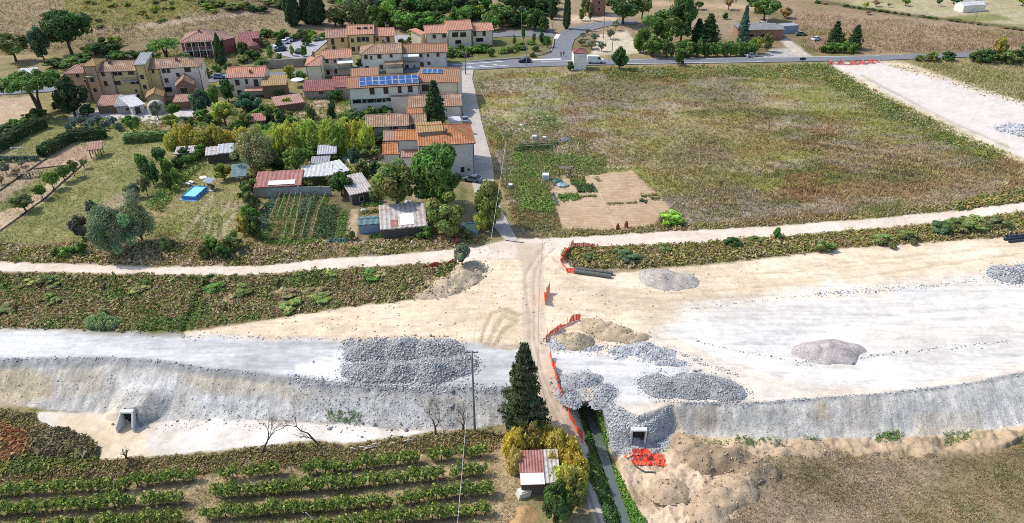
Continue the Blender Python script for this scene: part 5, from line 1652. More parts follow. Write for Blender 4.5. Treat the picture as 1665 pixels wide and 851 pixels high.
rubble('sand_stones', 'scattered small stones on the sand', [SITE[:16] + [(1240, 480), (900, 560), (560, 552), (320, 545)]], [900], (0.04, 0.16), [(0.40, 0.33, 0.24), (0.58, 0.50, 0.40)], 19)
# single boulders one can tell apart
rb = random.Random(5)
for i, (bx_, by_) in enumerate(((538, 672), (590, 689), (610, 692), (536, 697), (652, 690), (636, 700), (589, 711), (660, 700), (735, 660), (183, 690), (230, 692), (340, 683), (288, 685), (510, 588), (700, 546), (653, 549), (628, 550), (585, 553), (1333, 478), (1385, 591), (1473, 574), (1452, 573), (1130, 604), (1138, 602), (735, 636), (745, 626), (775, 624))):
    rg = np.random.default_rng(50 + i)
    s_ = rb.uniform(0.20, 0.34)
    v, f, c = rocks(np.array([[0, 0, s_ * 0.3]]), np.array([s_]), np.array([[0.27, 0.275, 0.285]]), rg)
    o = link('boulder', mesh_np('boulder', v, f, c), ROCK_V, None, G(bx_, by_))
    tag(o, 'single grey boulder lying loose on the gravel', 'boulder', 'loose boulders on the site')

# ---------------------------------------------------------------- orange safety nets
NET = mat('orange_net', (0.85, 0.10, 0.045), 0.6, 0.2, 4)
PINKNET = mat('faded_net', (0.75, 0.20, 0.17), 0.6, 0.2, 4)


def net(pts, hgt, label, seed, m=NET, sag=0.25, wob=0.25, stakes=True):
    hgt *= 1.25
    r = random.Random(seed)
    P3 = [G(*p) for p in pts]
    root = empty('safety_net', P3[0])
    tag(root, label, 'net')
    path = []
    for a, b in zip(P3[:-1], P3[1:]):
        L = (b - a).length
        n = max(1, int(L / 0.3))
        path += [a.lerp(b, i / n) for i in range(n)]
    path.append(P3[-1])
    d0 = P3[0]
    b_ = MB()
    base, top = [], []
    for i, p in enumerate(path):
        w = Vector((math.sin(i * 0.9 + seed * 2.1) + r.uniform(-.3, .3), math.cos(i * 0.63 + seed) + r.uniform(-.3, .3), 0)) * wob * 0.8
        z = hgt * (1 - sag * 0.25 * r.random() - sag * 0.75 * (1 + math.sin(i * 0.55 + seed)))
        base.append(p - d0 + w * 0.5 + Vector((0, 0, 0.02)))
        top.append(p - d0 + w + Vector((0, 0, max(z, 0.12))))
    rows = 6
    for i in range(len(path) - 1):
        for k in range(rows):
            t0, t1 = k / rows, (k + 0.85) / rows
            b_.add([base[i].lerp(top[i], t0), base[i + 1].lerp(top[i + 1], t0), base[i + 1].lerp(top[i + 1], t1), base[i].lerp(top[i], t1)], [(0, 1, 2, 3)])
        e = base[i].lerp(base[i + 1], 0.3), top[i].lerp(top[i + 1], 0.3)
        b_.add([base[i], e[0], e[1], top[i]], [(0, 1, 2, 3)])
    b_.build('mesh', m, root)
    if stakes:
        for p in P3:
            s = MB()
            q = p - d0
            s.tube([(q.x, q.y, -0.2), (q.x + r.uniform(-.08, .08), q.y, hgt + 0.15)], 0.03, 5)
            s.build('stake', IRON, root)
    return root


net([(913, 428), (925, 409), (932, 404)], 1.3, 'orange net piece slanting beside the track junction', 1)
net([(932, 404), (948, 404.5), (966, 405)], 1.0, 'low straight orange net at the edge of the weed belt', 2, sag=0.1, wob=0.08)
net([(911, 424), (918, 436), (924, 444), (931, 447)], 0.9, 'crumpled orange net ending at the two drain pipes', 3, sag=0.5, wob=0.5, stakes=False)
net([(886, 496), (888, 484), (893, 476)], 1.5, 'small upright orange net standing alone beside the ruts', 4, wob=0.3)
net([(889, 558), (890, 546), (906, 540), (922, 528), (942, 520)], 1.0, 'bent orange net in front of the soil heaps', 5, wob=0.3, sag=0.4)
net([(894, 582), (900, 600), (906, 622), (910, 640), (919, 660), (930, 685), (938, 700), (947, 720)], 1.15, 'long orange net along the right side of the dirt track', 6, wob=0.2, sag=0.3)
net([(1016, 743), (1030, 738), (1042, 742), (1052, 746), (1064, 748), (1078, 752)], 0.7, 'orange net fallen in a heap below the right-hand culvert', 7, wob=0.9, sag=0.6, stakes=False)
net([(1035, 736), (1048, 740), (1060, 745), (1070, 750)], 0.5, 'crumpled orange net piece on top of the fallen one', 17, wob=0.9, sag=0.6, stakes=False)
net([(690, 436), (710, 434), (728, 431), (742, 429)], 0.8, 'red net lying along the edge of the earth mound', 8, mat('red_net', (0.52, 0.05, 0.03), 0.7, 0.2, 4), sag=0.4)
net([(1344, 105.5), (1365, 105), (1390, 106), (1410, 104), (1430, 102)], 1.3, 'faded pink net across the mouth of the far gravel road', 9, PINKNET, sag=0.5, wob=0.6)
def crumple(cx, cy, w, d, label, seed):
    p = G(cx, cy)
    n_, m_ = 40, 16
    x, y = np.meshgrid(np.linspace(-w / 2, w / 2, n_), np.linspace(-d / 2, d / 2, m_))
    x = x + (fbm(x, y, 0.8, seed) - 0.5) * 0.8
    y = y + (fbm(x, y, 0.8, seed + 3) - 0.5) * 0.9
    z = 0.06 + np.abs(fbm(x, y, 0.7, seed + 5) - 0.5) * 1.1
    gz_ = np.array([[hz(cx + xx * 12, cy - yy * 8.5) for xx in x[0]] for yy in y[:, 0]]) - p.z
    v = np.stack([x, y, z + gz_ * 0.8], -1).reshape(-1, 3)
    i = np.arange(n_ * m_).reshape(m_, n_)
    q = np.stack([i[:-1, :-1], i[:-1, 1:], i[1:, 1:], i[1:, :-1]], -1).reshape(-1, 4)
    keep = np.random.default_rng(seed).uniform(0, 1, len(q)) > 0.33
    o = link('fallen_net', mesh_np('fallen_net', v, q[keep]), NET, None, p)
    tag(o, label, 'net')


crumple(1054, 745, 4.4, 1.9, 'wide sheet of orange net lying crumpled below the right-hand culvert', 4)
net([(877, 668), (882, 660)], 0.9, 'scrap of red net behind the fir', 10, sag=0.3)
b_ = MB()
b_.box(-0.12, 0.12, -0.12, 0.12, -0.2, 1.0)
b_.lathe([(0.2, 1.0), (0.22, 1.25), (0.12, 1.45)], 8)
tag(b_.build('red_post', mat('red_paint', (0.45, 0.03, 0.025), 0.5, 0.15, 4), None, G(743, 398)), 'red marker post in the weeds by the track', 'post')

# ---------------------------------------------------------------- pipes
PIPE = mat('drain_pipe', (0.115, 0.12, 0.115), 0.6, 0.2, 2)
BLUEP = mat('black_blue_pipe', (0.035, 0.045, 0.075), 0.4, 0.2, 2)


def pipe(a, b, rad, z, m, label, grp):
    pa, pb = G(*a), G(*b)
    d = (pb - pa)
    L = d.length
    ex = d.normalized()
    ey = Vector((-ex.y, ex.x, 0)).normalized()
    ez = ex.cross(ey)
    root = empty('drain_pipe', pa + Vector((0, 0, z + rad)))
    tag(root, label, 'pipe', grp)
    n = 14
    q = MB()
    k = max(10, int(L / 0.35))
    vs, fs = [], []
    for i in range(k + 1):
        rr = rad * (1.0 if i % 2 else 0.94)
        for j in range(n):
            t = 2 * math.pi * j / n
            vs.append(ex * (L * i / k) + ey * math.cos(t) * rr + ez * math.sin(t) * rr)
    for i in range(k):
        for j in range(n):
            fs.append((i * n + j, i * n + (j + 1) % n, (i + 1) * n + (j + 1) % n, (i + 1) * n + j))
    q.add(vs, fs)
    q.build('pipe_wall', m, root)
    q = MB()
    for s0 in (0.02, L - 0.02):
        q.add([ex * s0 + (ey * math.cos(2 * math.pi * j / n) + ez * math.sin(2 * math.pi * j / n)) * rad * 0.93 for j in range(n)], [tuple(range(n))])
    q.build('bore_shade', mat('pipe_dark', (0.012, 0.012, 0.012), 0.9, 0.1), root)  # near-black discs close the ends, standing for the shade inside the pipe


pipe((934, 440), (996, 448), 0.36, 0, PIPE, 'grey corrugated drain pipe lying behind its twin beside the weed belt', 'two grey drain pipes')
pipe((934, 444), (993, 453), 0.36, 0, PIPE, 'grey corrugated drain pipe lying in front of its twin beside the weed belt', 'two grey drain pipes')
for i in range(4):
    pipe((1628 + i * 2 + (i % 2) * 6, 384 + i * 3.6), (1690 + i * 3, 377 + i * 3.8), 0.22, 0, BLUEP, 'dark blue-black pipe in the row laid on the sand', 'row of dark pipes on the sand')

# ---------------------------------------------------------------- box culverts
WHC = mat('new_concrete', (0.60, 0.59, 0.57), 0.85, 0.12, 2)
VOID = mat('culvert_shade', (0.03, 0.032, 0.035), 0.9, 0.3, 2)


def culvert(cx, yb, w, h, label, wings):
    p = G(cx, yb)
    p.z = float(height(cx, yb)) - 0.15
    t = empty('box_culvert', p)
    tag(t, label, 'culvert')
    D = 0.62
    b_ = MB()
    th = 0.22
    b_.box(-w / 2 - th, w / 2 + th, 0, D, h, h + th)
    b_.build('top_slab', WHC, t)
    for s in (-1, 1):
        b_ = MB()
        x0, x1 = (w / 2, w / 2 + th) if s > 0 else (-w / 2 - th, -w / 2)
        b_.box(x0, x1, 0.003, D, -0.2, h - 0.002)
        b_.build('side_wall', WHC, t)
        if wings:
            c = MB()
            x = s * (w / 2 + th * 0.5)
            c.prism([(x, -0.002, -0.2), (x + s * 0.3, -1.4, -0.2), (x + s * 0.3, -1.4, h * 0.45), (x, -0.002, h + th * 0.9)], 0.18)
            c.build('wing_wall', WHC, t)
    b_ = MB()
    b_.box(-w / 2, w / 2, 0.02, D, -0.25, -0.02)
    b_.build('floor', CONC_G, t)
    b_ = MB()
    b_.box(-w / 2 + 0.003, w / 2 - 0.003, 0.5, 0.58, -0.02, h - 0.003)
    b_.build('inner_shade', VOID, t)  # near-black panel painted for the darkness inside the culvert


culvert(211, 690, 1.35, 2.05, 'small concrete box culvert with wing walls in the left-hand bank', True)
culvert(1037, 722, 1.6, 2.3, 'square concrete culvert mouth in the rock fill by the stream', False)
# black hose on the earth
b_ = MB()
b_.tube([G(x, y) + Vector((0, 0, 0.12)) for x, y in ((1032, 754), (1042, 761), (1050, 766), (1058, 769), (1066, 771))], 0.09, 6)
tag(b_.build('hose', IRON), 'short black hose lying on the earth below the fallen net', 'hose')

# ---------------------------------------------------------------- poles and wires
STEEL = mat('pole_steel', (0.20, 0.22, 0.23), 0.5, 0.15, 3)
WOOD = mat('pole_wood', (0.15, 0.13, 0.10), 0.9, 0.3, 3)


def pole(cx, yb, yt, rad, label, m=STEEL, arms=0, name='utility_pole', lamp=False, lean=0.0):
    p = G(cx, yb)
    h = tall(p, yt)
    t = empty(name, p)
    tag(t, label, 'pole')
    b_ = MB()
    b_.tube([(0, 0, -0.4), (lean * h, 0, h)], [rad, rad * 0.6], 9)
    b_.build('shaft', m, t)
    for k in range(arms):
        a = MB()
        a.box(-0.8 + lean * h, 0.8 + lean * h, -0.06, 0.06, h - 0.35 - k * 0.7, h - 0.22 - k * 0.7)
        ao = a.build('cross_arm', STEEL, t)
        for x in (-0.7, 0.0, 0.7):
            i_ = MB()
            i_.lathe([(0.05, h - 0.22 - k * 0.7), (0.09, h - 0.12 - k * 0.7), (0.04, h - 0.02 - k * 0.7)], 7, (x + lean * h, 0))
            i_.build('insulator', WHC, ao)
    if lamp:
        a = MB()
        a.tube([(0, 0, h - 0.05), (0.5, -0.2, h + 0.25), (1.1, -0.4, h + 0.3)], 0.04, 5)
        a.build('lamp_arm', m, t)
        a = MB()
        a.box(0.9, 1.5, -0.62, -0.28, h + 0.22, h + 0.36)
        a.build('lamp_head', WHC, t)
    return p + Vector((lean * h, 0, h))


pt1 = pole(772, 701, 570, 0.17, 'tall grey concrete pole beside the vineyard edge', arms=1)
pt2 = pole(823, 311, 231, 0.15, 'slim green-grey pole beside the lane end', mat('pole_green', (0.17, 0.23, 0.21), 0.6, 0.15, 3))
pt3 = pole(757, 122, 84, 0.16, 'dark wooden pole at the top of the lane', WOOD, arms=1)
pole(848, 57, 16, 0.10, 'street lamp at the corner of the street in front of the tree belt', lamp=True, name='street_lamp')
pole(898, 54, 38, 0.09, 'short street lamp at the inner side of the street bend', lamp=True, name='street_lamp')
pole(646, 66, 34, 0.09, 'street lamp between the yellow row and the modern row', lamp=True, name='street_lamp')
pole(981, 64, 24, 0.12, 'wooden pole among the small olive trees', WOOD)
pole(995, 86, 46, 0.12, 'wooden pole standing in the sandy yard', WOOD)
pole(856, 108, 70, 0.10, 'thin pole standing at the road edge above the meadow', STEEL)
pole(1460, 51, 30, 0.10, 'small leaning wooden pole in the dry field', WOOD, lean=0.35)
pole(1582, 44, 15, 0.10, 'upright wooden pole at the far field boundary', WOOD)
pole(1246, 40, 8, 0.12, 'pale pole behind the low red house', WHC)
pole(353, 110, 62, 0.12, 'wooden pole beside the dark slim cypress', WOOD, lean=-0.05)


def wire(a, b, sag, label, rad=0.022, m=None):
    pts = []
    for i in range(25):
        t = i / 24
        p = a.lerp(b, t)
        p.z -= sag * 4 * t * (1 - t)
        pts.append(p)
    q = MB()
    q.tube(pts, rad, 4)
    tag(q.build('cable', m or mat('cable_grey', (0.50, 0.49, 0.47), 0.6, 0.1)), label, 'cable')


wire(pt2, pt1, 1.0, 'pale cable running from the lane pole to the tall vineyard pole', 0.03)
d_ = (pt1 - pt2)
wire(pt1, P(733, 980, 9.0), 0.3, 'pale cable running on from the tall vineyard pole over the vines', 0.025)
wire(pt3, pt2, 0.8, 'cable between the wooden lane pole and the green-grey pole', 0.018)
wire(P(768, 574, 9.4), P(-140, 668, 4.0), 1.2, 'thin pale cable crossing the left-hand bank', 0.02)
# ================================================================== plants
BARE = [ZNAMES.index(z) for z in ('tilled_soil', 'dirt_track', 'gravel_road', 'sand', 'gravel_bed', 'gravel_bank', 'trampled_gravel', 'rock_fill', 'earth')]
LANE_P = [(742, 115), (744, 128), (750, 160), (752, 185), (762, 205), (768, 240), (772, 285), (768, 300), (776, 330), (798, 365), (822, 392), (852, 396), (842, 392), (834, 378), (812, 335), (804, 295), (800, 262), (789, 222), (782, 195), (775, 160), (768, 130), (770, 115)]


def free(uv):
    """points that lie on growing ground, not on tracks, gravel or paving"""
    i = np.clip(np.searchsorted(GY, uv[:, 1]), 0, nr - 1)
    j = np.clip(np.searchsorted(GX, uv[:, 0]), 0, ncol - 1)
    k = ~np.isin(ZONE[i, j], BARE)
    k &= ~inside(LANE_P, uv[:, 0], uv[:, 1])
    k &= ~inside([(440, 72), (480, 64), (522, 58), (538, 66), (505, 94), (480, 98), (450, 92)], uv[:, 0], uv[:, 1])
    m_ = np.array(MAIN)
    yc = np.interp(uv[:, 0], m_[:, 0], m_[:, 1])
    k &= np.abs(uv[:, 1] - yc) > 8
    return k


def blades(pts, size, cols, nb, rg, width=0.35, lean=0.7):
    """upright grass blades: nb triangles on each point"""
    n = len(pts)
    p = np.repeat(pts, nb, 0)
    s = np.repeat(size, nb) * rg.uniform(0.6, 1.25, n * nb)
    th = rg.uniform(0, 2 * np.pi, n * nb)
    ph = rg.uniform(0, 2 * np.pi, n * nb)
    off = np.stack([np.cos(ph), np.sin(ph), 0 * ph], 1) * (rg.uniform(0, 0.45, n * nb) * s)[:, None]
    w = np.stack([np.cos(th), np.sin(th), 0 * th], 1) * (s * width * 0.5)[:, None]
    tip = np.stack([np.cos(ph), np.sin(ph), 0 * ph], 1) * (s * lean * rg.uniform(0.1, 1, n * nb))[:, None]
    tip[:, 2] = s
    b = p + off
    b[:, 2] -= 0.04
    v = np.stack([b - w, b + w, b + tip], 1).reshape(-1, 3)
    c = np.repeat(cols, nb, 0) * rg.uniform(0.7, 1.3, (n * nb, 1))
    return v, np.repeat(c, 3, 0)


def leaves(cent, size, norm, cols, rg, aspect=0.7):
    """one triangle leaf clump on each point, roughly facing norm"""
    n = len(cent)
    nn = norm + rg.normal(0, 0.55, (n, 3))
    nn /= np.linalg.norm(nn, axis=1)[:, None] + 1e-9
    a = np.cross(nn, rg.normal(0, 1, (n, 3)))
    a /= np.linalg.norm(a, axis=1)[:, None] + 1e-9
    b = np.cross(nn, a)
    s = size[:, None]
    v = np.stack([cent - a * s * 0.6 - b * s * 0.35 * aspect, cent + a * s * 0.6 - b * s * 0.35 * aspect, cent + b * s * 0.75 * aspect], 1).reshape(-1, 3)
    return v, np.repeat(cols, 3, 0)


def tri_mesh(name, v, c):
    return mesh_np(name, v, np.arange(len(v)).reshape(-1, 3), np.clip(c, 0.004, 1.9))


def grass(name, polys, counts, size, label, cat, pal=None, pal_mix=0.5, nb=3, seed=1, ns=6.0, thin=None, gain=1.6, width=0.35):
    V_, C_ = [], []
    rg = np.random.default_rng(seed)
    for poly, n in zip(polys, counts):
        uv = rand_in(poly, n, seed)
        uv = uv[free(uv)]
        p, gc = Gs(uv[:, 0], uv[:, 1])
        nz = fbm(p[:, 0], p[:, 1], ns, seed + 9)
        if thin is not None:
            k = nz > thin
            p, gc, nz = p[k], gc[k], nz[k]
        col = gc * gain
        if pal is not None:
            col = col * (1 - pal_mix) + mixc(pal, stretch(nz * 0.7 + 0.3 * rg.uniform(0, 1, len(nz)), 2.6)) * pal_mix * 1.85
        sz = rg.uniform(size[0], size[1], len(p)) * (0.6 + 0.8 * nz)
        v, c = blades(p, sz, col, nb, rg, width)
        V_.append(v)
        C_.append(c)
    o = link(name, tri_mesh(name, np.concatenate(V_), np.concatenate(C_)), WEED)
    return tag(o, label, cat, kind='stuff')


def weeds(name, polys, counts, size, label, cat, pal, nl=9, seed=1, ns=5.0, thin=None, flat=0.8, bare=False):
    """leafy clumps of weeds"""
    V_, C_ = [], []
    rg = np.random.default_rng(seed)
    for poly, n in zip(polys, counts):
        uv = rand_in(poly, n, seed)
        if not bare:
            uv = uv[free(uv)]
        p, gc = Gs(uv[:, 0], uv[:, 1])
        nz = fbm(p[:, 0], p[:, 1], ns, seed + 5)
        if thin is not None:
            k = nz > thin
            p, nz = p[k], nz[k]
        sz = rg.uniform(size[0], size[1], len(p)) * (0.45 + 1.1 * nz)
        pick = stretch(fbm(p[:, 0] + 70, p[:, 1], ns * 0.7, seed + 25) * 0.75 + 0.25 * rg.uniform(0, 1, len(p)), 2.8)
        col = mixc(pal, pick) * WGAIN
        n2 = len(p)
        d = rg.normal(0, 1, (n2 * nl, 3))
        d[:, 2] = np.abs(d[:, 2])
        d /= np.linalg.norm(d, axis=1)[:, None]
        S = np.repeat(sz, nl)
        cen = np.repeat(p, nl, 0) + d * (S * rg.uniform(0.55, 1.0, n2 * nl))[:, None] * np.array([0.8, 0.8, flat])
        v, c = leaves(cen, S * rg.uniform(0.35, 0.7, n2 * nl), d, np.repeat(col, nl, 0) * rg.uniform(0.7, 1.3, (n2 * nl, 1)), rg)
        V_.append(v)
        C_.append(c)
    o = link(name, tri_mesh(name, np.concatenate(V_), np.concatenate(C_)), WEED)
    return tag(o, label, cat, kind='stuff')


# ---------------------------------------------------------------- tree prototypes, in a unit box
def crown_mesh(kind, seed, n):
    rg = np.random.default_rng(seed)

    def clusters(cc, rr, n_, sz, jit=0.18, vary=0.35):
        """leaves on the outsides of a set of balls"""
        k = len(cc)
        w = rr ** 2
        pick = rg.choice(k, n_, p=w / w.sum())
        d = rg.normal(0, 1, (n_, 3))
        d /= np.linalg.norm(d, axis=1)[:, None]
        rad = rr[pick] * (1 - np.abs(rg.normal(0, jit, n_)))
        cen = cc[pick] + d * rad[:, None]
        shade = rg.uniform(1 - vary, 1 + vary, k)[pick] * rg.uniform(0.75, 1.25, n_)
        hue = rg.normal(0, 0.08, (k, 3))[pick]
        col = np.clip(1 + hue, 0.6, 1.4) * shade[:, None]
        return leaves(cen, rg.uniform(0.7, 1.35, n_) * sz, d + np.array([0, 0, 0.25]), col, rg)

    if kind in ('round', 'olive', 'bush', 'willow', 'tall'):
        k = {'round': 34, 'olive': 26, 'bush': 22, 'willow': 46, 'tall': 36}[kind]
        z0 = {'round': 0.26, 'olive': 0.28, 'bush': 0.02, 'willow': 0.03, 'tall': 0.10}[kind]
        cz, hz_ = (1 + z0) / 2, (1 - z0) / 2
        d = rg.normal(0, 1, (k, 3))
        d /= np.linalg.norm(d, axis=1)[:, None]
        rad = rg.uniform(0.25, 1, k) ** 0.5 * np.where(rg.uniform(0, 1, k) < 0.22, 1.2, 0.96)
        rr = rg.uniform(0.085, 0.17, k)
        if kind == 'olive':
            rr *= 0.85
        lim = np.stack([0.5 - rr, 0.5 - rr, hz_ - rr * 0.8], 1)
        cc = d * rad[:, None] * lim + np.array([0, 0, cz])
        wob = 1 + 0.35 * np.sin(3 * np.arctan2(cc[:, 1], cc[:, 0]) + seed) * 0.4
        cc[:, :2] *= wob[:, None]
        if kind in ('bush', 'willow'):
            low = cc[:, 2] < cz
            cc[low, :2] *= 1.12
            cc[:, 2] = np.maximum(cc[:, 2], rr * 0.6)
        sz = {'round': 0.055, 'olive': 0.045, 'bush': 0.06, 'willow': 0.04, 'tall': 0.055}[kind]
        v, c = clusters(cc, rr, n, sz * (5000 / n) ** 0.35)
    elif kind == 'cypress':
        t = rg.uniform(0, 1, n) ** 0.85
        prof = 0.5 * np.clip(np.minimum(t / 0.12, 1) * (1 - t ** 2.2) ** 0.8, 0.03, 1)
        a = rg.uniform(0, 2 * np.pi, n)
        lump = 0.82 + 0.18 * np.sin(a * 5 + t * 23 + seed) * np.sin(t * 31)
        r = prof * lump * (1 - np.abs(rg.normal(0, 0.12, n)))
        cen = np.stack([np.cos(a) * r, np.sin(a) * r, t], 1)
        d = np.stack([np.cos(a), np.sin(a), np.full(n, 0.35)], 1)
        col = rg.uniform(0.7, 1.3, (n, 1)) * np.ones((1, 3)) * (0.85 + 0.3 * lump[:, None])
        v, c = leaves(cen, rg.uniform(0.06, 0.11, n) * (4000 / n) ** 0.4, d, col, rg)
    elif kind == 'conifer':
        tiers = 17
        V_, C_ = [], []
        m = n // (tiers * 9)
        for i in range(tiers):
            t = 0.05 + 0.93 * (i / (tiers - 1)) ** 0.95
            R_ = 0.5 * (1 - t) ** 0.8 * (1.06 if t > 0.12 else 0.9) + 0.02
            nb = 9
            for b in range(nb):
                a = 2 * np.pi * (b + rg.uniform(-0.35, 0.35)) / nb + i * 1.3
                L = R_ * rg.uniform(0.50, 1.22)
                s = rg.uniform(0.12, 1, m) ** 0.7
                wdt = 0.17 * L * (1.1 - s) + 0.02
                lat = rg.normal(0, 1, m) * wdt * 1.5
                x = np.cos(a) * s * L - np.sin(a) * lat
                y = np.sin(a) * s * L + np.cos(a) * lat
                z = t + 0.035 * (1 - t) - s * 0.06 + 0.035 * s * s + rg.normal(0, 0.008, m)
                cen = np.stack([x, y, np.clip(z, 0.01, 1)], 1)
                d = np.stack([np.cos(a) * np.ones(m) * 0.5, np.sin(a) * np.ones(m) * 0.5, np.ones(m)], 1)
                sh = rg.uniform(0.8, 1.2)
                v, c = leaves(cen, rg.uniform(0.035, 0.065, m) * (9000 / n) ** 0.3, d, np.ones((m, 3)) * sh * rg.uniform(0.7, 1.3, (m, 1)), rg)
                V_.append(v)
                C_.append(c)
        v, c = np.concatenate(V_), np.concatenate(C_)
    elif kind == 'pine':
        k = 46
        a = rg.uniform(0, 2 * np.pi, k)
        r = 0.42 * np.sqrt(rg.uniform(0, 1, k))
        rr = rg.uniform(0.07, 0.12, k)
        cc = np.stack([np.cos(a) * r, np.sin(a) * r, 0.90 - 0.55 * r ** 1.4 - 0.10 * rg.uniform(0, 1, k)], 1)
        v, c = clusters(cc, rr, n, 0.045)
    elif kind == 'reeds':
        m = n * 2
        aa, rr_ = rg.uniform(0, 2 * np.pi, m), np.sqrt(rg.uniform(0, 1, m))
        p = np.stack([np.cos(aa) * rr_ * 0.55, np.sin(aa) * rr_ * 0.55, rg.uniform(0, 1, m) ** 0.7], 1)
        top = (0.55 + 0.55 * vnoise(p[:, 0] * 10, p[:, 1] * 10, 1.6, seed)) * (1 - 0.45 * rr_ ** 2)
        p[:, 2] *= top
        d = rg.normal(0, 0.5, (m, 3)) + np.array([0, 0, 0.5])
        col = rg.uniform(0.65, 1.35, (m, 1)) * np.ones((1, 3))
        d[:, 2] *= 0.3
        v, c = leaves(p, rg.uniform(0.035, 0.075, m), d, col, rg, 2.2)
    elif kind == 'hedge':
        d = rg.choice(5, n, p=[0.40, 0.18, 0.18, 0.12, 0.12])
        u, w = rg.uniform(-0.5, 0.5, n), rg.uniform(-0.5, 0.5, n)
        z = rg.uniform(0, 1, n)
        jit = rg.normal(0, 0.07, n)
        cen = np.zeros((n, 3))
        nm = np.zeros((n, 3))
        bump_ = 0.22 * (vnoise(u * 12, w * 12, 1.5, seed) - 0.5)
        for f, (ax, sg) in enumerate(((2, 1), (1, -1), (1, 1), (0, -1), (0, 1))):
            k_ = d == f
            nm[k_, ax] = sg
            if ax == 2:
                cen[k_] = np.stack([u[k_], w[k_], 0.93 + jit[k_] + bump_[k_] * 2], 1)
            elif ax == 1:
                cen[k_] = np.stack([u[k_], sg * 0.45 + jit[k_], z[k_]], 1)
            else:
                cen[k_] = np.stack([sg * 0.49 + jit[k_] * 0.3, w[k_], z[k_]], 1)
        col = rg.uniform(0.65, 1.35, (n, 1)) * np.ones((1, 3))
        v, c = leaves(cen, rg.uniform(0.05, 0.10, n), nm, col, rg, 1.2)
    return tri_mesh(kind + '_crown', v, c)


def trunk_mesh(kind, seed):
    r = random.Random(seed)
    b = MB()
    if kind == 'pine':
        for dx, dy in ((0.10, 0.03), (-0.08, -0.03), (0.02, 0.09)):
            b.tube([(dx * 0.3, dy * 0.3, -0.03), (dx * 0.7, dy, 0.35), (dx * 2.2, dy * 2, 0.62), (dx * 3.2, dy * 3, 0.80)], [0.028, 0.022, 0.015, 0.007])
        return b.mesh('pine_trunk')
    if kind in ('cypress', 'conifer'):
        b.tube([(0, 0, -0.02), (0.004, 0, 0.3), (0, 0.004, 0.93)], [0.035, 0.025, 0.006], 7)
        if kind == 'conifer':
            for i in range(26):
                t = 0.08 + 0.8 * i / 25
                a = i * 2.4
                L = 0.42 * (1 - t) ** 0.8
                b.tube([(0, 0, t), (math.cos(a) * L, math.sin(a) * L, t - 0.02)], [0.010, 0.004], 4, False)
        return b.mesh('trunk')
    fork = {'round': 0.30, 'olive': 0.25, 'bush': 0.08, 'willow': 0.14, 'tall': 0.22}.get(kind, 0.1)
    b.tube([(0, 0, -0.03), (0.012, 0.005, fork * 0.5), (0, 0.01, fork)], [0.042, 0.03, 0.026], 7)
    for i in range(7):
        a = i * 2 * math.pi / 7 + r.uniform(-0.3, 0.3)
        L = r.uniform(0.2, 0.36)
        z1 = fork + r.uniform(0.2, 0.5) * (1 - fork)
        m_ = (math.cos(a) * L * 0.45, math.sin(a) * L * 0.45, fork + (z1 - fork) * 0.55)
        e_ = (math.cos(a) * L, math.sin(a) * L, z1)
        b.tube([(0, 0.01, fork * 0.92), m_, e_], [0.02, 0.013, 0.004], 5, False)
        for s in (-1, 1):
            a2 = a + s * 0.6
            b.tube([m_, (m_[0] + math.cos(a2) * L * 0.5, m_[1] + math.sin(a2) * L * 0.5, m_[2] + 0.14)], [0.009, 0.003], 4, False)
    return b.mesh('trunk')


PROTO = {}


def proto(kind, n=4200, variants=3):
    key = (kind, n)
    if key not in PROTO:
        PROTO[key] = [(crown_mesh(kind, 100 + 7 * i + len(PROTO) * 31, n), trunk_mesh(kind, i + 3)) for i in range(variants)]
        for c_, t_ in PROTO[key]:
            c_.materials.append(LEAF)
            t_.materials.append(BARK)
    return PROTO[key]


_tk = [0]


def tree(kind, cx, yb, yt, wpx, col, label, name=None, cat=None, group=None, n=4200, part=None, ground=None, flat=None):
    """a tree or shrub standing at sheet point (cx, yb) whose top shows at row yt"""
    base = G(cx, yb) if ground is None else ground
    h = tall(base, yt) if yt is not None else flat
    w = wpx * depth_at(base) / FPX
    base = base + Vector((0, w * 0.25, 0)) if kind in ('bush', 'willow', 'reeds') else base
    name = name or {'cypress': 'cypress_tree', 'conifer': 'conifer_tree', 'pine': 'umbrella_pine', 'bush': 'shrub', 'olive': 'olive_tree', 'willow': 'willow_bush'}.get(kind, 'tree')
    ps = proto(kind, n)
    cm, tm = ps[_tk[0] % len(ps)]
    _tk[0] += 1
    r = empty(name, base, random.uniform(0, 6.28))
    r.scale = (w * random.uniform(0.95, 1.06), w * random.uniform(0.9, 1.05), h)
    tag(r, label, cat or ('shrub' if kind in ('bush', 'willow') else 'tree'), group)
    j = random.uniform(0.9, 1.12) * FOL
    c = link('crown' if kind != 'bush' else 'foliage', cm, None, r)
    c.color = (col[0] * j, col[1] * random.uniform(0.95, 1.06) * j, col[2] * j, 1)
    if kind not in ('reeds',):
        link('trunk' if kind != 'bush' else 'stem', tm, None, r)
    return r


DK = (0.030, 0.050, 0.018)
DG = (0.038, 0.068, 0.020)
MG = (0.060, 0.105, 0.024)
LG = (0.095, 0.150, 0.030)
YG = (0.150, 0.175, 0.035)
OG = (0.085, 0.100, 0.034)
GO = (0.190, 0.150, 0.030)
BG = (0.040, 0.075, 0.040)
GR_ = (0.095, 0.115, 0.070)
BR = (0.16, 0.11, 0.06)

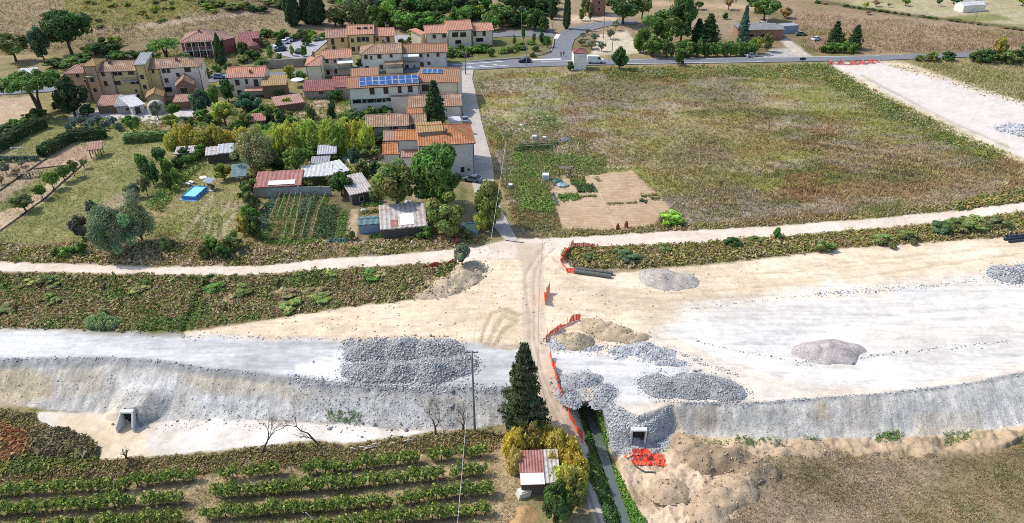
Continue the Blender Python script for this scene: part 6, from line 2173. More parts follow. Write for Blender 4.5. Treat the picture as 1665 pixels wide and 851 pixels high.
# --- upper left
tree('round', 117, 88, 13, 72, DG, 'tallest dark broad tree on the dry hillside behind the long terraced house', n=7000)
tree('tall', 72, 98, 40, 36, BG, 'bluish green tree leaning against the tallest hillside tree')
tree('round', 26, 100, 50, 58, OG, 'broad olive-green tree at the end of the road past the pine')
tree('pine', 68, 186, 110, 84, MG, 'umbrella pine with a flat bright crown and several leaning trunks')
tree('tall', 122, 188, 122, 58, DK, 'dense black-green tree between the umbrella pine and the long terraced house', n=7000)
tree('bush', 170, 98, 66, 50, DK, 'dark round shrub behind the brown stair tower')
tree('bush', 130, 104, 90, 40, MG, 'low green shrub behind the pink end of the terrace')
tree('pine', 272, 95, 62, 54, (0.075, 0.14, 0.028), 'low bright umbrella pine beside the red-roofed villa')
tree('cypress', 361, 106, 55, 20, DK, 'dark slim cypress in front of the red-roofed villa')
tree('tall', 350, 172, 137, 26, LG, 'light green tree beside the white end of the terrace')
tree('bush', 325, 190, 146, 38, BG, 'dark bluish shrub below the white end of the terrace', n=4200)
tree('tall', 372, 165, 128, 26, DG, 'dark tree between the terrace and the small pink house')
tree('bush', 404, 184, 150, 46, BG, 'dark rounded shrub in front of the pink house')
tree('round', 368, 206, 166, 42, YG, 'yellow-green fruit tree below the pink house')
tree('round', 218, 218, 185, 27, MG, 'small green fruit tree in the yard below the sheds', cat='tree')
tree('round', 283, 192, 168, 28, MG, 'small round tree beside the brick shed of the terrace')
tree('olive', 257, 192, 165, 24, GR_, 'small grey olive tree by the rounded pale shed')
tree('olive', 280, 210, 186, 30, YG, 'thin yellowish fruit tree below the brick shed')
tree('bush', 395, 92, 68, 20, DK, 'dark shrub by the maroon roofs')
tree('bush', 410, 100, 82, 30, DG, 'dark green shrub below the maroon roofs')
for cx, yb, yt, w, c, lb in ((441, 96, 74, 14, LG, 'slim light green sapling beside the car park entrance'), (455, 100, 86, 12, MG, 'young green tree by the car park wall'),
                             (476, 92, 72, 9, YG, 'thin yellow sapling beside the parked dark blue car'), (495, 93, 74, 14, MG, 'young green tree at the right end of the car park'),
                             (473, 128, 105, 24, YG, 'yellow-green tree on the street in front of the stone wall'), (490, 132, 114, 26, MG, 'green shrub-like tree next to the white garden umbrella'),
                             (455, 80, 64, 14, DG, 'dark green young tree behind the parked cars')):
    tree('tall', cx, yb, yt, w, c, lb)
for i in range(46):
    u_, v_ = random.uniform(60, 430), random.uniform(-8, 52)
    if 225 < u_ and v_ > 44 - (u_ - 225) * 0.12:
        v_ = random.uniform(-8, 12)
    tree('bush', u_, v_, v_ - random.uniform(4, 9), random.uniform(8, 19), random.choice([YG, (0.13, 0.15, 0.035), (0.17, 0.16, 0.04), OG]), 'low yellow-green shrub scattered on the dry hillside', group='shrubs on the dry hillside', n=900)
for i in range(16):
    u_, v_ = random.uniform(330, 470), random.uniform(-4, 14)
    tree('bush', u_, v_ + 8, v_ - 3, random.uniform(16, 28), random.choice([MG, OG, YG, DG]), 'bushy green growth along the hill top by the dark cypresses', group='growth along the hill top', n=900)
for i in range(20):
    u_ = 405 + i * 6.2 + random.uniform(-4, 4)
    v_ = 66 + random.uniform(-6, 3)
    tree('bush', u_, v_, v_ - random.uniform(9, 15), random.uniform(14, 24), random.choice([MG, OG, DG, LG]), 'garden shrub along the upper edge of the car park', group='shrubs above the car park', n=900)

# --- top centre
for cx, yb, yt, w in ((478, 42, -34, 30), (516, 40, -40, 36), (500, 38, -30, 24)):
    tree('cypress', cx, yb, yt, w, (0.020, 0.036, 0.014), 'massive near-black cypress above the yellow houses', group='massive dark cypresses', n=4200)
tree('willow', 575, 46, -12, 60, (0.085, 0.10, 0.045), 'grey-green feathery tree right of the massive cypresses')
for i, (cx, yb, yt, w, c) in enumerate(((545, 42, 12, 40, OG), (610, 50, 8, 40, MG), (632, 46, -4, 44, LG), (655, 50, 18, 44, (0.07, 0.13, 0.028)), (690, 52, 20, 50, (0.07, 0.14, 0.03)), (672, 30, -10, 46, DG), (715, 30, -8, 44, DG),
                                        (752, 28, -8, 44, DK), (785, 30, -10, 46, DG), (812, 44, 6, 48, MG), (845, 48, 10, 44, DG), (870, 50, 14, 36, DG), (795, 50, 24, 40, MG), (640, 20, -20, 40, OG), (725, 20, -18, 50, MG), (855, 22, -14, 40, DG), (885, 54, 26, 22, DG), (600, 30, -8, 40, GR_), (830, 22, -16, 40, DG))):
    tree('bush' if i % 3 else 'tall', cx, yb, yt, w, c, 'leafy tree in the dense belt behind the houses', name='tree', cat='tree', group='trees in the belt behind the houses', n=2400)
tree('cypress', 897, 32, -22, 12, DK, 'slim dark cypress left of its taller twin at the street bend')
tree('cypress', 921, 48, -26, 14, DK, 'tall slim cypress standing at the street bend')
for cx, yb, yt, w, c, lb in ((945, 34, 14, 12, MG, 'small tree left of the brick tower house'), (960, 34, 8, 12, OG, 'small tree at the foot of the brick tower house'),
                             (952, 26, -8, 18, OG, 'light tree close behind the brick tower house')):
    tree('tall', cx, yb, yt, w, c, lb)
tree('round', 1012, 40, -12, 60, DG, 'large dark tree right of the brick tower house')
tree('round', 1044, 32, -8, 34, OG, 'olive tree crown behind the biggest round tree', name='tree')
tree('round', 1078, 78, 16, 74, MG, 'big round bright green tree at the corner of the sandy yard', n=7000)
tree('tall', 1106, 70, -14, 50, DG, 'tall dark tree rising behind the big round one', n=4200)
tree('bush', 1042, 88, 42, 32, MG, 'green shrub at the left foot of the big round tree')
for cx, yb, yt, w, c in ((1062, 96, 58, 40, MG), (1085, 97, 62, 32, DG), (1115, 96, 66, 42, MG)):
    tree('bush', cx, yb, yt, w, c, 'large clipped shrub behind the main road', group='large shrubs behind the main road')
tree('conifer', 1150, 74, 22, 46, DK, 'dark spreading conifer behind the roadside hedge', n=9000)
tree('conifer', 1133, 70, 30, 32, DK, 'smaller dark conifer close to the spreading one', n=9000)
tree('conifer', 1205, 74, 8, 26, (0.05, 0.075, 0.06), 'bluish cedar in front of the low red house', n=9000)
tree('round', 1242, 34, -2, 56, MG, 'round green tree behind the low red house')
tree('round', 1228, 20, -10, 30, DG, 'dark tree behind the bluish cedar')
tree('olive', 1105, 20, -6, 30, OG, 'thin tree on the slope behind the conifers')
tree('olive', 1136, 16, 2, 18, DG, 'small dark tree on the bare slope')
tree('olive', 1184, 16, -6, 20, BR, 'brown bare tree on the slope behind the cedar')
tree('bush', 1179, 32, 20, 12, DG, 'small round bush on the bare slope')
tree('bush', 1278, 31, 12, 24, (0.17, 0.12, 0.045), 'rust-brown bush in the dry field behind the low house')
for i in range(9):
    cx = 1136 + i * 10.5
    tree('bush', cx, 94 - i * 0.2, 66 + random.uniform(-2, 4), 19, random.choice([MG, DG, (0.07, 0.12, 0.03)]), 'dense roadside hedge shrub in front of the conifers', group='roadside hedge shrubs', n=2400)
tree('round', 1228, 88, 56, 22, YG, 'light green tree in front of the red wall of the low house')
tree('tall', 1246, 84, 54, 20, OG, 'dark olive palm-like tree by the drive of the low house')
tree('bush', 1008, 115, 76, 34, DG, 'round dark bush standing alone on the meadow edge beside the white van', n=4200)
tree('bush', 1104, 108, 84, 22, DG, 'smaller dark bush on the meadow edge past the van')
tree('bush', 927, 116, 99, 13, DG, 'dark shrub growing against the white transformer tower')
for cx, yb, yt, w in ((948, 64, 53, 13), (966, 68, 53, 16), (946, 75, 62, 16), (962, 80, 66, 20), (978, 84, 68, 15), (992, 64, 46, 18), (1001, 50, 32, 14), (955, 56, 46, 10)):
    tree('olive', cx, yb, yt, w, GR_, 'small grey-green olive tree beside the sandy yard', group='olive trees by the sandy yard', n=1600)
for cx, yb, yt, w, c, lb in ((1355, 72, 34, 28, DK, 'pointed dark conifer on the left of the roadside clump'), (1387, 80, 40, 30, DK, 'taller pointed conifer on the right of the roadside clump')):
    tree('conifer', cx, yb, yt, w, c, lb, n=9000)
tree('bush', 1368, 74, 56, 22, YG, 'bright shrub between the two pointed conifers')
for cx, w in ((1344, 24), (1358, 26), (1374, 26), (1388, 22)):
    tree('bush', cx, 87, 70, w, MG, 'green shrub of the roadside clump below the conifers', group='shrubs below the pointed conifers', n=2400)
tree('tall', 1620, 98, 56, 25, GO, 'golden autumn tree beside the road past the new gravel road')
for cx, yb, yt, w, c in ((1520, 102, 86, 30, OG), (1545, 101, 86, 30, DG), (1500, 101, 92, 26, OG), (1592, 103, 84, 32, DG), (1610, 105, 82, 34, DG), (1638, 106, 82, 36, OG), (1660, 106, 78, 30, DG), (1690, 106, 76, 36, DG), (1600, 100, 78, 20, OG)):
    tree('bush', cx, yb, yt, w, c, 'dark scrub along the road past the new gravel road', group='scrub along the far road', n=2400)
for cx, yb, yt, w, c in ((1407, 14, 3, 12, YG), (1424, 11, 0, 15, BR), (1472, 10, -4, 16, LG), (1526, 10, -3, 12, DG), (1411, 24, 16, 14, BR), (1445, 12, 4, 8, BR), (1550, 6, -6, 18, OG), (1590, 6, -8, 22, OG), (1555, 8, -4, 20, DG), (1662, 10, -6, 26, YG)):
    tree('olive', cx, yb, yt, w, c, 'tiny fruit tree in the far pale orchard', group='orchard trees far behind the road', n=900)
for i in range(30):
    t = i / 29
    u_ = 1330 + t * 330
    v_ = 3 + t * 44 + 3
    if random.random() < 0.75:
        tree('bush', u_, v_, v_ - random.uniform(2.5, 5), random.uniform(8, 15), random.choice([DG, OG, BR]), 'low scrub along the field boundary between the dry fields', group='scrub on the far field boundary', n=900)

# --- green around the junction and the modern houses
for i in range(34):
    u_ = random.uniform(715, 900)
    v_ = random.uniform(80, 96) if u_ < 800 else random.uniform(66, 95)
    if u_ > 880 and v_ > 86:
        continue
    tree('bush', u_, v_, v_ - random.uniform(6, 12), random.uniform(13, 24), random.choice([MG, DG, MG, LG]), 'garden shrub on the green bank above the road junction', group='shrubs on the bank above the junction', n=900)
for cx, yb, yt, w, c in ((836, 76, 55, 7, MG), (851, 70, 42, 6, MG), (880, 72, 48, 9, DG), (890, 78, 58, 12, MG), (868, 74, 52, 7, OG)):
    tree('tall', cx, yb, yt, w, c, 'thin young street tree on the bank above the junction', group='young street trees', n=900)
for cx, yb, yt, w, c, lb in ((585, 40, 28, 30, DG, 'dark shrub behind the yellow house row'), (648, 108, 92, 12, BG, 'dark shrub squeezed between the cream house and the next'),
                             (668, 58, 48, 16, YG, 'yellowish shrub beside the modern house row'), (498, 76, 60, 20, DG, 'dark shrub at the left end of the yellow houses'),
                             (584, 112, 95, 14, BG, 'dark shrub between the cream house and the white houses')):
    tree('bush', cx, yb, yt, w, c, lb)

# --- middle of the village gardens
tree('conifer', 709, 212, 130, 50, (0.030, 0.048, 0.020), 'dark conifer between the house roofs beside the lane', n=11000)
tree('willow', 418, 292, 213, 78, (0.110, 0.115, 0.050), 'big grey-olive tree beside the dark garden sheds', name='tree', cat='tree', n=9000)
tree('round', 484, 286, 237, 46, (0.080, 0.135, 0.028), 'round bright tree above the long red-roofed shed')
for i in range(22):
    cx = 422 + i * 8.4 + random.uniform(-3, 3)
    tree('reeds', cx + random.uniform(-6, 6), 252 - (i % 3) * 8, 196 + random.uniform(-4, 18), random.uniform(26, 44), random.choice([(0.20, 0.23, 0.045), (0.24, 0.26, 0.05), (0.17, 0.22, 0.045), (0.22, 0.22, 0.045)]), 'clump of yellow-green bamboo in the thicket behind the garden sheds', name='bamboo_clump', cat='bamboo', group='bamboo thicket', n=1500)
for i in range(13):
    cx = 280 + i * 9.3 + random.uniform(-2, 2)
    tree('reeds', cx + random.uniform(-5, 5), 244 - i * 0.8 - (i % 2) * 6, 204 + random.uniform(-5, 14), random.uniform(20, 34), random.choice([(0.24, 0.19, 0.04), (0.22, 0.20, 0.045), (0.20, 0.21, 0.045), (0.17, 0.16, 0.035)]), 'clump of golden reeds in the row above the pool garden', name='reed_clump', cat='reeds', group='golden reed row', n=1500)
for cx, yb, yt, w, c, lb in ((556, 318, 280, 40, DG, 'dark leafy tree at the right end of the long garden wall'), (578, 276, 238, 28, BG, 'small dark tree beside the concrete yard'),
                             (647, 345, 262, 86, (0.100, 0.115, 0.034), 'wide olive-green tree left of the tallest garden tree'), (713, 342, 231, 92, (0.055, 0.095, 0.022), 'tallest bright-topped tree in front of the orange-roofed house')):
    tree('round', cx, yb, yt, w, c, lb, n=7000)
tree('tall', 713, 340, 262, 88, (0.050, 0.085, 0.020), 'leafy lower tree tucked under the tallest garden tree', n=7000)
tree('bush', 722, 392, 327, 80, (0.105, 0.125, 0.034), 'yellow-green round tree at the end of the patchwork shed roof', name='tree', cat='tree', n=7000)
tree('tall', 796, 372, 290, 56, (0.095, 0.110, 0.030), 'olive-green tree beside the lane end and the wooden pole', n=7000)
tree('bush', 782, 382, 345, 30, YG, 'yellow-green shrub beside the small green pool')
tree('bush', 600, 262, 240, 40, OG, 'grey-green shrub above the concrete yard')
for cx, yb, yt, w, c, lb in ((540, 202, 150, 18, BG, 'bluish shrub at the foot of the white house with solar panels'), (545, 165, 148, 30, DG, 'dark shrub under the solar roof'),
                             (575, 200, 180, 34, DG, 'green shrub in the garden below the white house'), (600, 195, 176, 36, MG, 'leafy shrub below the row of ground floor windows'),
                             (628, 192, 176, 30, DG, 'dark shrub near the blank gable wall'), (560, 214, 194, 34, YG, 'yellow-green shrub beside the bare clay bank'), (590, 215, 192, 40, LG, 'light green shrub left of the old low house'),
                             (470, 208, 190, 26, MG, 'green shrub below the brick shed'), (452, 160, 142, 28, DG, 'dark shrub by the wooden barn'), (505, 196, 168, 22, OG, 'olive shrub on the bare clay bank'),
                             (400, 210, 184, 24, OG, 'shrub between the yellow-green fruit tree and the red hut'), (437, 202, 178, 22, DG, 'dark shrub beside the red-roofed hut'), (460, 206, 180, 26, DK, 'dark shrub right of the red-roofed hut')):
    tree('bush', cx, yb, yt, w, c, lb, n=2400)

vg = random.Random(44)
for i in range(60):
    u_, v_ = vg.uniform(400, 640), vg.uniform(178, 262)
    if 470 < u_ < 560 and 160 < v_ < 205:
        continue
    if u_ > 566 and v_ < 192 or (u_ > 590 and v_ < 232):
        continue
    tree('bush', u_, v_, v_ - vg.uniform(10, 20), vg.uniform(16, 30), vg.choice([MG, DG, OG, LG, YG, MG]), 'garden shrub in the thicket between the sheds and houses', group='garden thicket', n=900)
for i in range(64):
    u_ = vg.uniform(535, 900)
    v_ = vg.uniform(0, 50)
    tree('bush' if i % 3 else 'tall', u_, v_, v_ - vg.uniform(14, 30), vg.uniform(24, 42), vg.choice([MG, DG, OG, DG, LG, (0.07, 0.13, 0.03)]), 'bushy tree filling the belt behind the houses', name='tree', cat='tree', group='bushy trees in the belt', n=900)
for cx, yb, yt, w, c in ((95, 182, 160, 30, DG), (140, 192, 172, 26, DK), (60, 196, 178, 30, DG), (85, 112, 96, 40, DG), (110, 112, 98, 36, MG), (190, 100, 84, 34, MG), (215, 96, 82, 30, DG), (240, 94, 80, 30, OG), (150, 92, 72, 40, YG), (185, 78, 58, 30, YG), (300, 100, 88, 24, MG), (325, 196, 180, 26, MG), (305, 206, 190, 24, OG), (345, 205, 186, 30, DG), (385, 216, 196, 30, MG), (415, 220, 200, 34, DG), (440, 222, 202, 34, MG),
                         (335, 128, 112, 22, DG), (352, 122, 104, 20, MG), (372, 118, 104, 20, DG), (425, 112, 98, 30, DG), (395, 104, 92, 26, OG), (430, 78, 66, 20, OG), (500, 110, 98, 14, DG), (655, 76, 62, 22, OG), (668, 72, 60, 18, MG), (575, 150, 140, 12, DG)):
    tree('bush', cx, yb, yt, w, c, 'village shrub growing beside the houses and streets', group='village shrubs', n=1600)
for cx, yb, yt, w, c in ((398, 262, 240, 30, DG), (432, 272, 246, 34, OG), (452, 282, 256, 30, DG), (505, 262, 242, 26, MG), (540, 268, 250, 28, DG), (558, 300, 278, 30, MG), (590, 288, 262, 30, OG), (612, 290, 264, 30, DG), (628, 302, 276, 32, MG), (605, 330, 306, 26, OG), (300, 262, 240, 30, DG), (325, 258, 238, 28, MG), (382, 262, 240, 26, DG), (440, 312, 296, 20, DG), (408, 318, 292, 28, OG), (570, 392, 374, 18, OG), (690, 392, 372, 30, MG), (755, 392, 372, 24, OG)):
    tree('bush', cx, yb, yt, w, c, 'overgrown shrub crowding round the garden sheds', group='shrubs round the garden sheds', n=2400)
# --- left gardens
tree('willow', 186, 424, 334, 84, (0.105, 0.135, 0.075), 'large grey-green willowy bush beside the dirt track', n=16000)
tree('willow', 226, 404, 319, 66, (0.120, 0.130, 0.072), 'olive-grey right half of the big willowy bush group', n=9000)
tree('bush', 131, 392, 352, 34, (0.075, 0.078, 0.055), 'small grey shrub left of the big willowy bush')
tree('bush', 152, 364, 330, 30, (0.085, 0.105, 0.065), 'grey-green shrub above the big willowy bush')
for cx, yb, yt, w, c in ((42, 343, 317, 38, OG), (70, 323, 300, 22, MG), (88, 308, 278, 26, LG), (106, 296, 270, 26, MG), (122, 288, 260, 20, OG), (138, 274, 258, 13, OG)):
    tree('round', cx, yb, yt, w, c, 'small fruit tree in the slanting row across the lawn', group='fruit trees across the lawn', n=1600)
for cx, yb, yt, w, c in ((12, 284, 264, 20, GR_), (36, 272, 260, 16, GR_), (28, 288, 274, 18, BR), (3, 300, 286, 16, BR)):
    tree('olive', cx, yb, yt, w, c, 'little grey olive on the tilled strip', group='little olives on the tilled strip', n=1600)


def hedge(a, b, hgt, wid, col, label, name='clipped_hedge'):
    pa, pb = G(*a), G(*b)
    d = pb - pa
    r = empty(name, (pa + pb) / 2, math.atan2(d.y, d.x))
    ps = proto('hedge', 3000, 2)
    cm, tm = ps[_tk[0] % 2]
    _tk[0] += 1
    r.scale = (Vector((d.x, d.y, 0)).length, wid, hgt)
    tag(r, label, 'hedge')
    c = link('foliage', cm, None, r)
    c.color = (col[0] * FOL, col[1] * FOL, col[2] * FOL, 1)
    return r


hedge((70, 256), (113, 232), 2.3, 2.2, DK, 'dark clipped hedge along the tilled bed, slanting leg')
hedge((113, 230), (172, 224), 2.3, 2.2, DK, 'dark clipped hedge along the top of the tilled bed')
hedge((-10, 250), (32, 225), 2.3, 2.4, DK, 'dark clipped hedge by the football goal lawn, lower leg')
hedge((32, 223), (72, 206), 2.3, 2.4, DK, 'dark clipped hedge by the football goal lawn, upper leg')
hedge((206, 231), (275, 226), 1.8, 2.5, (0.075, 0.11, 0.035), 'loose green hedge above the long lawn')
for cx, yb, w in ((8, 222, 30), (26, 214, 30), (45, 204, 32), (58, 196, 26), (5, 236, 26)):
    tree('bush', cx, yb, yb - 17, w, random.choice([DG, MG]), 'wild shrub along the hedge by the goal lawn', group='wild shrubs by the goal lawn', n=1600)
for i in range(10):
    tree('bush', 112 + i * 9, 214 - (i % 3) * 5, 200 - (i % 3) * 5, 13, (0.075, 0.105, 0.085), 'blue-grey lavender bush in the bed below the sheds', name='lavender_bush', group='lavender bed', n=900)
for i in range(12):
    tree('bush', 2 + i * 5.3, 265 - i * 0.2, 254, 10, (0.085, 0.11, 0.085), 'blue-grey low bush behind the football goal', name='lavender_bush', group='low bushes behind the goal', n=900)
for cx, yb, yt, w, c in ((238, 285, 248, 26, MG), (262, 270, 235, 24, DG), (250, 300, 262, 28, DG), (228, 268, 248, 18, MG), (240, 318, 280, 22, OG), (275, 290, 256, 26, MG), (290, 276, 254, 24, DG), (306, 268, 250, 20, MG), (320, 262, 246, 18, MG),
                         (222, 322, 295, 22, GR_), (212, 318, 300, 18, OG), (276, 310, 280, 18, DG), (288, 300, 270, 16, LG)):
    tree('tall', cx, yb, yt, w, c, 'leafy garden tree in the slanting row between lawn and pool', group='trees between lawn and pool', n=1600)
tree('bush', 363, 296, 268, 32, (0.12, 0.14, 0.03), 'yellowish shrub beside the garden swing')
for cx, yb, yt, w, c in ((398, 330, 300, 26, DG), (410, 345, 312, 30, OG), (405, 372, 335, 34, MG), (395, 385, 350, 24, GO), (415, 392, 352, 26, DG), (378, 412, 378, 34, OG), (345, 420, 388, 36, MG), (330, 424, 398, 28, OG), (365, 425, 398, 30, DG), (268, 412, 390, 30, OG), (130, 418, 396, 26, MG), (110, 420, 402, 24, LG), (92, 420, 404, 24, OG)):
    tree('bush', cx, yb, yt, w, c, 'wild shrub at the garden edge above the dirt track', group='wild shrubs above the dirt track', n=2400)
tree('olive', 752, 436, 398, 36, (0.095, 0.12, 0.075), 'grey-green sapling on the earth mound beside the red mesh')
tree('bush', 1263, 392, 370, 16, (0.07, 0.15, 0.03), 'single bright green bush beside the dirt track')
tree('bush', 1092, 370, 350, 46, (0.13, 0.22, 0.035), 'bright yellow-green squash plants at the corner of the tilled plot', name='squash_plants', cat='plant', n=2400)
tree('bush', 1532, 384, 366, 38, (0.055, 0.085, 0.04), 'dark bluish bush in the weed belt near the black pipes')
for cx, yb, yt, w, c in ((1345, 412, 386, 28, OG), (1440, 400, 378, 36, OG), (1010, 418, 398, 28, OG), (1020, 430, 402, 34, (0.06, 0.085, 0.04)), (1078, 412, 394, 30, OG), (1195, 405, 384, 30, DG), (1230, 398, 384, 26, OG), (1590, 378, 348, 50, (0.085, 0.11, 0.035)), (1630, 376, 350, 40, OG), (1560, 380, 352, 40, OG), (1480, 394, 372, 34, OG), (960, 428, 408, 26, OG)):
    tree('bush', cx, yb, yb - (yb - yt) * 0.58, w * 1.2, c, 'wild shrub in the weed belt below the right-hand track', group='wild shrubs below the right-hand track', n=2400)
for i in range(22):
    u_ = random.uniform(0, 700)
    v_ = random.uniform(452, 525 - max(0, u_ - 320) * 0.09)
    tree('bush', u_, v_, v_ - random.uniform(7, 13), random.uniform(22, 48), random.choice([OG, MG, (0.11, 0.125, 0.04), (0.13, 0.12, 0.05), (0.15, 0.115, 0.06), (0.14, 0.15, 0.05)]), 'wild shrub in the weed belt below the left-hand track', group='wild shrubs below the left-hand track', n=2400)
for cx, yt, w in ((152, 516, 24), (166, 514, 26), (181, 518, 24)):
    tree('reeds', cx, 533, yt, w, (0.15, 0.20, 0.09), 'pale green reed clump at the edge of the white gravel', name='reed_clump', cat='reeds', group='reeds at the edge of the white gravel', n=1500)

# --- bottom middle
tree('conifer', 851, 702, 558, 84, (0.042, 0.055, 0.024), 'tall dark fir standing beside the dirt track above the shed', n=22000, name='fir_tree')
for cx, yb, yt, w, c in ((838, 745, 700, 40, GO), (862, 735, 694, 42, (0.17, 0.14, 0.04)), (885, 730, 696, 40, GO), (905, 745, 700, 40, (0.18, 0.155, 0.04)), (925, 760, 720, 42, GO), (935, 785, 745, 42, GO), (930, 812, 760, 44, (0.16, 0.145, 0.035)), (838, 770, 730, 26, (0.20, 0.16, 0.06)), (912, 800, 765, 36, YG), (900, 770, 738, 26, GO)):
    tree('reeds', cx, yb, yt, w, tuple(k * 1.45 for k in c), 'clump of golden-yellow canes around the corrugated shed', name='cane_clump', cat='canes', group='golden canes around the shed', n=1500)
tree('bush', 905, 862, 795, 60, (0.055, 0.085, 0.025), 'dark green bush in front of the corrugated shed', n=7000)
tree('bush', 930, 845, 790, 40, (0.08, 0.09, 0.03), 'olive bush between the shed and the lower track', n=4200)


# --- leafless small trees on the bank
def bare_tree(cx, yb, yt, lean, label, seed):
    r = random.Random(seed)
    base = G(cx, yb)
    h = tall(base, yt)
    b = MB()

    def grow(p, d, L, rad, lev):
        q = p + d * L
        mid = p + d * L * 0.5 + Vector((r.uniform(-1, 1), r.uniform(-1, 1), r.uniform(-1, 1))) * L * 0.08
        b.tube([p, mid, q], [rad, rad * 0.8, rad * 0.55], 5 if lev < 2 else 3, False)
        if lev < 6:
            for _ in range(3 if lev > 0 else 2):
                nd = (d + Vector((r.uniform(-1, 1), r.uniform(-1, 1), r.uniform(-0.35, 0.7))) * 0.75).normalized()
                grow(q if r.random() < 0.6 else mid, nd, L * r.uniform(0.55, 0.8), rad * 0.55, lev + 1)
    grow(Vector((0, 0, -0.1)), Vector((lean, 0.1, 1)).normalized(), h * 0.40, 0.17, 0)
    t = empty('bare_tree', base)
    b.build('trunk', mat('bare_wood', (0.17, 0.115, 0.085), 0.9, 0.3), t)
    tag(t, label, 'tree')


bare_tree(426, 736, 684, 0.5, 'leafless thin tree with reddish twigs at the foot of the grey bank', 3)
bare_tree(519, 724, 668, -0.6, 'leafless dark tree leaning left against the grey bank', 8)
bare_tree(708, 706, 648, -0.1, 'leafless brown tree beside the tall concrete pole', 15)
bare_tree(205, 748, 722, 0.2, 'tiny leafless sapling on the trampled sand', 21)
bare_tree(752, 700, 668, 0.2, 'small greenish sapling next to the tall concrete pole', 25)

# ---------------------------------------------------------------- ground cover
W_MIX = [(0.075, 0.105, 0.03), (0.12, 0.14, 0.04), (0.16, 0.14, 0.05), (0.20, 0.145, 0.075), (0.22, 0.165, 0.105), (0.13, 0.16, 0.045), (0.165, 0.115, 0.055)]
W_OLV = [(0.10, 0.11, 0.03), (0.16, 0.145, 0.04), (0.20, 0.155, 0.06), (0.155, 0.115, 0.06)]
W_DRY = [(0.16, 0.13, 0.06), (0.25, 0.19, 0.11), (0.29, 0.21, 0.145), (0.20, 0.17, 0.07)]
W_GRN = [(0.06, 0.11, 0.022), (0.10, 0.17, 0.03), (0.13, 0.19, 0.035)]
grass('meadow_grass', [MEADOW], [52000], (0.28, 0.75), 'rough dry meadow grass on the big field beside the lane', 'grass', pal=[(0.11, 0.125, 0.035), (0.185, 0.18, 0.05), (0.25, 0.195, 0.09), (0.29, 0.215, 0.13)], pal_mix=0.12, nb=3, seed=21, ns=9)
weeds('meadow_weeds', [MEADOW], [3800], (0.3, 0.75), 'leafy weeds sprinkled over the big meadow', 'weeds', W_OLV, nl=7, seed=22, ns=14, thin=0.5)
weeds('edge_weeds', [[(980, 114), (1340, 104), (1420, 150), (1640, 255), (1600, 262), (1430, 180), (1330, 128), (1180, 124), (990, 132)]], [3600], (0.4, 0.9), 'taller green weeds along the road side of the meadow', 'weeds', [(0.10, 0.11, 0.03), (0.125, 0.16, 0.05), (0.16, 0.14, 0.035)], nl=7, seed=23)
weeds('lane_weeds', [[(805, 215), (860, 190), (900, 190), (985, 255), (985, 282), (890, 285), (905, 345), (912, 382), (860, 388), (835, 345), (828, 300)]], [2600], (0.25, 0.7), 'thick green weeds between the lane and the tilled plots', 'weeds', [(0.08, 0.115, 0.03), (0.115, 0.155, 0.04), (0.17, 0.15, 0.06), (0.20, 0.165, 0.09)], nl=7, seed=24, ns=8)
weeds('belt_weeds', [[(0, 446), (250, 452), (390, 452), (500, 445), (620, 436), (735, 430), (740, 462), (690, 480), (560, 496), (420, 518), (300, 535), (200, 536), (0, 530), (-200, 530), (-200, 446)]], [17000], (0.28, 0.85), 'dense mixed weeds on the belt between the left-hand track and white gravel', 'weeds', W_MIX, nl=9, seed=25, ns=6)
weeds('low_belt_weeds', [[(910, 406), (1070, 402), (1240, 390), (1421, 375), (1576, 359), (1665, 348), (1800, 330), (1800, 362), (1665, 382), (1560, 387), (1400, 399), (1240, 417), (1080, 432), (930, 436)]], [8500], (0.35, 0.9), 'dry mixed weeds on the belt below the right-hand track', 'weeds', W_DRY[:2] + W_OLV, nl=9, seed=26, ns=5)
weeds('track_side_weeds', [[(-100, 402), (60, 400), (300, 395), (420, 400), (560, 400), (700, 385), (800, 388), (760, 400), (560, 418), (420, 430), (250, 432), (0, 423), (-100, 422)]], [6500], (0.3, 0.85), 'brown and green weeds between the gardens and the left-hand track', 'weeds', W_DRY + W_OLV[:2], nl=8, seed=27, ns=4)
weeds('track_fringe', [[(900, 382), (1000, 376), (1240, 362), (1408, 349), (1558, 334), (1665, 318), (1665, 327), (1558, 340), (1408, 354), (1240, 367), (1000, 383), (900, 388)]], [2200], (0.3, 0.7), 'fringe of dry weeds on the meadow side of the right-hand track', 'weeds', W_DRY + W_OLV, nl=7, seed=28, ns=3)
weeds('plot_side_greens', [[(832, 248), (905, 252), (985, 258), (985, 280), (900, 284), (838, 290)], [(838, 292), (888, 300), (900, 345), (845, 340)]], [1500, 900], (0.25, 0.65), 'bright green growth beside and above the tilled plots', 'weeds', [(0.085, 0.15, 0.03), (0.12, 0.19, 0.04), (0.14, 0.16, 0.045)], nl=8, seed=45, ns=7)
weeds('road_berm_weeds', [[(1550, 334), (1600, 322), (1665, 308), (1665, 326), (1560, 341)]], [700], (0.6, 1.1), 'green berm of weeds at the bend of the right-hand track', 'weeds', W_OLV + W_GRN[:1], nl=9, seed=29)
weeds('stream_bank_weeds', [[(942, 668), (950, 700), (958, 735), (958, 775), (976, 812), (993, 855), (1010, 900), (1022, 900), (1006, 855), (994, 809), (976, 755), (962, 709), (945, 664)]], [2300], (0.22, 0.55), 'green growth on the shaded bank of the stream, its shade painted in dark', 'weeds', [(0.045, 0.085, 0.025), (0.07, 0.12, 0.03), (0.10, 0.13, 0.04)], nl=8, seed=30)  # darker leaf palette paints in the shade of this bank
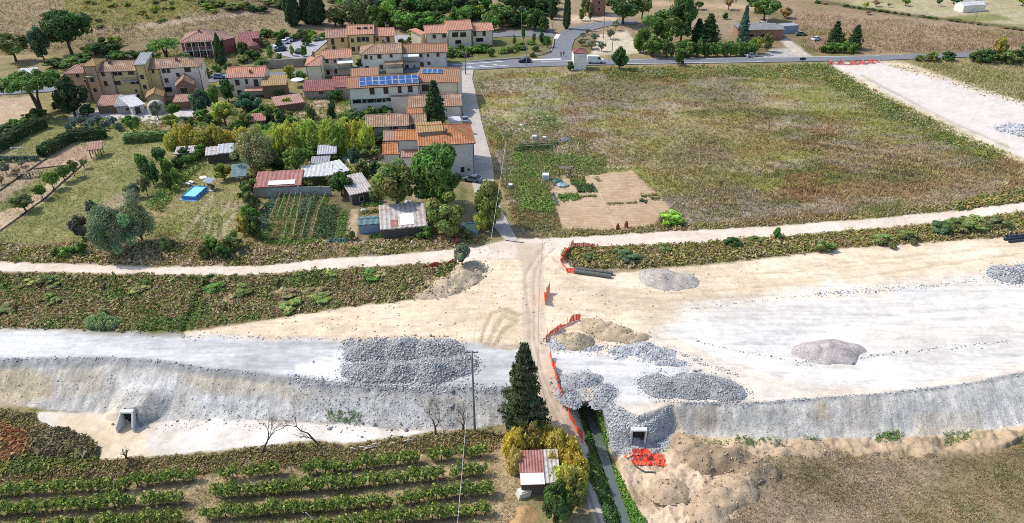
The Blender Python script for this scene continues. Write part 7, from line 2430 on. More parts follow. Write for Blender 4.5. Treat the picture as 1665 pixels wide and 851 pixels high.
weeds('bright_bank_weeds', [[(960, 664), (976, 664), (984, 700), (996, 752), (1022, 803), (1046, 851), (1065, 900), (1046, 900), (1028, 851), (1013, 809), (995, 752), (981, 709)]], [2300], (0.18, 0.45), 'bright green low growth on the sunny bank of the stream', 'weeds', [(0.065, 0.13, 0.025), (0.095, 0.18, 0.03), (0.13, 0.17, 0.045)], nl=8, seed=31)  # brighter leaf palette paints in the sunlight on this bank
grass('low_meadow_grass', [[(1060, 860), (1190, 800), (1240, 750), (1330, 722), (1450, 735), (1560, 740), (1665, 718), (1740, 715), (1740, 900), (1050, 900)]], [30000], (0.10, 0.32), 'short brownish grass on the low meadow below the right-hand bank', 'grass', pal=[(0.11, 0.105, 0.04), (0.18, 0.15, 0.08), (0.23, 0.18, 0.125), (0.24, 0.21, 0.09)], pal_mix=0.15, nb=3, seed=32, ns=6)
grass('vineyard_grass', [[(-60, 760), (330, 750), (560, 735), (720, 712), (850, 735), (850, 900), (-60, 900)]], [22000], (0.10, 0.34), 'straw-coloured grass between the vine rows', 'grass', pal=[(0.22, 0.19, 0.08), (0.38, 0.30, 0.17), (0.46, 0.36, 0.21)], pal_mix=0.3, nb=3, seed=33, ns=3)
weeds('vineyard_edge_weeds', [[(-40, 664), (60, 674), (110, 702), (165, 748), (330, 742), (420, 730), (530, 722), (560, 728), (690, 708), (800, 702), (830, 712), (800, 735), (690, 735), (500, 755), (330, 768), (0, 785), (-40, 785)]], [9500], (0.18, 0.55), 'dry brown brambles and weeds between vineyard and bank', 'weeds', [(0.09, 0.075, 0.035), (0.16, 0.11, 0.06), (0.13, 0.13, 0.04), (0.20, 0.14, 0.085)], nl=8, seed=34, ns=3)
grass('lawn_grass', [[(-60, 265), (40, 220), (180, 215), (330, 240), (250, 340), (150, 400), (-60, 410)]], [13000], (0.16, 0.40), 'mown grass of the long lawn crossed by fruit trees', 'grass', nb=3, seed=35)
grass('pool_garden_grass', [[(255, 335), (330, 255), (392, 255), (420, 330), (415, 395), (250, 395)]], [5000], (0.16, 0.45), 'patchy grass of the garden with the blue pool', 'grass', nb=3, seed=36)
weeds('village_garden_weeds', [[(400, 300), (420, 210), (560, 195), (640, 250), (620, 330), (560, 310)], [(110, 190), (330, 195), (480, 160), (566, 160), (640, 200), (560, 240), (330, 215), (200, 215)], [(60, 120), (200, 92), (300, 82), (420, 78), (440, 100), (350, 112), (110, 116)]], [2600, 2600, 2200], (0.3, 0.8), 'garden greenery between the village sheds', 'weeds', W_GRN + W_OLV, nl=7, seed=37)
weeds('gully_growth', [[(338, 452), (352, 452), (334, 492), (312, 534), (294, 534), (314, 492)]], [900], (0.2, 0.5), 'bright green growth along the little gully in the left weed belt', 'weeds', [(0.06, 0.12, 0.025), (0.09, 0.18, 0.03)], nl=8, seed=40)
weeds('pool_side_weeds', [[(240, 335), (300, 262), (350, 250), (330, 268), (292, 302), (262, 345)]], [1100], (0.35, 0.9), 'light green tangle of plants between the lawn and the blue pool', 'weeds', [(0.09, 0.14, 0.035), (0.14, 0.18, 0.045), (0.16, 0.15, 0.05)], nl=8, seed=41)
weeds('rust_brambles', [[(-30, 700), (30, 698), (52, 715), (45, 740), (0, 748), (-30, 745)]], [900], (0.45, 1.1), 'rust-red bramble thicket at the end of the left-hand bank', 'brambles', [(0.16, 0.075, 0.03), (0.21, 0.11, 0.05), (0.12, 0.10, 0.04)], nl=10, seed=42, ns=3)
weeds('dark_brambles', [[(45, 704), (100, 702), (168, 716), (166, 742), (60, 742)]], [1500], (0.35, 0.95), 'dark brown bramble thicket beside the trampled sand', 'brambles', [(0.075, 0.06, 0.035), (0.11, 0.085, 0.05), (0.10, 0.10, 0.04)], nl=10, seed=43, ns=3)
weeds('green_brambles', [[(-30, 742), (60, 744), (160, 742), (150, 764), (0, 772), (-30, 772)]], [1200], (0.3, 0.8), 'green and yellow bramble patches above the vine rows', 'brambles', [(0.06, 0.085, 0.025), (0.11, 0.125, 0.03), (0.17, 0.145, 0.045)], nl=9, seed=44, ns=3)
weeds('slope_tufts', [[(530, 668), (590, 670), (585, 692), (535, 684)], [(1430, 706), (1470, 700), (1460, 716), (1425, 718)], [(1535, 706), (1580, 700), (1575, 716), (1540, 718)], [(1130, 718), (1280, 712), (1280, 722), (1130, 728)], [(1240, 738), (1330, 706), (1330, 730), (1260, 750)]], [120, 120, 140, 160, 150], (0.15, 0.4), 'sparse green tufts at the foot of the gravel banks', 'weeds', [(0.08, 0.13, 0.045), (0.12, 0.15, 0.05)], nl=7, seed=38, bare=True)
grass('hill_grass', [[(-40, 5), (420, -15), (470, 40), (330, 60), (0, 90)], [(1290, 20), (1700, 60), (1700, 85), (1440, 92), (1310, 85)], [(1490, 104), (1700, 102), (1700, 175), (1590, 140)]], [6000, 6000, 4500], (0.4, 0.9), 'dry grass on the far hillside and fields', 'grass', nb=3, seed=39, ns=9)
# ================================================================== vineyard
vr = np.random.default_rng(77)
VM = []
for k in range(6):
    n_ = 230
    cen = np.stack([vr.uniform(-0.55, 0.55, n_), vr.normal(0, 0.20, n_), 0.62 + vr.uniform(0, 1, n_) ** 0.8 * 0.95], -1)
    cen[:, 2] += 0.18 * np.sin(cen[:, 0] * 5 + k)
    nm = np.stack([vr.normal(0, 0.4, n_), np.sign(cen[:, 1]), np.full(n_, 0.6)], -1)
    col = mixc([(0.05, 0.08, 0.02), (0.10, 0.135, 0.03), (0.20, 0.21, 0.05)], vr.uniform(0, 1, n_)) * 2.2
    v_, c_ = leaves(cen, vr.uniform(0.16, 0.30, n_), nm, col, vr)
    cm = tri_mesh('vine_leaves', v_, c_)
    cm.materials.append(WEED)
    b_ = MB()
    lx = vr.uniform(-0.08, 0.08)
    b_.tube([(0, 0, -0.15), (lx, 0.03, 0.35), (lx * 0.5, 0, 0.75)], [0.055, 0.042, 0.035], 6)
    for s in (-1, 1):
        b_.tube([(lx * 0.5, 0, 0.73), (s * 0.3, 0.02, 0.9), (s * 0.55, 0, 0.95)], [0.03, 0.02, 0.01], 4, False)
    tm = b_.mesh('vine_trunk')
    tm.materials.append(BARK)
    VM.append((cm, tm))
PM = MB().tube([(0, 0, -0.3), (0.05, 0, 1.75)], 0.045, 5).mesh('vine_post')
PM.materials.append(mat('post_wood', (0.22, 0.18, 0.14), 0.9, 0.3, 3))
vrr = random.Random(9)
VLAB = ['row next to the brambles and weeds', 'short row end beside the vineyard aisle and weeds', 'second row out from the brambles', 'third row out from the brambles', 'fourth row out from the brambles',
        'short row start across the aisle beside the weeds', 'row next to the dead branches', 'second row out from the dead branches', 'cable end of the second row out', 'third row out from the dead branches',
        'cable end of the third row out', 'fourth row out from the dead branches', 'fifth row out from the dead branches']
for ri, (a, b) in enumerate(VROWS):
    pa, pb = G(*a), G(*b)
    d = pb - pa
    L = d.length
    n_ = int(L / 0.98)
    ang = math.atan2(d.y, d.x)
    for i in range(n_ + 1):
        t = i / max(n_, 1)
        px_, py_ = a[0] + (b[0] - a[0]) * t, a[1] + (b[1] - a[1]) * t
        if py_ > 905 or vrr.random() < 0.07:
            continue
        p = G(px_, py_)
        p.x += vrr.uniform(-0.12, 0.12)
        p.y += vrr.uniform(-0.1, 0.1)
        o = empty('grapevine', p, ang + vrr.uniform(-0.12, 0.12) + (math.pi if vrr.random() < 0.5 else 0))
        s = vrr.uniform(1.08, 1.42)
        o.scale = (s * vrr.uniform(0.9, 1.15), s, s * vrr.uniform(0.82, 1.1))
        cm, tm = VM[vrr.randrange(6)]
        link('leaves', cm, None, o)
        link('trunk', tm, None, o)
        tag(o, 'grapevine in the %s' % VLAB[ri], 'vine', 'grapevines of the ' + VLAB[ri])
    for t in ([0.0, 1.0] + [k / max(1, round(L / 6)) for k in range(1, round(L / 6))]):
        px_, py_ = a[0] + (b[0] - a[0]) * t, a[1] + (b[1] - a[1]) * t
        if py_ > 900:
            continue
        o = link('vine_post', PM, None, None, G(px_, py_))
        o.rotation_euler = (0, vrr.uniform(-0.25, 0.25), vrr.uniform(0, 6))
        tag(o, 'weathered wooden post in a vineyard row', 'post', 'posts of the vineyard rows')

# ================================================================== kitchen gardens
gr_ = np.random.default_rng(91)


def crop_row(a, b, hgt, wid, pal, label, n=260, leaf=0.22, line=None, grp=None, cat='crop'):
    pa, pb = G(*a), G(*b)
    d = pb - pa
    L = d.length
    o = empty('crop_row', pa)
    tag(o, label, cat, grp)
    n = int(n * 1.7)
    t = gr_.uniform(0, 1, n)
    ex = np.array(d)
    ey = np.array(Vector((-d.y, d.x, 0)).normalized())
    w = gr_.normal(0, wid * 0.35, n)
    lump = 0.65 + 0.35 * np.sin(t * L * 5.2) * np.sin(t * L * 2.1 + 1)
    z = gr_.uniform(0.05, 1, n) * hgt * lump
    cen = t[:, None] * ex + w[:, None] * ey + np.stack([0 * z, 0 * z, z], -1)
    nm = np.stack([gr_.normal(0, .5, n), gr_.normal(0, .5, n), np.ones(n)], -1)
    v, c = leaves(cen, gr_.uniform(0.6, 1.3, n) * leaf * 1.25, nm, mixc(pal, gr_.uniform(0, 1, n)) * 1.75, gr_)
    link('leaves', tri_mesh('crop_leaves', v, c), WEED, o)
    if line:
        q = MB()
        q.tube([(0, 0, line), d + Vector((0, 0, line))], 0.045, 4)
        q.build('support_rail', mat('pale_cane', (0.45, 0.40, 0.26), 0.8, 0.2, 4), o)
        for k in range(5):
            s = MB()
            q_ = d * (k / 4)
            s.tube([(q_.x, q_.y, q_.z - 0.2), (q_.x, q_.y, q_.z + line)], 0.03, 4)
            s.build('stake', _M['pale_cane'], o)
    return o


CAB = [(0.06, 0.10, 0.085), (0.10, 0.15, 0.13), (0.07, 0.12, 0.07)]
VEG = [(0.06, 0.12, 0.025), (0.10, 0.17, 0.035), (0.085, 0.12, 0.03)]
DKV = [(0.035, 0.065, 0.025), (0.06, 0.10, 0.035)]
FEA = [(0.07, 0.11, 0.055), (0.10, 0.14, 0.075)]
OLV_ = [(0.10, 0.12, 0.03), (0.16, 0.14, 0.05)]
LG_ = 'rows of the large vegetable garden'
crop_row((446, 322), (420, 386), 0.5, 1.6, CAB, 'blue-green cabbage row along the edge of the large vegetable garden', 520, 0.26)
crop_row((437, 330), (424, 360), 0.5, 1.8, DKV, 'dark leafy bed outside the cabbage row', 300, 0.26)
for i in range(5):
    crop_row((457 + i * 8.5, 319 - i * 0.4), (441 + i * 10.5, 360), 0.7, 1.0, VEG if i % 2 else OLV_, 'staked low green crop row in the upper part of the large vegetable garden', 260, 0.22, 1.0, LG_)
for i in range(4):
    crop_row((442 + i * 13, 364), (430 + i * 16, 391), 0.65, 1.1, OLV_ if i % 2 else VEG, 'ragged low crop row in the lower part of the large vegetable garden', 240, 0.22, 0.8 if i > 1 else None, LG_ + ', lower part')
crop_row((503, 315), (487, 352), 1.7, 1.0, FEA, 'tall feathery crop row in the middle of the large garden', 420, 0.22)
crop_row((515, 314), (502, 348), 1.8, 1.0, FEA, 'tallest feathery crop row touching the garden wall', 420, 0.22)
crop_row((486, 352), (477, 390), 0.9, 1.1, OLV_, 'olive crop row below the feathery rows', 300, 0.22, 1.0)
crop_row((503, 345), (492, 390), 0.9, 1.1, DKV, 'dark crop row with a pale rail below the tallest row', 300, 0.22, 1.0)
crop_row((521, 340), (508, 388), 1.1, 1.1, DKV + OLV_, 'dark staked crop row beside the bushy twin rows', 320, 0.22, 1.1)
crop_row((531, 318), (520, 345), 0.9, 1.0, VEG, 'short bright crop row under the wall end', 240, 0.22, 1.0)
crop_row((530, 340), (521, 388), 1.8, 1.4, DKV, 'left one of two bushy dark green twin rows', 520, 0.26)
crop_row((544, 336), (535, 388), 1.8, 1.4, DKV, 'right one of two bushy dark green twin rows', 520, 0.26)
crop_row((560, 342), (553, 388), 1.0, 1.5, VEG, 'dense bright green bed beside the bare soil strip', 520, 0.22)
crop_row((534, 392), (566, 391), 0.5, 1.2, CAB, 'blue-green cabbages along the foot of the large garden', 300, 0.24)
crop_row((430, 396), (525, 394), 0.5, 2.0, VEG + [(0.17, 0.20, 0.04)], 'bright low weeds along the foot of the large garden', 700, 0.24)
crop_row((588, 335), (620, 333), 0.6, 1.2, VEG, 'green bed beside the weathered shed', 260, 0.22)
crop_row((587, 346), (617, 345), 0.6, 1.2, OLV_, 'olive bed above the netted greenhouse', 260, 0.22)
crop_row((600, 386), (625, 384), 0.4, 1.4, DKV, 'dark low bed in front of the netted greenhouse', 240, 0.22)
for i in range(4):
    crop_row((328 + i * 10, 352), (318 + i * 12, 386), 0.5, 0.8, [(0.20, 0.20, 0.07), (0.10, 0.13, 0.035)], 'thin yellowish crop row in the pool garden', 120, 0.2, None, 'thin crop rows in the pool garden')
for i in range(6):
    crop_row((925 + i * 0.6, 290 + i * 2.2), (950 + i * 0.6, 288.6 + i * 2.2), 0.6 if i < 3 else 0.4, 0.6, OLV_ if i < 3 else VEG, 'short green crop row at the top of the tilled plot', 100, 0.25, None, 'short crop rows at the top of the tilled plot')
for i in range(3):
    crop_row((935 + i * 2, 305 + i * 4.0), (964 + i * 3, 303 + i * 4.0), 0.8, 0.8, DKV, 'dark green crop row in the middle of the tilled plot', 160, 0.26, None, 'dark crop rows in the tilled plot')
crop_row((938, 321), (970, 319.5), 0.5, 0.6, OLV_, 'olive crop row below the dark crop rows', 120, 0.24)
crop_row((909, 322), (942, 320), 0.6, 2.2, VEG + [(0.16, 0.22, 0.04)], 'bright leafy vegetable patch in the tilled plot', 420, 0.3)
crop_row((899, 315), (906, 335), 0.5, 0.8, CAB, 'dark blue-green edging along the tilled plot', 120, 0.24)
crop_row((985, 332), (1014, 331), 0.3, 0.6, OLV_, 'thin low crop row crossing the tilled plot', 90, 0.22)
crop_row((1018, 331), (1036, 330), 0.3, 0.5, OLV_, 'short end of the thin row crossing the tilled plot', 50, 0.22)
crop_row((1042, 320), (1070, 317), 0.45, 0.9, OLV_, 'upper olive crop row at the right side of the tilled plot', 130, 0.24)
crop_row((1058, 324), (1073, 323), 0.45, 0.8, OLV_, 'lower short crop row at the right side of the tilled plot', 90, 0.24)
crop_row((1040, 327), (1052, 329), 0.55, 0.9, DKV, 'dark crop clump below the olive rows of the tilled plot', 90, 0.24)
crop_row((968, 290), (976, 296), 0.4, 0.8, OLV_, 'small brownish crop clump near the plot boundary', 50, 0.22)
for i in range(3):
    crop_row((836 + i * 4, 247 - i * 4), (900 + i * 4, 243 - i * 4), 1.3, 1.0, DKV, 'tall dark bean row beside the pole', 240, 0.3, 1.3, 'bean rows beside the pole')

WPL = mat('white_plastic', (0.72, 0.73, 0.74), 0.5, 0.08, 3)
GPL = mat('grey_plastic', (0.34, 0.37, 0.39), 0.6, 0.1, 3)


def tank(p, s, label):
    t = empty('water_tank', p)
    tag(t, label, 'tank')
    b = MB()
    b.box(-.5 * s, .5 * s, -.5 * s, .5 * s, 0.12, 1.1 * s)
    b.lathe([(0.12, 1.1 * s), (0.12, 1.16 * s)], 8)
    b.build('bottle', WPL, t)
    c = MB()
    for x in (-.52, -.26, 0, .26, .52):
        for y in (-.53, .53):
            c.box(x * s - 0.015, x * s + 0.015, y * s - 0.015, y * s + 0.015, -0.05, 1.08 * s)
    for z in (0.35, 0.7, 1.0):
        c.box(-.55 * s, .55 * s, -.55 * s, -.535 * s, z * s, z * s + 0.03)
    c.build('cage', GPL, t)
    d = MB()
    d.box(-.55 * s, .55 * s, -.55 * s, .55 * s, -0.1, 0.115)
    d.build('pallet', WOOD, t)


tank(G(887, 293), 1.35, 'white caged water tank at the corner of the tilled plot')
tank(G(869, 228), 1.0, 'white caged water tank among the weeds near the lane')
tank(G(885, 228), 0.8, 'smaller white water tank next to the other in the weeds')
tank(G(830, 306), 0.8, 'white water tank at the foot of the green-grey pole')


def frame_table(p, w, d, h, label):
    t = empty('garden_table', p)
    tag(t, label, 'table')
    b = MB()
    b.box(-w / 2, w / 2, -d / 2, d / 2, h, h + 0.08)
    b.build('table_top', WOOD, t)
    for x in (-w / 2 + 0.1, w / 2 - 0.1):
        for y in (-d / 2 + 0.1, d / 2 - 0.1):
            c = MB()
            c.box(x - 0.06, x + 0.06, y - 0.06, y + 0.06, -0.2, h)
            c.build('leg', WOOD, t)


frame_table(G(918, 286), 2.6, 1.6, 2.0, 'tall wooden garden rack above the tilled plot')
for x, y, c, lb in ((906, 296, (0.05, 0.15, 0.12), 'green tarp heap beside the water tank'), (914, 302, (0.30, 0.38, 0.42), 'pale blue tarp heap above the dark crop rows'), (919, 228, (0.16, 0.18, 0.21), 'grey tarp heap in the weeds')):
    b_ = MB()
    r_ = random.Random(int(x))
    b_.lathe([(1.3, 0), (1.15, 0.35), (0.7, 0.6), (0.2, 0.7)], 9)
    b_.v = [(v[0] * r_.uniform(0.8, 1.25), v[1] * r_.uniform(0.7, 1.0), v[2] * r_.uniform(0.7, 1.2)) for v in b_.v]
    tag(b_.build('tarp_heap', mat('tarp_%d' % x, c, 0.6, 0.2, 2), None, G(x, y)), lb, 'tarp')
for x, y, lb in ((1004, 374, 'rusty drum at the foot of the tilled plot beside its boundary'), (1018, 370, 'rusty drum with a narrow top nearer the squash plants')):
    t = empty('rusty_drum', G(x, y))
    tag(t, lb, 'drum')
    b_ = MB().lathe([(0.36, -0.1), (0.38, 0.3), (0.35, 0.32), (0.37, 0.65), (0.3, 0.9)], 12)
    b_.build('barrel', mat('rust_red', (0.20, 0.055, 0.03), 0.8, 0.3, 4), t)
    b_ = MB().lathe([(0.22, 0.9), (0.2, 1.2), (0.1, 1.3)], 10)
    b_.build('lid', _M['rust_red'], t)
# debris by the bean rows
for x, y, w in ((835, 203, 0.6), (848, 205, 0.8), (856, 203, 0.5), (866, 226, 0.6), (846, 212, 0.5), (862, 208, 0.5)):
    rg = np.random.default_rng(int(x))
    v, f, c = rocks(np.array([[0, 0, 0.15]]), np.array([w * 0.7]), np.array([[0.62, 0.61, 0.58]]), rg)
    tag(link('debris_block', mesh_np('debris_block', v, f, c), ROCK_V, None, G(x, y)), 'pale lump of rubble dumped in the weeds by the lane', 'rubble', 'dumped lumps by the lane')

# ---------------------------------------------------------------- pool garden
pa, pb, pc = G(291, 326), G(316, 324), G(300, 309)
ex = (pb - pa).normalized()
t = empty('garden_pool', (pa + pb) / 2 + Vector((0.9, 2.3, 0)), math.atan2(ex.y, ex.x) - 0.32)
tag(t, 'blue rectangular frame pool on a blue ground sheet', 'pool')
PW, PL_, PH = 1.5, 2.5, 0.85
BLU = mat('pool_blue', (0.06, 0.24, 0.52), 0.5, 0.12, 3)
for nm_, bx4 in (('pool_wall', (-PW, PW, -PL_, -PL_ + 0.12)), ('pool_wall', (-PW, PW, PL_ - 0.12, PL_)), ('pool_wall', (-PW, -PW + 0.12, -PL_ + 0.12, PL_ - 0.12)), ('pool_wall', (PW - 0.12, PW, -PL_ + 0.12, PL_ - 0.12))):
    b_ = MB()
    b_.box(*bx4, 0, PH)
    b_.build(nm_, BLU, t)
b_ = MB()
b_.box(-PW + 0.12, PW - 0.12, -PL_ + 0.12, PL_ - 0.12, 0.05, PH - 0.15)
b_.build('pool_water', mat('pool_water', (0.22, 0.62, 0.70), 0.08, 0.05, 2, spec=0.5), t)
b_ = MB()
b_.box(-PW - 0.35, PW + 0.35, -PL_ - 0.4, PL_ + 0.35, -0.15, 0.04)
b_.build('ground_sheet', mat('sheet_blue', (0.12, 0.36, 0.70), 0.6, 0.1, 3), t)
b_ = MB()
for x in (-PW - 0.04, PW + 0.04):
    for k in range(5):
        y = -PL_ + 0.3 + k * 1.1
        b_.box(x - 0.03, x + 0.03, y - 0.03, y + 0.03, 0, PH)
o = b_.build('frame_leg', WPL, t)
o['kind'] = 'stuff'
for x, y, lb in ((307, 301, 'white sun lounger nearer the blue pool'), (313, 298, 'white sun lounger nearer the garden swing')):
    l = empty('sun_lounger', G(x, y), -0.5)
    tag(l, lb, 'lounger')
    b_ = MB()
    b_.box(-0.9, 0.35, -0.3, 0.3, 0.28, 0.36)
    b_.build('seat', WPL, l)
    b_ = MB()
    b_.prism([(0.37, -0.3, 0.30), (0.95, -0.3, 0.75), (0.95, 0.3, 0.75), (0.37, 0.3, 0.30)], 0.06)
    b_.build('backrest', WPL, l)
    for lx in (-0.8, 0.25):
        for ly in (-0.26, 0.26):
            b_ = MB()
            b_.box(lx - 0.03, lx + 0.03, ly - 0.03, ly + 0.03, -0.05, 0.278)
            b_.build('leg', WPL, l)
l = empty('round_table', G(331, 293))
tag(l, 'round white garden table beside the swing', 'table')
MB().lathe([(0.75, 0.68), (0.78, 0.72), (0.75, 0.76)], 16).build('table_top', WPL, l)
MB().lathe([(0.3, -0.05), (0.08, 0.1), (0.06, 0.68)], 8).build('pedestal', WPL, l)
l = empty('garden_swing', G(343, 308), -0.3)
tag(l, 'garden swing seat with a grey-blue canopy and white base', 'swing')
MB().prism([(-1.1, -0.9, 2.0), (1.1, -0.9, 2.0), (1.1, 0.9, 2.3), (-1.1, 0.9, 2.3)], 0.06).build('canopy', mat('canopy_blue', (0.27, 0.31, 0.37), 0.8, 0.1, 2), l)
for s in (-1, 1):
    MB().tube([(s * 1.0, -0.9, 0), (s * 1.0, 0.1, 2.1), (s * 1.0, 0.9, 0)], 0.04, 5).build('frame_side', IRON, l)
MB().box(-0.9, 0.9, -0.35, 0.25, 0.45, 0.55).build('seat', WOOD, l)
MB().box(-0.9, 0.9, 0.26, 0.34, 0.5, 1.05).build('backrest', WOOD, l)
MB().box(-1.2, 1.2, -1.1, -0.5, -0.1, 0.25).build('base', WPL, l)
# football goal
l = empty('football_goal', G(33, 253))
tag(l, 'white football goal on the small hedged lawn', 'goal')
for x in (-1.6, 1.6):
    MB().tube([(x, 0, -0.1), (x, 0, 2.0)], 0.06, 6).build('goal_post', WPL, l)
MB().tube([(-1.66, 0, 2.0), (1.66, 0, 2.0)], 0.06, 6).build('crossbar', WPL, l)
for x in (-1.6, 1.6):
    MB().tube([(x, 0, 2.0), (x, 1.2, 0)], 0.03, 5).build('stay', WPL, l)
# rustic benches / wood stacks by the fruit trees
for x, y, lb in ((40, 290, 'weathered timber rack at the left of the lower tilled bed'), (60, 288, 'weathered timber rack below the tilled bed')):
    frame_table(G(x, y), 2.2, 1.0, 1.1, lb)
for pts, lb in (([(133, 270), (100, 299), (70, 325), (35, 351), (0, 376), (-30, 398)], 'dark garden edging along the row of fruit trees'), ([(78, 258), (40, 283), (0, 310), (-30, 328)], 'dark garden edging beside the hedged lawn'), ([(55, 276), (90, 272), (125, 268)], 'dark edging along the foot of the tilled bed')):
    tag(MB().tube([G(x, y) + Vector((0, 0, 0.05)) for x, y in pts], 0.2, 5).build('garden_edging', mat('edging_wood', (0.07, 0.055, 0.04), 0.9, 0.3, 3)), lb, 'edging')
# small green pool by the lane
l = empty('small_pool', G(767, 373))
tag(l, 'small pool of green water with a pale blue rim by the lane', 'pool')
GB = mat('rim_blue', (0.30, 0.48, 0.62), 0.6, 0.1, 3)
for bx4 in ((-1.3, 1.3, -1.7, -1.5), (-1.3, 1.3, 1.5, 1.7), (-1.3, -1.1, -1.5, 1.5), (1.1, 1.3, -1.5, 1.5)):
    MB().box(*bx4, -0.1, 0.6).build('rim', GB, l)
MB().box(-1.1, 1.1, -1.5, 1.5, -0.1, 0.5).build('pool_water', mat('green_water', (0.17, 0.27, 0.05), 0.1, 0.15, 2, spec=0.5), l)
for x, y, c, lb in ((757, 377, (0.10, 0.26, 0.45), 'blue tarp bundle beside the small green pool'), (752, 368, (0.66, 0.66, 0.64), 'white junk bundle beside the small green pool'), (680, 322, (0.30, 0.42, 0.60), 'blue bundle behind the patchwork shed'), (664, 330, (0.62, 0.60, 0.55), 'white bundle behind the patchwork shed'), (592, 344, (0.66, 0.66, 0.64), 'white tub in the bed by the weathered shed'),
                    (570, 302, (0.66, 0.66, 0.62), 'white crate beside the dark leafy tree'), (555, 205, (0.72, 0.71, 0.68), 'white garden chair heap below the clay bank')):
    b_ = MB()
    r_ = random.Random(int(x * 3))
    b_.lathe([(0.75, -0.1), (0.7, 0.3), (0.45, 0.6), (0.15, 0.7)], 8)
    b_.v = [(v[0] * r_.uniform(0.7, 1.25), v[1] * r_.uniform(0.7, 1.1), v[2] * r_.uniform(0.7, 1.2)) for v in b_.v]
    tag(b_.build('bundle', mat('bundle_%d_%d' % (x, y), c, 0.6, 0.15, 2), None, G(x, y)), lb, 'bundle')
# garden umbrella on the street terrace
l = empty('garden_umbrella', P(485, 141))
tag(l, 'white garden umbrella beside the cream house', 'umbrella')
MB().lathe([(1.9, 2.1), (1.0, 2.4), (0.1, 2.65)], 12).build('canopy', WPL, l)
MB().tube([(0, 0, -0.1), (0, 0, 2.5)], 0.04, 6).build('pole', IRON, l)

# --- by the bottom shed
l = empty('white_tank', G(850, 806) + Vector((0, 0, 0)), 0.4)
tag(l, 'white capsized plastic tank beside the little corrugated shed', 'tank')
b_ = MB()
b_.box(-0.75, 0.75, -0.5, 0.5, 0.0, 0.85)
b_.box(-0.55, 0.55, -0.35, 0.35, 0.85, 1.0)
b_.v = [(x + 0.25 * z, y, z) for x, y, z in b_.v]
b_.build('tank_body', mat('dirty_white', (0.62, 0.60, 0.52), 0.6, 0.2, 2), l)
b_ = MB()
b_.lathe([(0.18, 1.0), (0.18, 1.1)], 8, (0.25, 0))
b_.build('cap', IRON, l)
for i, (a, b) in enumerate((((862, 806), (868, 788)), ((866, 808), (871, 790)), ((870, 806), (866, 790)))):
    pa_, pb_ = G(*a), G(*b) + Vector((0, 0, 1.2))
    tag(MB().tube([pa_, pb_], 0.05, 5).build('wooden_pole', mat('pale_wood', (0.42, 0.38, 0.32), 0.9, 0.2, 3)), 'pale pole leaning on the front of the little corrugated shed', 'pole', 'poles leaning on the shed')
# dead branches
rb = random.Random(31)
for i, (x, y) in enumerate(((570, 731), (584, 729), (598, 727), (606, 724), (590, 734), (635, 724), (655, 720))):
    pa_ = G(x, y) + Vector((0, 0, 0.2))
    a = rb.uniform(-0.3, 0.5)
    L = rb.uniform(1.2, 2.4)
    b_ = MB()
    pts = [pa_ + Vector((math.cos(a) * L * k / 4, math.sin(a) * L * k / 4, 0.12 * math.sin(k * 1.3))) for k in range(5)]
    b_.tube(pts, [0.10, 0.09, 0.07, 0.05, 0.03], 6)
    for k in (1, 2, 3):
        b_.tube([pts[k], pts[k] + Vector((rb.uniform(-.2, .6), rb.uniform(-.5, .5), 0.35))], [0.04, 0.015], 4, False)
    tag(b_.build('dead_branch', mat('bleached_wood', (0.56, 0.49, 0.41), 0.9, 0.2, 4)), 'bleached dead branch lying at the vineyard edge', 'branch', 'dead branches at the vineyard edge')
for x, y, lb in ((441, 826, 'pale pipe leaning in the middle of a vine row'), (505, 848, 'pale pipe leaning in the lowest vine row'), (722, 842, 'pale pipe leaning near the cable in a vine row')):
    pa_ = G(x, y)
    tag(MB().tube([pa_ + Vector((0.5, 0, 0)), pa_ + Vector((-0.35, 0.1, 1.5))], 0.06, 6).build('irrigation_pipe', WPL), lb, 'pipe')

# ================================================================== vehicles
CARP = mat('car_paint', (0.5, 0.5, 0.5), 0.3, 0.03, 3, spec=0.5, objcol=True)
TYRE = mat('tyre_rubber', (0.02, 0.02, 0.02), 0.8, 0.1)
CGL = mat('car_glass', (0.015, 0.018, 0.022), 0.08, 0.05, 1, spec=0.6)
LAMP = mat('lamp_glass', (0.7, 0.7, 0.68), 0.2, 0.05, 1)


def loft(prof_pairs, name, m, parent):
    """side profile (x, z) lofted to half widths: [(x, z, halfwidth)] closed loop"""
    b = MB()
    n = len(prof_pairs)
    vs = [(x, -w, z) for x, z, w in prof_pairs] + [(x, w, z) for x, z, w in prof_pairs]
    fs = [tuple(range(n)), tuple(range(2 * n - 1, n - 1, -1))] + [(i, n + i, n + (i + 1) % n, (i + 1) % n) for i in range(n)]
    b.add(vs, fs)
    return b.build(name, m, parent)


_wheel = MB()
_wheel.lathe([(0.05, -0.10), (0.31, -0.10), (0.33, 0.0), (0.31, 0.10), (0.20, 0.105), (0.05, 0.09)], 12)
_wheel.v = [(x, z, y) for x, y, z in _wheel.v]
WHM = _wheel.mesh('wheel')
WHM.materials.append(TYRE)


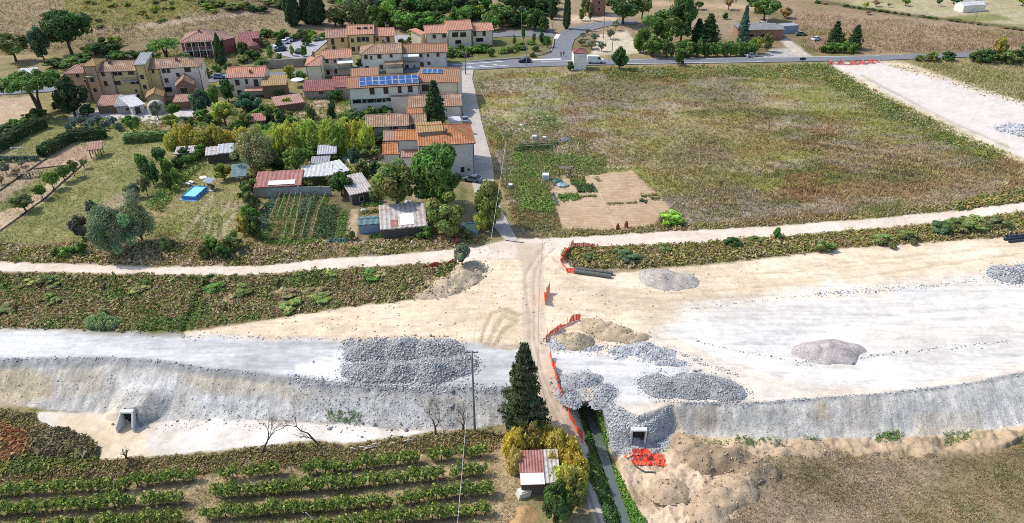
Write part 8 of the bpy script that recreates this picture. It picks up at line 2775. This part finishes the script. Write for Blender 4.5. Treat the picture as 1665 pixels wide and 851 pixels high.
def car(p, ang, col, label, van=False, truck=False):
    r = empty('van' if van else 'car', p, R(ang))
    tag(r, label, 'van' if van else 'car')
    if van:
        body = loft([(-2.7, 0.35, 0.95), (2.55, 0.35, 0.95), (2.7, 0.6, 0.95), (2.6, 1.05, 0.95), (1.75, 1.25, 0.95), (1.15, 2.15, 0.85), (0.9, 2.3, 0.82), (-2.6, 2.4, 0.84), (-2.72, 2.2, 0.86), (-2.75, 1.0, 0.95)], 'body', CARP, r)
        gl = [[(1.62, 1.33, 0.93), (1.14, 2.05, 0.875), (0.95, 2.05, 0.88), (0.55, 1.95, 0.90), (0.55, 1.35, 0.95)]]
        xs, wr, hw, zl = (-1.75, 1.75), 1.05, 0.86, 0.8
        ln = 2.7
    else:
        body = loft([(-2.05, 0.30, 0.82), (2.0, 0.28, 0.82), (2.1, 0.5, 0.82), (2.02, 0.75, 0.80), (1.0, 0.93, 0.80), (0.35, 1.38, 0.64), (-0.9, 1.45, 0.63), (-1.7, 1.02, 0.76), (-2.05, 0.95, 0.80), (-2.12, 0.6, 0.82)], 'body', CARP, r)
        gl = [[(0.82, 0.99, 0.80), (0.32, 1.33, 0.675), (-0.25, 1.37, 0.66), (-0.25, 0.99, 0.80)], [(-0.32, 0.99, 0.80), (-0.32, 1.37, 0.66), (-0.88, 1.39, 0.655), (-1.45, 1.06, 0.78)]]
        xs, hw, zl = (-1.3, 1.3), 0.74, 0.66
        ln = 2.08
    body.color = (*col, 1)
    for g in gl:
        loft([(x, z, w + 0.012) for x, z, w in g], 'side_window', CGL, r)
    f = MB()
    if van:
        f.prism([(1.72, -0.8, 1.30), (1.72, 0.8, 1.30), (1.2, 0.74, 2.10), (1.2, -0.74, 2.10)], -0.02)
        f.build('windscreen', CGL, r)
    else:
        f.prism([(0.98, -0.68, 0.97), (0.98, 0.68, 0.97), (0.40, 0.58, 1.36), (0.40, -0.58, 1.36)], -0.02)
        f.build('windscreen', CGL, r)
        f = MB()
        f.prism([(-1.66, 0.66, 1.06), (-1.66, -0.66, 1.06), (-0.95, -0.57, 1.43), (-0.95, 0.57, 1.43)], -0.02)
        f.build('rear_window', CGL, r)
    for x in xs:
        for s in (-1, 1):
            w = link('wheel', WHM, None, r, (x, s * hw, 0.32))
    for s in (-1, 1):
        f = MB()
        f.box(ln - 0.1, ln + 0.03, s * 0.62 - 0.16, s * 0.62 + 0.16, zl - 0.09, zl + 0.07)
        f.build('headlight', LAMP, r)
    return r


zr = Vector((0, 0, 0.225))
car(P(968, 103.5) + zr, 0, (0.78, 0.79, 0.80), 'white delivery van parked on the main road by the transformer tower', van=True)
car(P(853, 102.5) + zr, 183, (0.03, 0.03, 0.035), 'black car driving on the main road near the junction')
car(P(455, 79) + zr, 200, (0.55, 0.62, 0.68), 'pale blue car parked foremost in the car park')
car(P(462, 72.5) + zr, 200, (0.72, 0.72, 0.72), 'white car parked beside the pale blue one')
car(P(467, 69.5) + zr, 200, (0.50, 0.51, 0.53), 'silver car parked next to the white one in the car park')
car(P(456, 84) + zr, 200, (0.035, 0.05, 0.10), 'dark navy car parked before the pale blue one')
car(P(487, 87) + zr, 80, (0.03, 0.06, 0.15), 'dark blue car parked at the lower edge of the car park')
car(P(516, 66.5) + zr, 25, (0.75, 0.76, 0.77), 'white car parked at the far right end of the car park')
car(P(358, 128.5) + zr, 10, (0.14, 0.24, 0.38), 'blue car on the street beside the white terrace house')
car(P(756, 199) + Vector((0, 0, 0.21)), 100, (0.25, 0.28, 0.33), 'grey car parked on the lane beside the white flat shed')
car(P(769, 296) + Vector((0, 0, 0.21)), 160, (0.12, 0.15, 0.19), 'grey-blue car parked under the tallest garden tree by the lane')
car(P(580, 116) + zr, 20, (0.72, 0.72, 0.70), 'white car half hidden between the cream and the white house')
car(P(1240, 42), 10, (0.72, 0.73, 0.74), 'white car parked behind the flat roof of the low red house')
car(P(1327, 66), 30, (0.55, 0.57, 0.60), 'silver car parked in the grass near the blue container')
car(P(1302, 58), 5, (0.10, 0.13, 0.11), 'dark green car in front of the blue container')
car(P(1222, 93.5) + Vector((0, 0, 0.1)), 15, (0.35, 0.35, 0.34), 'grey car parked beside the roadside hedge end')

# billboard
l = empty('billboard', G(1303, 108))
tag(l, 'small dark signboard on a post beside the main road', 'sign')
MB().tube([(0, 0, -0.2), (0, 0, 2.6)], 0.06, 6).build('post', STEEL, l)
MB().box(-0.9, 0.9, -0.06, 0.06, 1.9, 2.75).build('sign_board', mat('sign_dark', (0.04, 0.045, 0.05), 0.5, 0.1), l)
for x, y in ((1140, 105), (1182, 104)):
    tag(MB().lathe([(0.10, -0.1), (0.10, 0.9), (0.06, 1.0)], 8).build('marker_post', WPL, None, G(x, y)), 'white roadside marker post', 'post', 'roadside marker posts')


# ---------------------------------------------------------------- two people at the junction
def person(p, rz, shirt, trouser, label):
    me = bpy.data.meshes.new('person')
    vs = [(0, 0, 0.95), (0, 0, 1.2), (0, 0.01, 1.45), (0, 0, 1.54), (0, -0.02, 1.68), (0.1, 0, 0.9), (0.12, -0.06, 0.5), (0.12, 0.02, 0.08), (0.12, -0.12, 0.04), (-0.1, 0, 0.9), (-0.12, 0.12, 0.5), (-0.12, 0.2, 0.1), (-0.12, 0.08, 0.04),
          (0.2, 0, 1.42), (0.27, 0.06, 1.15), (0.26, -0.08, 0.92), (-0.2, 0, 1.42), (-0.27, 0.0, 1.15), (-0.26, -0.14, 0.95)]
    es = [(0, 1), (1, 2), (2, 3), (3, 4), (0, 5), (5, 6), (6, 7), (7, 8), (0, 9), (9, 10), (10, 11), (11, 12), (2, 13), (13, 14), (14, 15), (2, 16), (16, 17), (17, 18)]
    me.from_pydata(vs, es, [])
    rad = [0.15, 0.15, 0.13, 0.06, 0.105, 0.1, 0.065, 0.045, 0.04, 0.1, 0.065, 0.045, 0.04, 0.065, 0.05, 0.035, 0.065, 0.05, 0.035]
    o = bpy.data.objects.new('person', me)
    COL.objects.link(o)
    o.modifiers.new('skin', 'SKIN')
    for i, sv in enumerate(me.skin_vertices[0].data):
        sv.radius = (rad[i], rad[i])
        sv.use_root = (i == 0)
    o.modifiers.new('sub', 'SUBSURF').levels = 1
    m, nt, b = nodes_of('person_clothes')
    tc = nt.nodes.new('ShaderNodeTexCoord')
    sp = nt.nodes.new('ShaderNodeSeparateXYZ')
    nt.links.new(tc.outputs['Object'], sp.inputs[0])
    rmp = _ramp(nt, sp.outputs[2], [(0.0, (0.05, 0.04, 0.035)), (0.06, trouser), (0.5, shirt)])
    mr = nt.nodes.new('ShaderNodeMapRange')
    mr.inputs['From Max'].default_value = 1.85
    nt.links.new(sp.outputs[2], mr.inputs[0])
    rn = nt.nodes['Color Ramp'] if 'Color Ramp' in nt.nodes else [n for n in nt.nodes if n.type == 'VALTORGB'][0]
    nt.links.new(mr.outputs[0], rn.inputs[0])
    rn.color_ramp.interpolation = 'CONSTANT'
    e = rn.color_ramp.elements.new(0.82)
    e.color = (0.45, 0.28, 0.20, 1)
    e = rn.color_ramp.elements.new(0.93)
    e.color = (0.06, 0.04, 0.03, 1)
    nt.links.new(rn.outputs[0], b.inputs['Base Color'])
    me.materials.append(m)
    o.location = p
    o.rotation_euler = (0, 0, rz)
    tag(o, label, 'person')


person(P(912, 93.5) + zr, 0.3, (0.30, 0.05, 0.05), (0.04, 0.045, 0.07), 'person in a dark red top walking on the side street, left of a companion')
person(P(916.5, 92.8) + zr, 0.1, (0.05, 0.06, 0.09), (0.03, 0.03, 0.035), 'person in dark clothes walking on the side street, right of a companion')

# ---------------------------------------------------------------- say which one: colour and size words for grouped plants
import re as _re


def _cw(c):
    r, g, b = c[0], c[1], c[2]
    lum = 0.3 * r + 0.6 * g + 0.1 * b
    if r > g * 1.12:
        hue = 'golden-brown' if b < r * 0.35 else 'brownish'
    elif r > g * 0.9:
        hue = 'olive-yellow'
    elif b > g * 0.75:
        hue = 'blue-grey'
    elif r > g * 0.72:
        hue = 'olive-green'
    else:
        hue = 'green'
    return ('dark ' if lum < 0.085 else 'bright ' if lum > 0.21 else '') + hue


_groups = {}
for o in COL.objects:
    if o.parent is None and o.get('group') and o.type == 'EMPTY' and o.get('category') in ('tree', 'shrub', 'reeds', 'bamboo', 'canes'):
        _groups.setdefault(o['group'], []).append(o)
for g, lst in _groups.items():
    hs = sorted(o.scale.z for o in lst)
    for o in lst:
        k = hs.index(o.scale.z) / max(1, len(hs) - 1)
        ch = [c for c in o.children if c.name.startswith(('crown', 'foliage'))]
        w = 'tall' if k > 0.7 else 'low' if k < 0.3 else 'mid-height'
        o['label'] = (w + ' ' + _cw(ch[0].color) + ' ' + _re.sub(r'^(low|tall) ', '', o['label']))
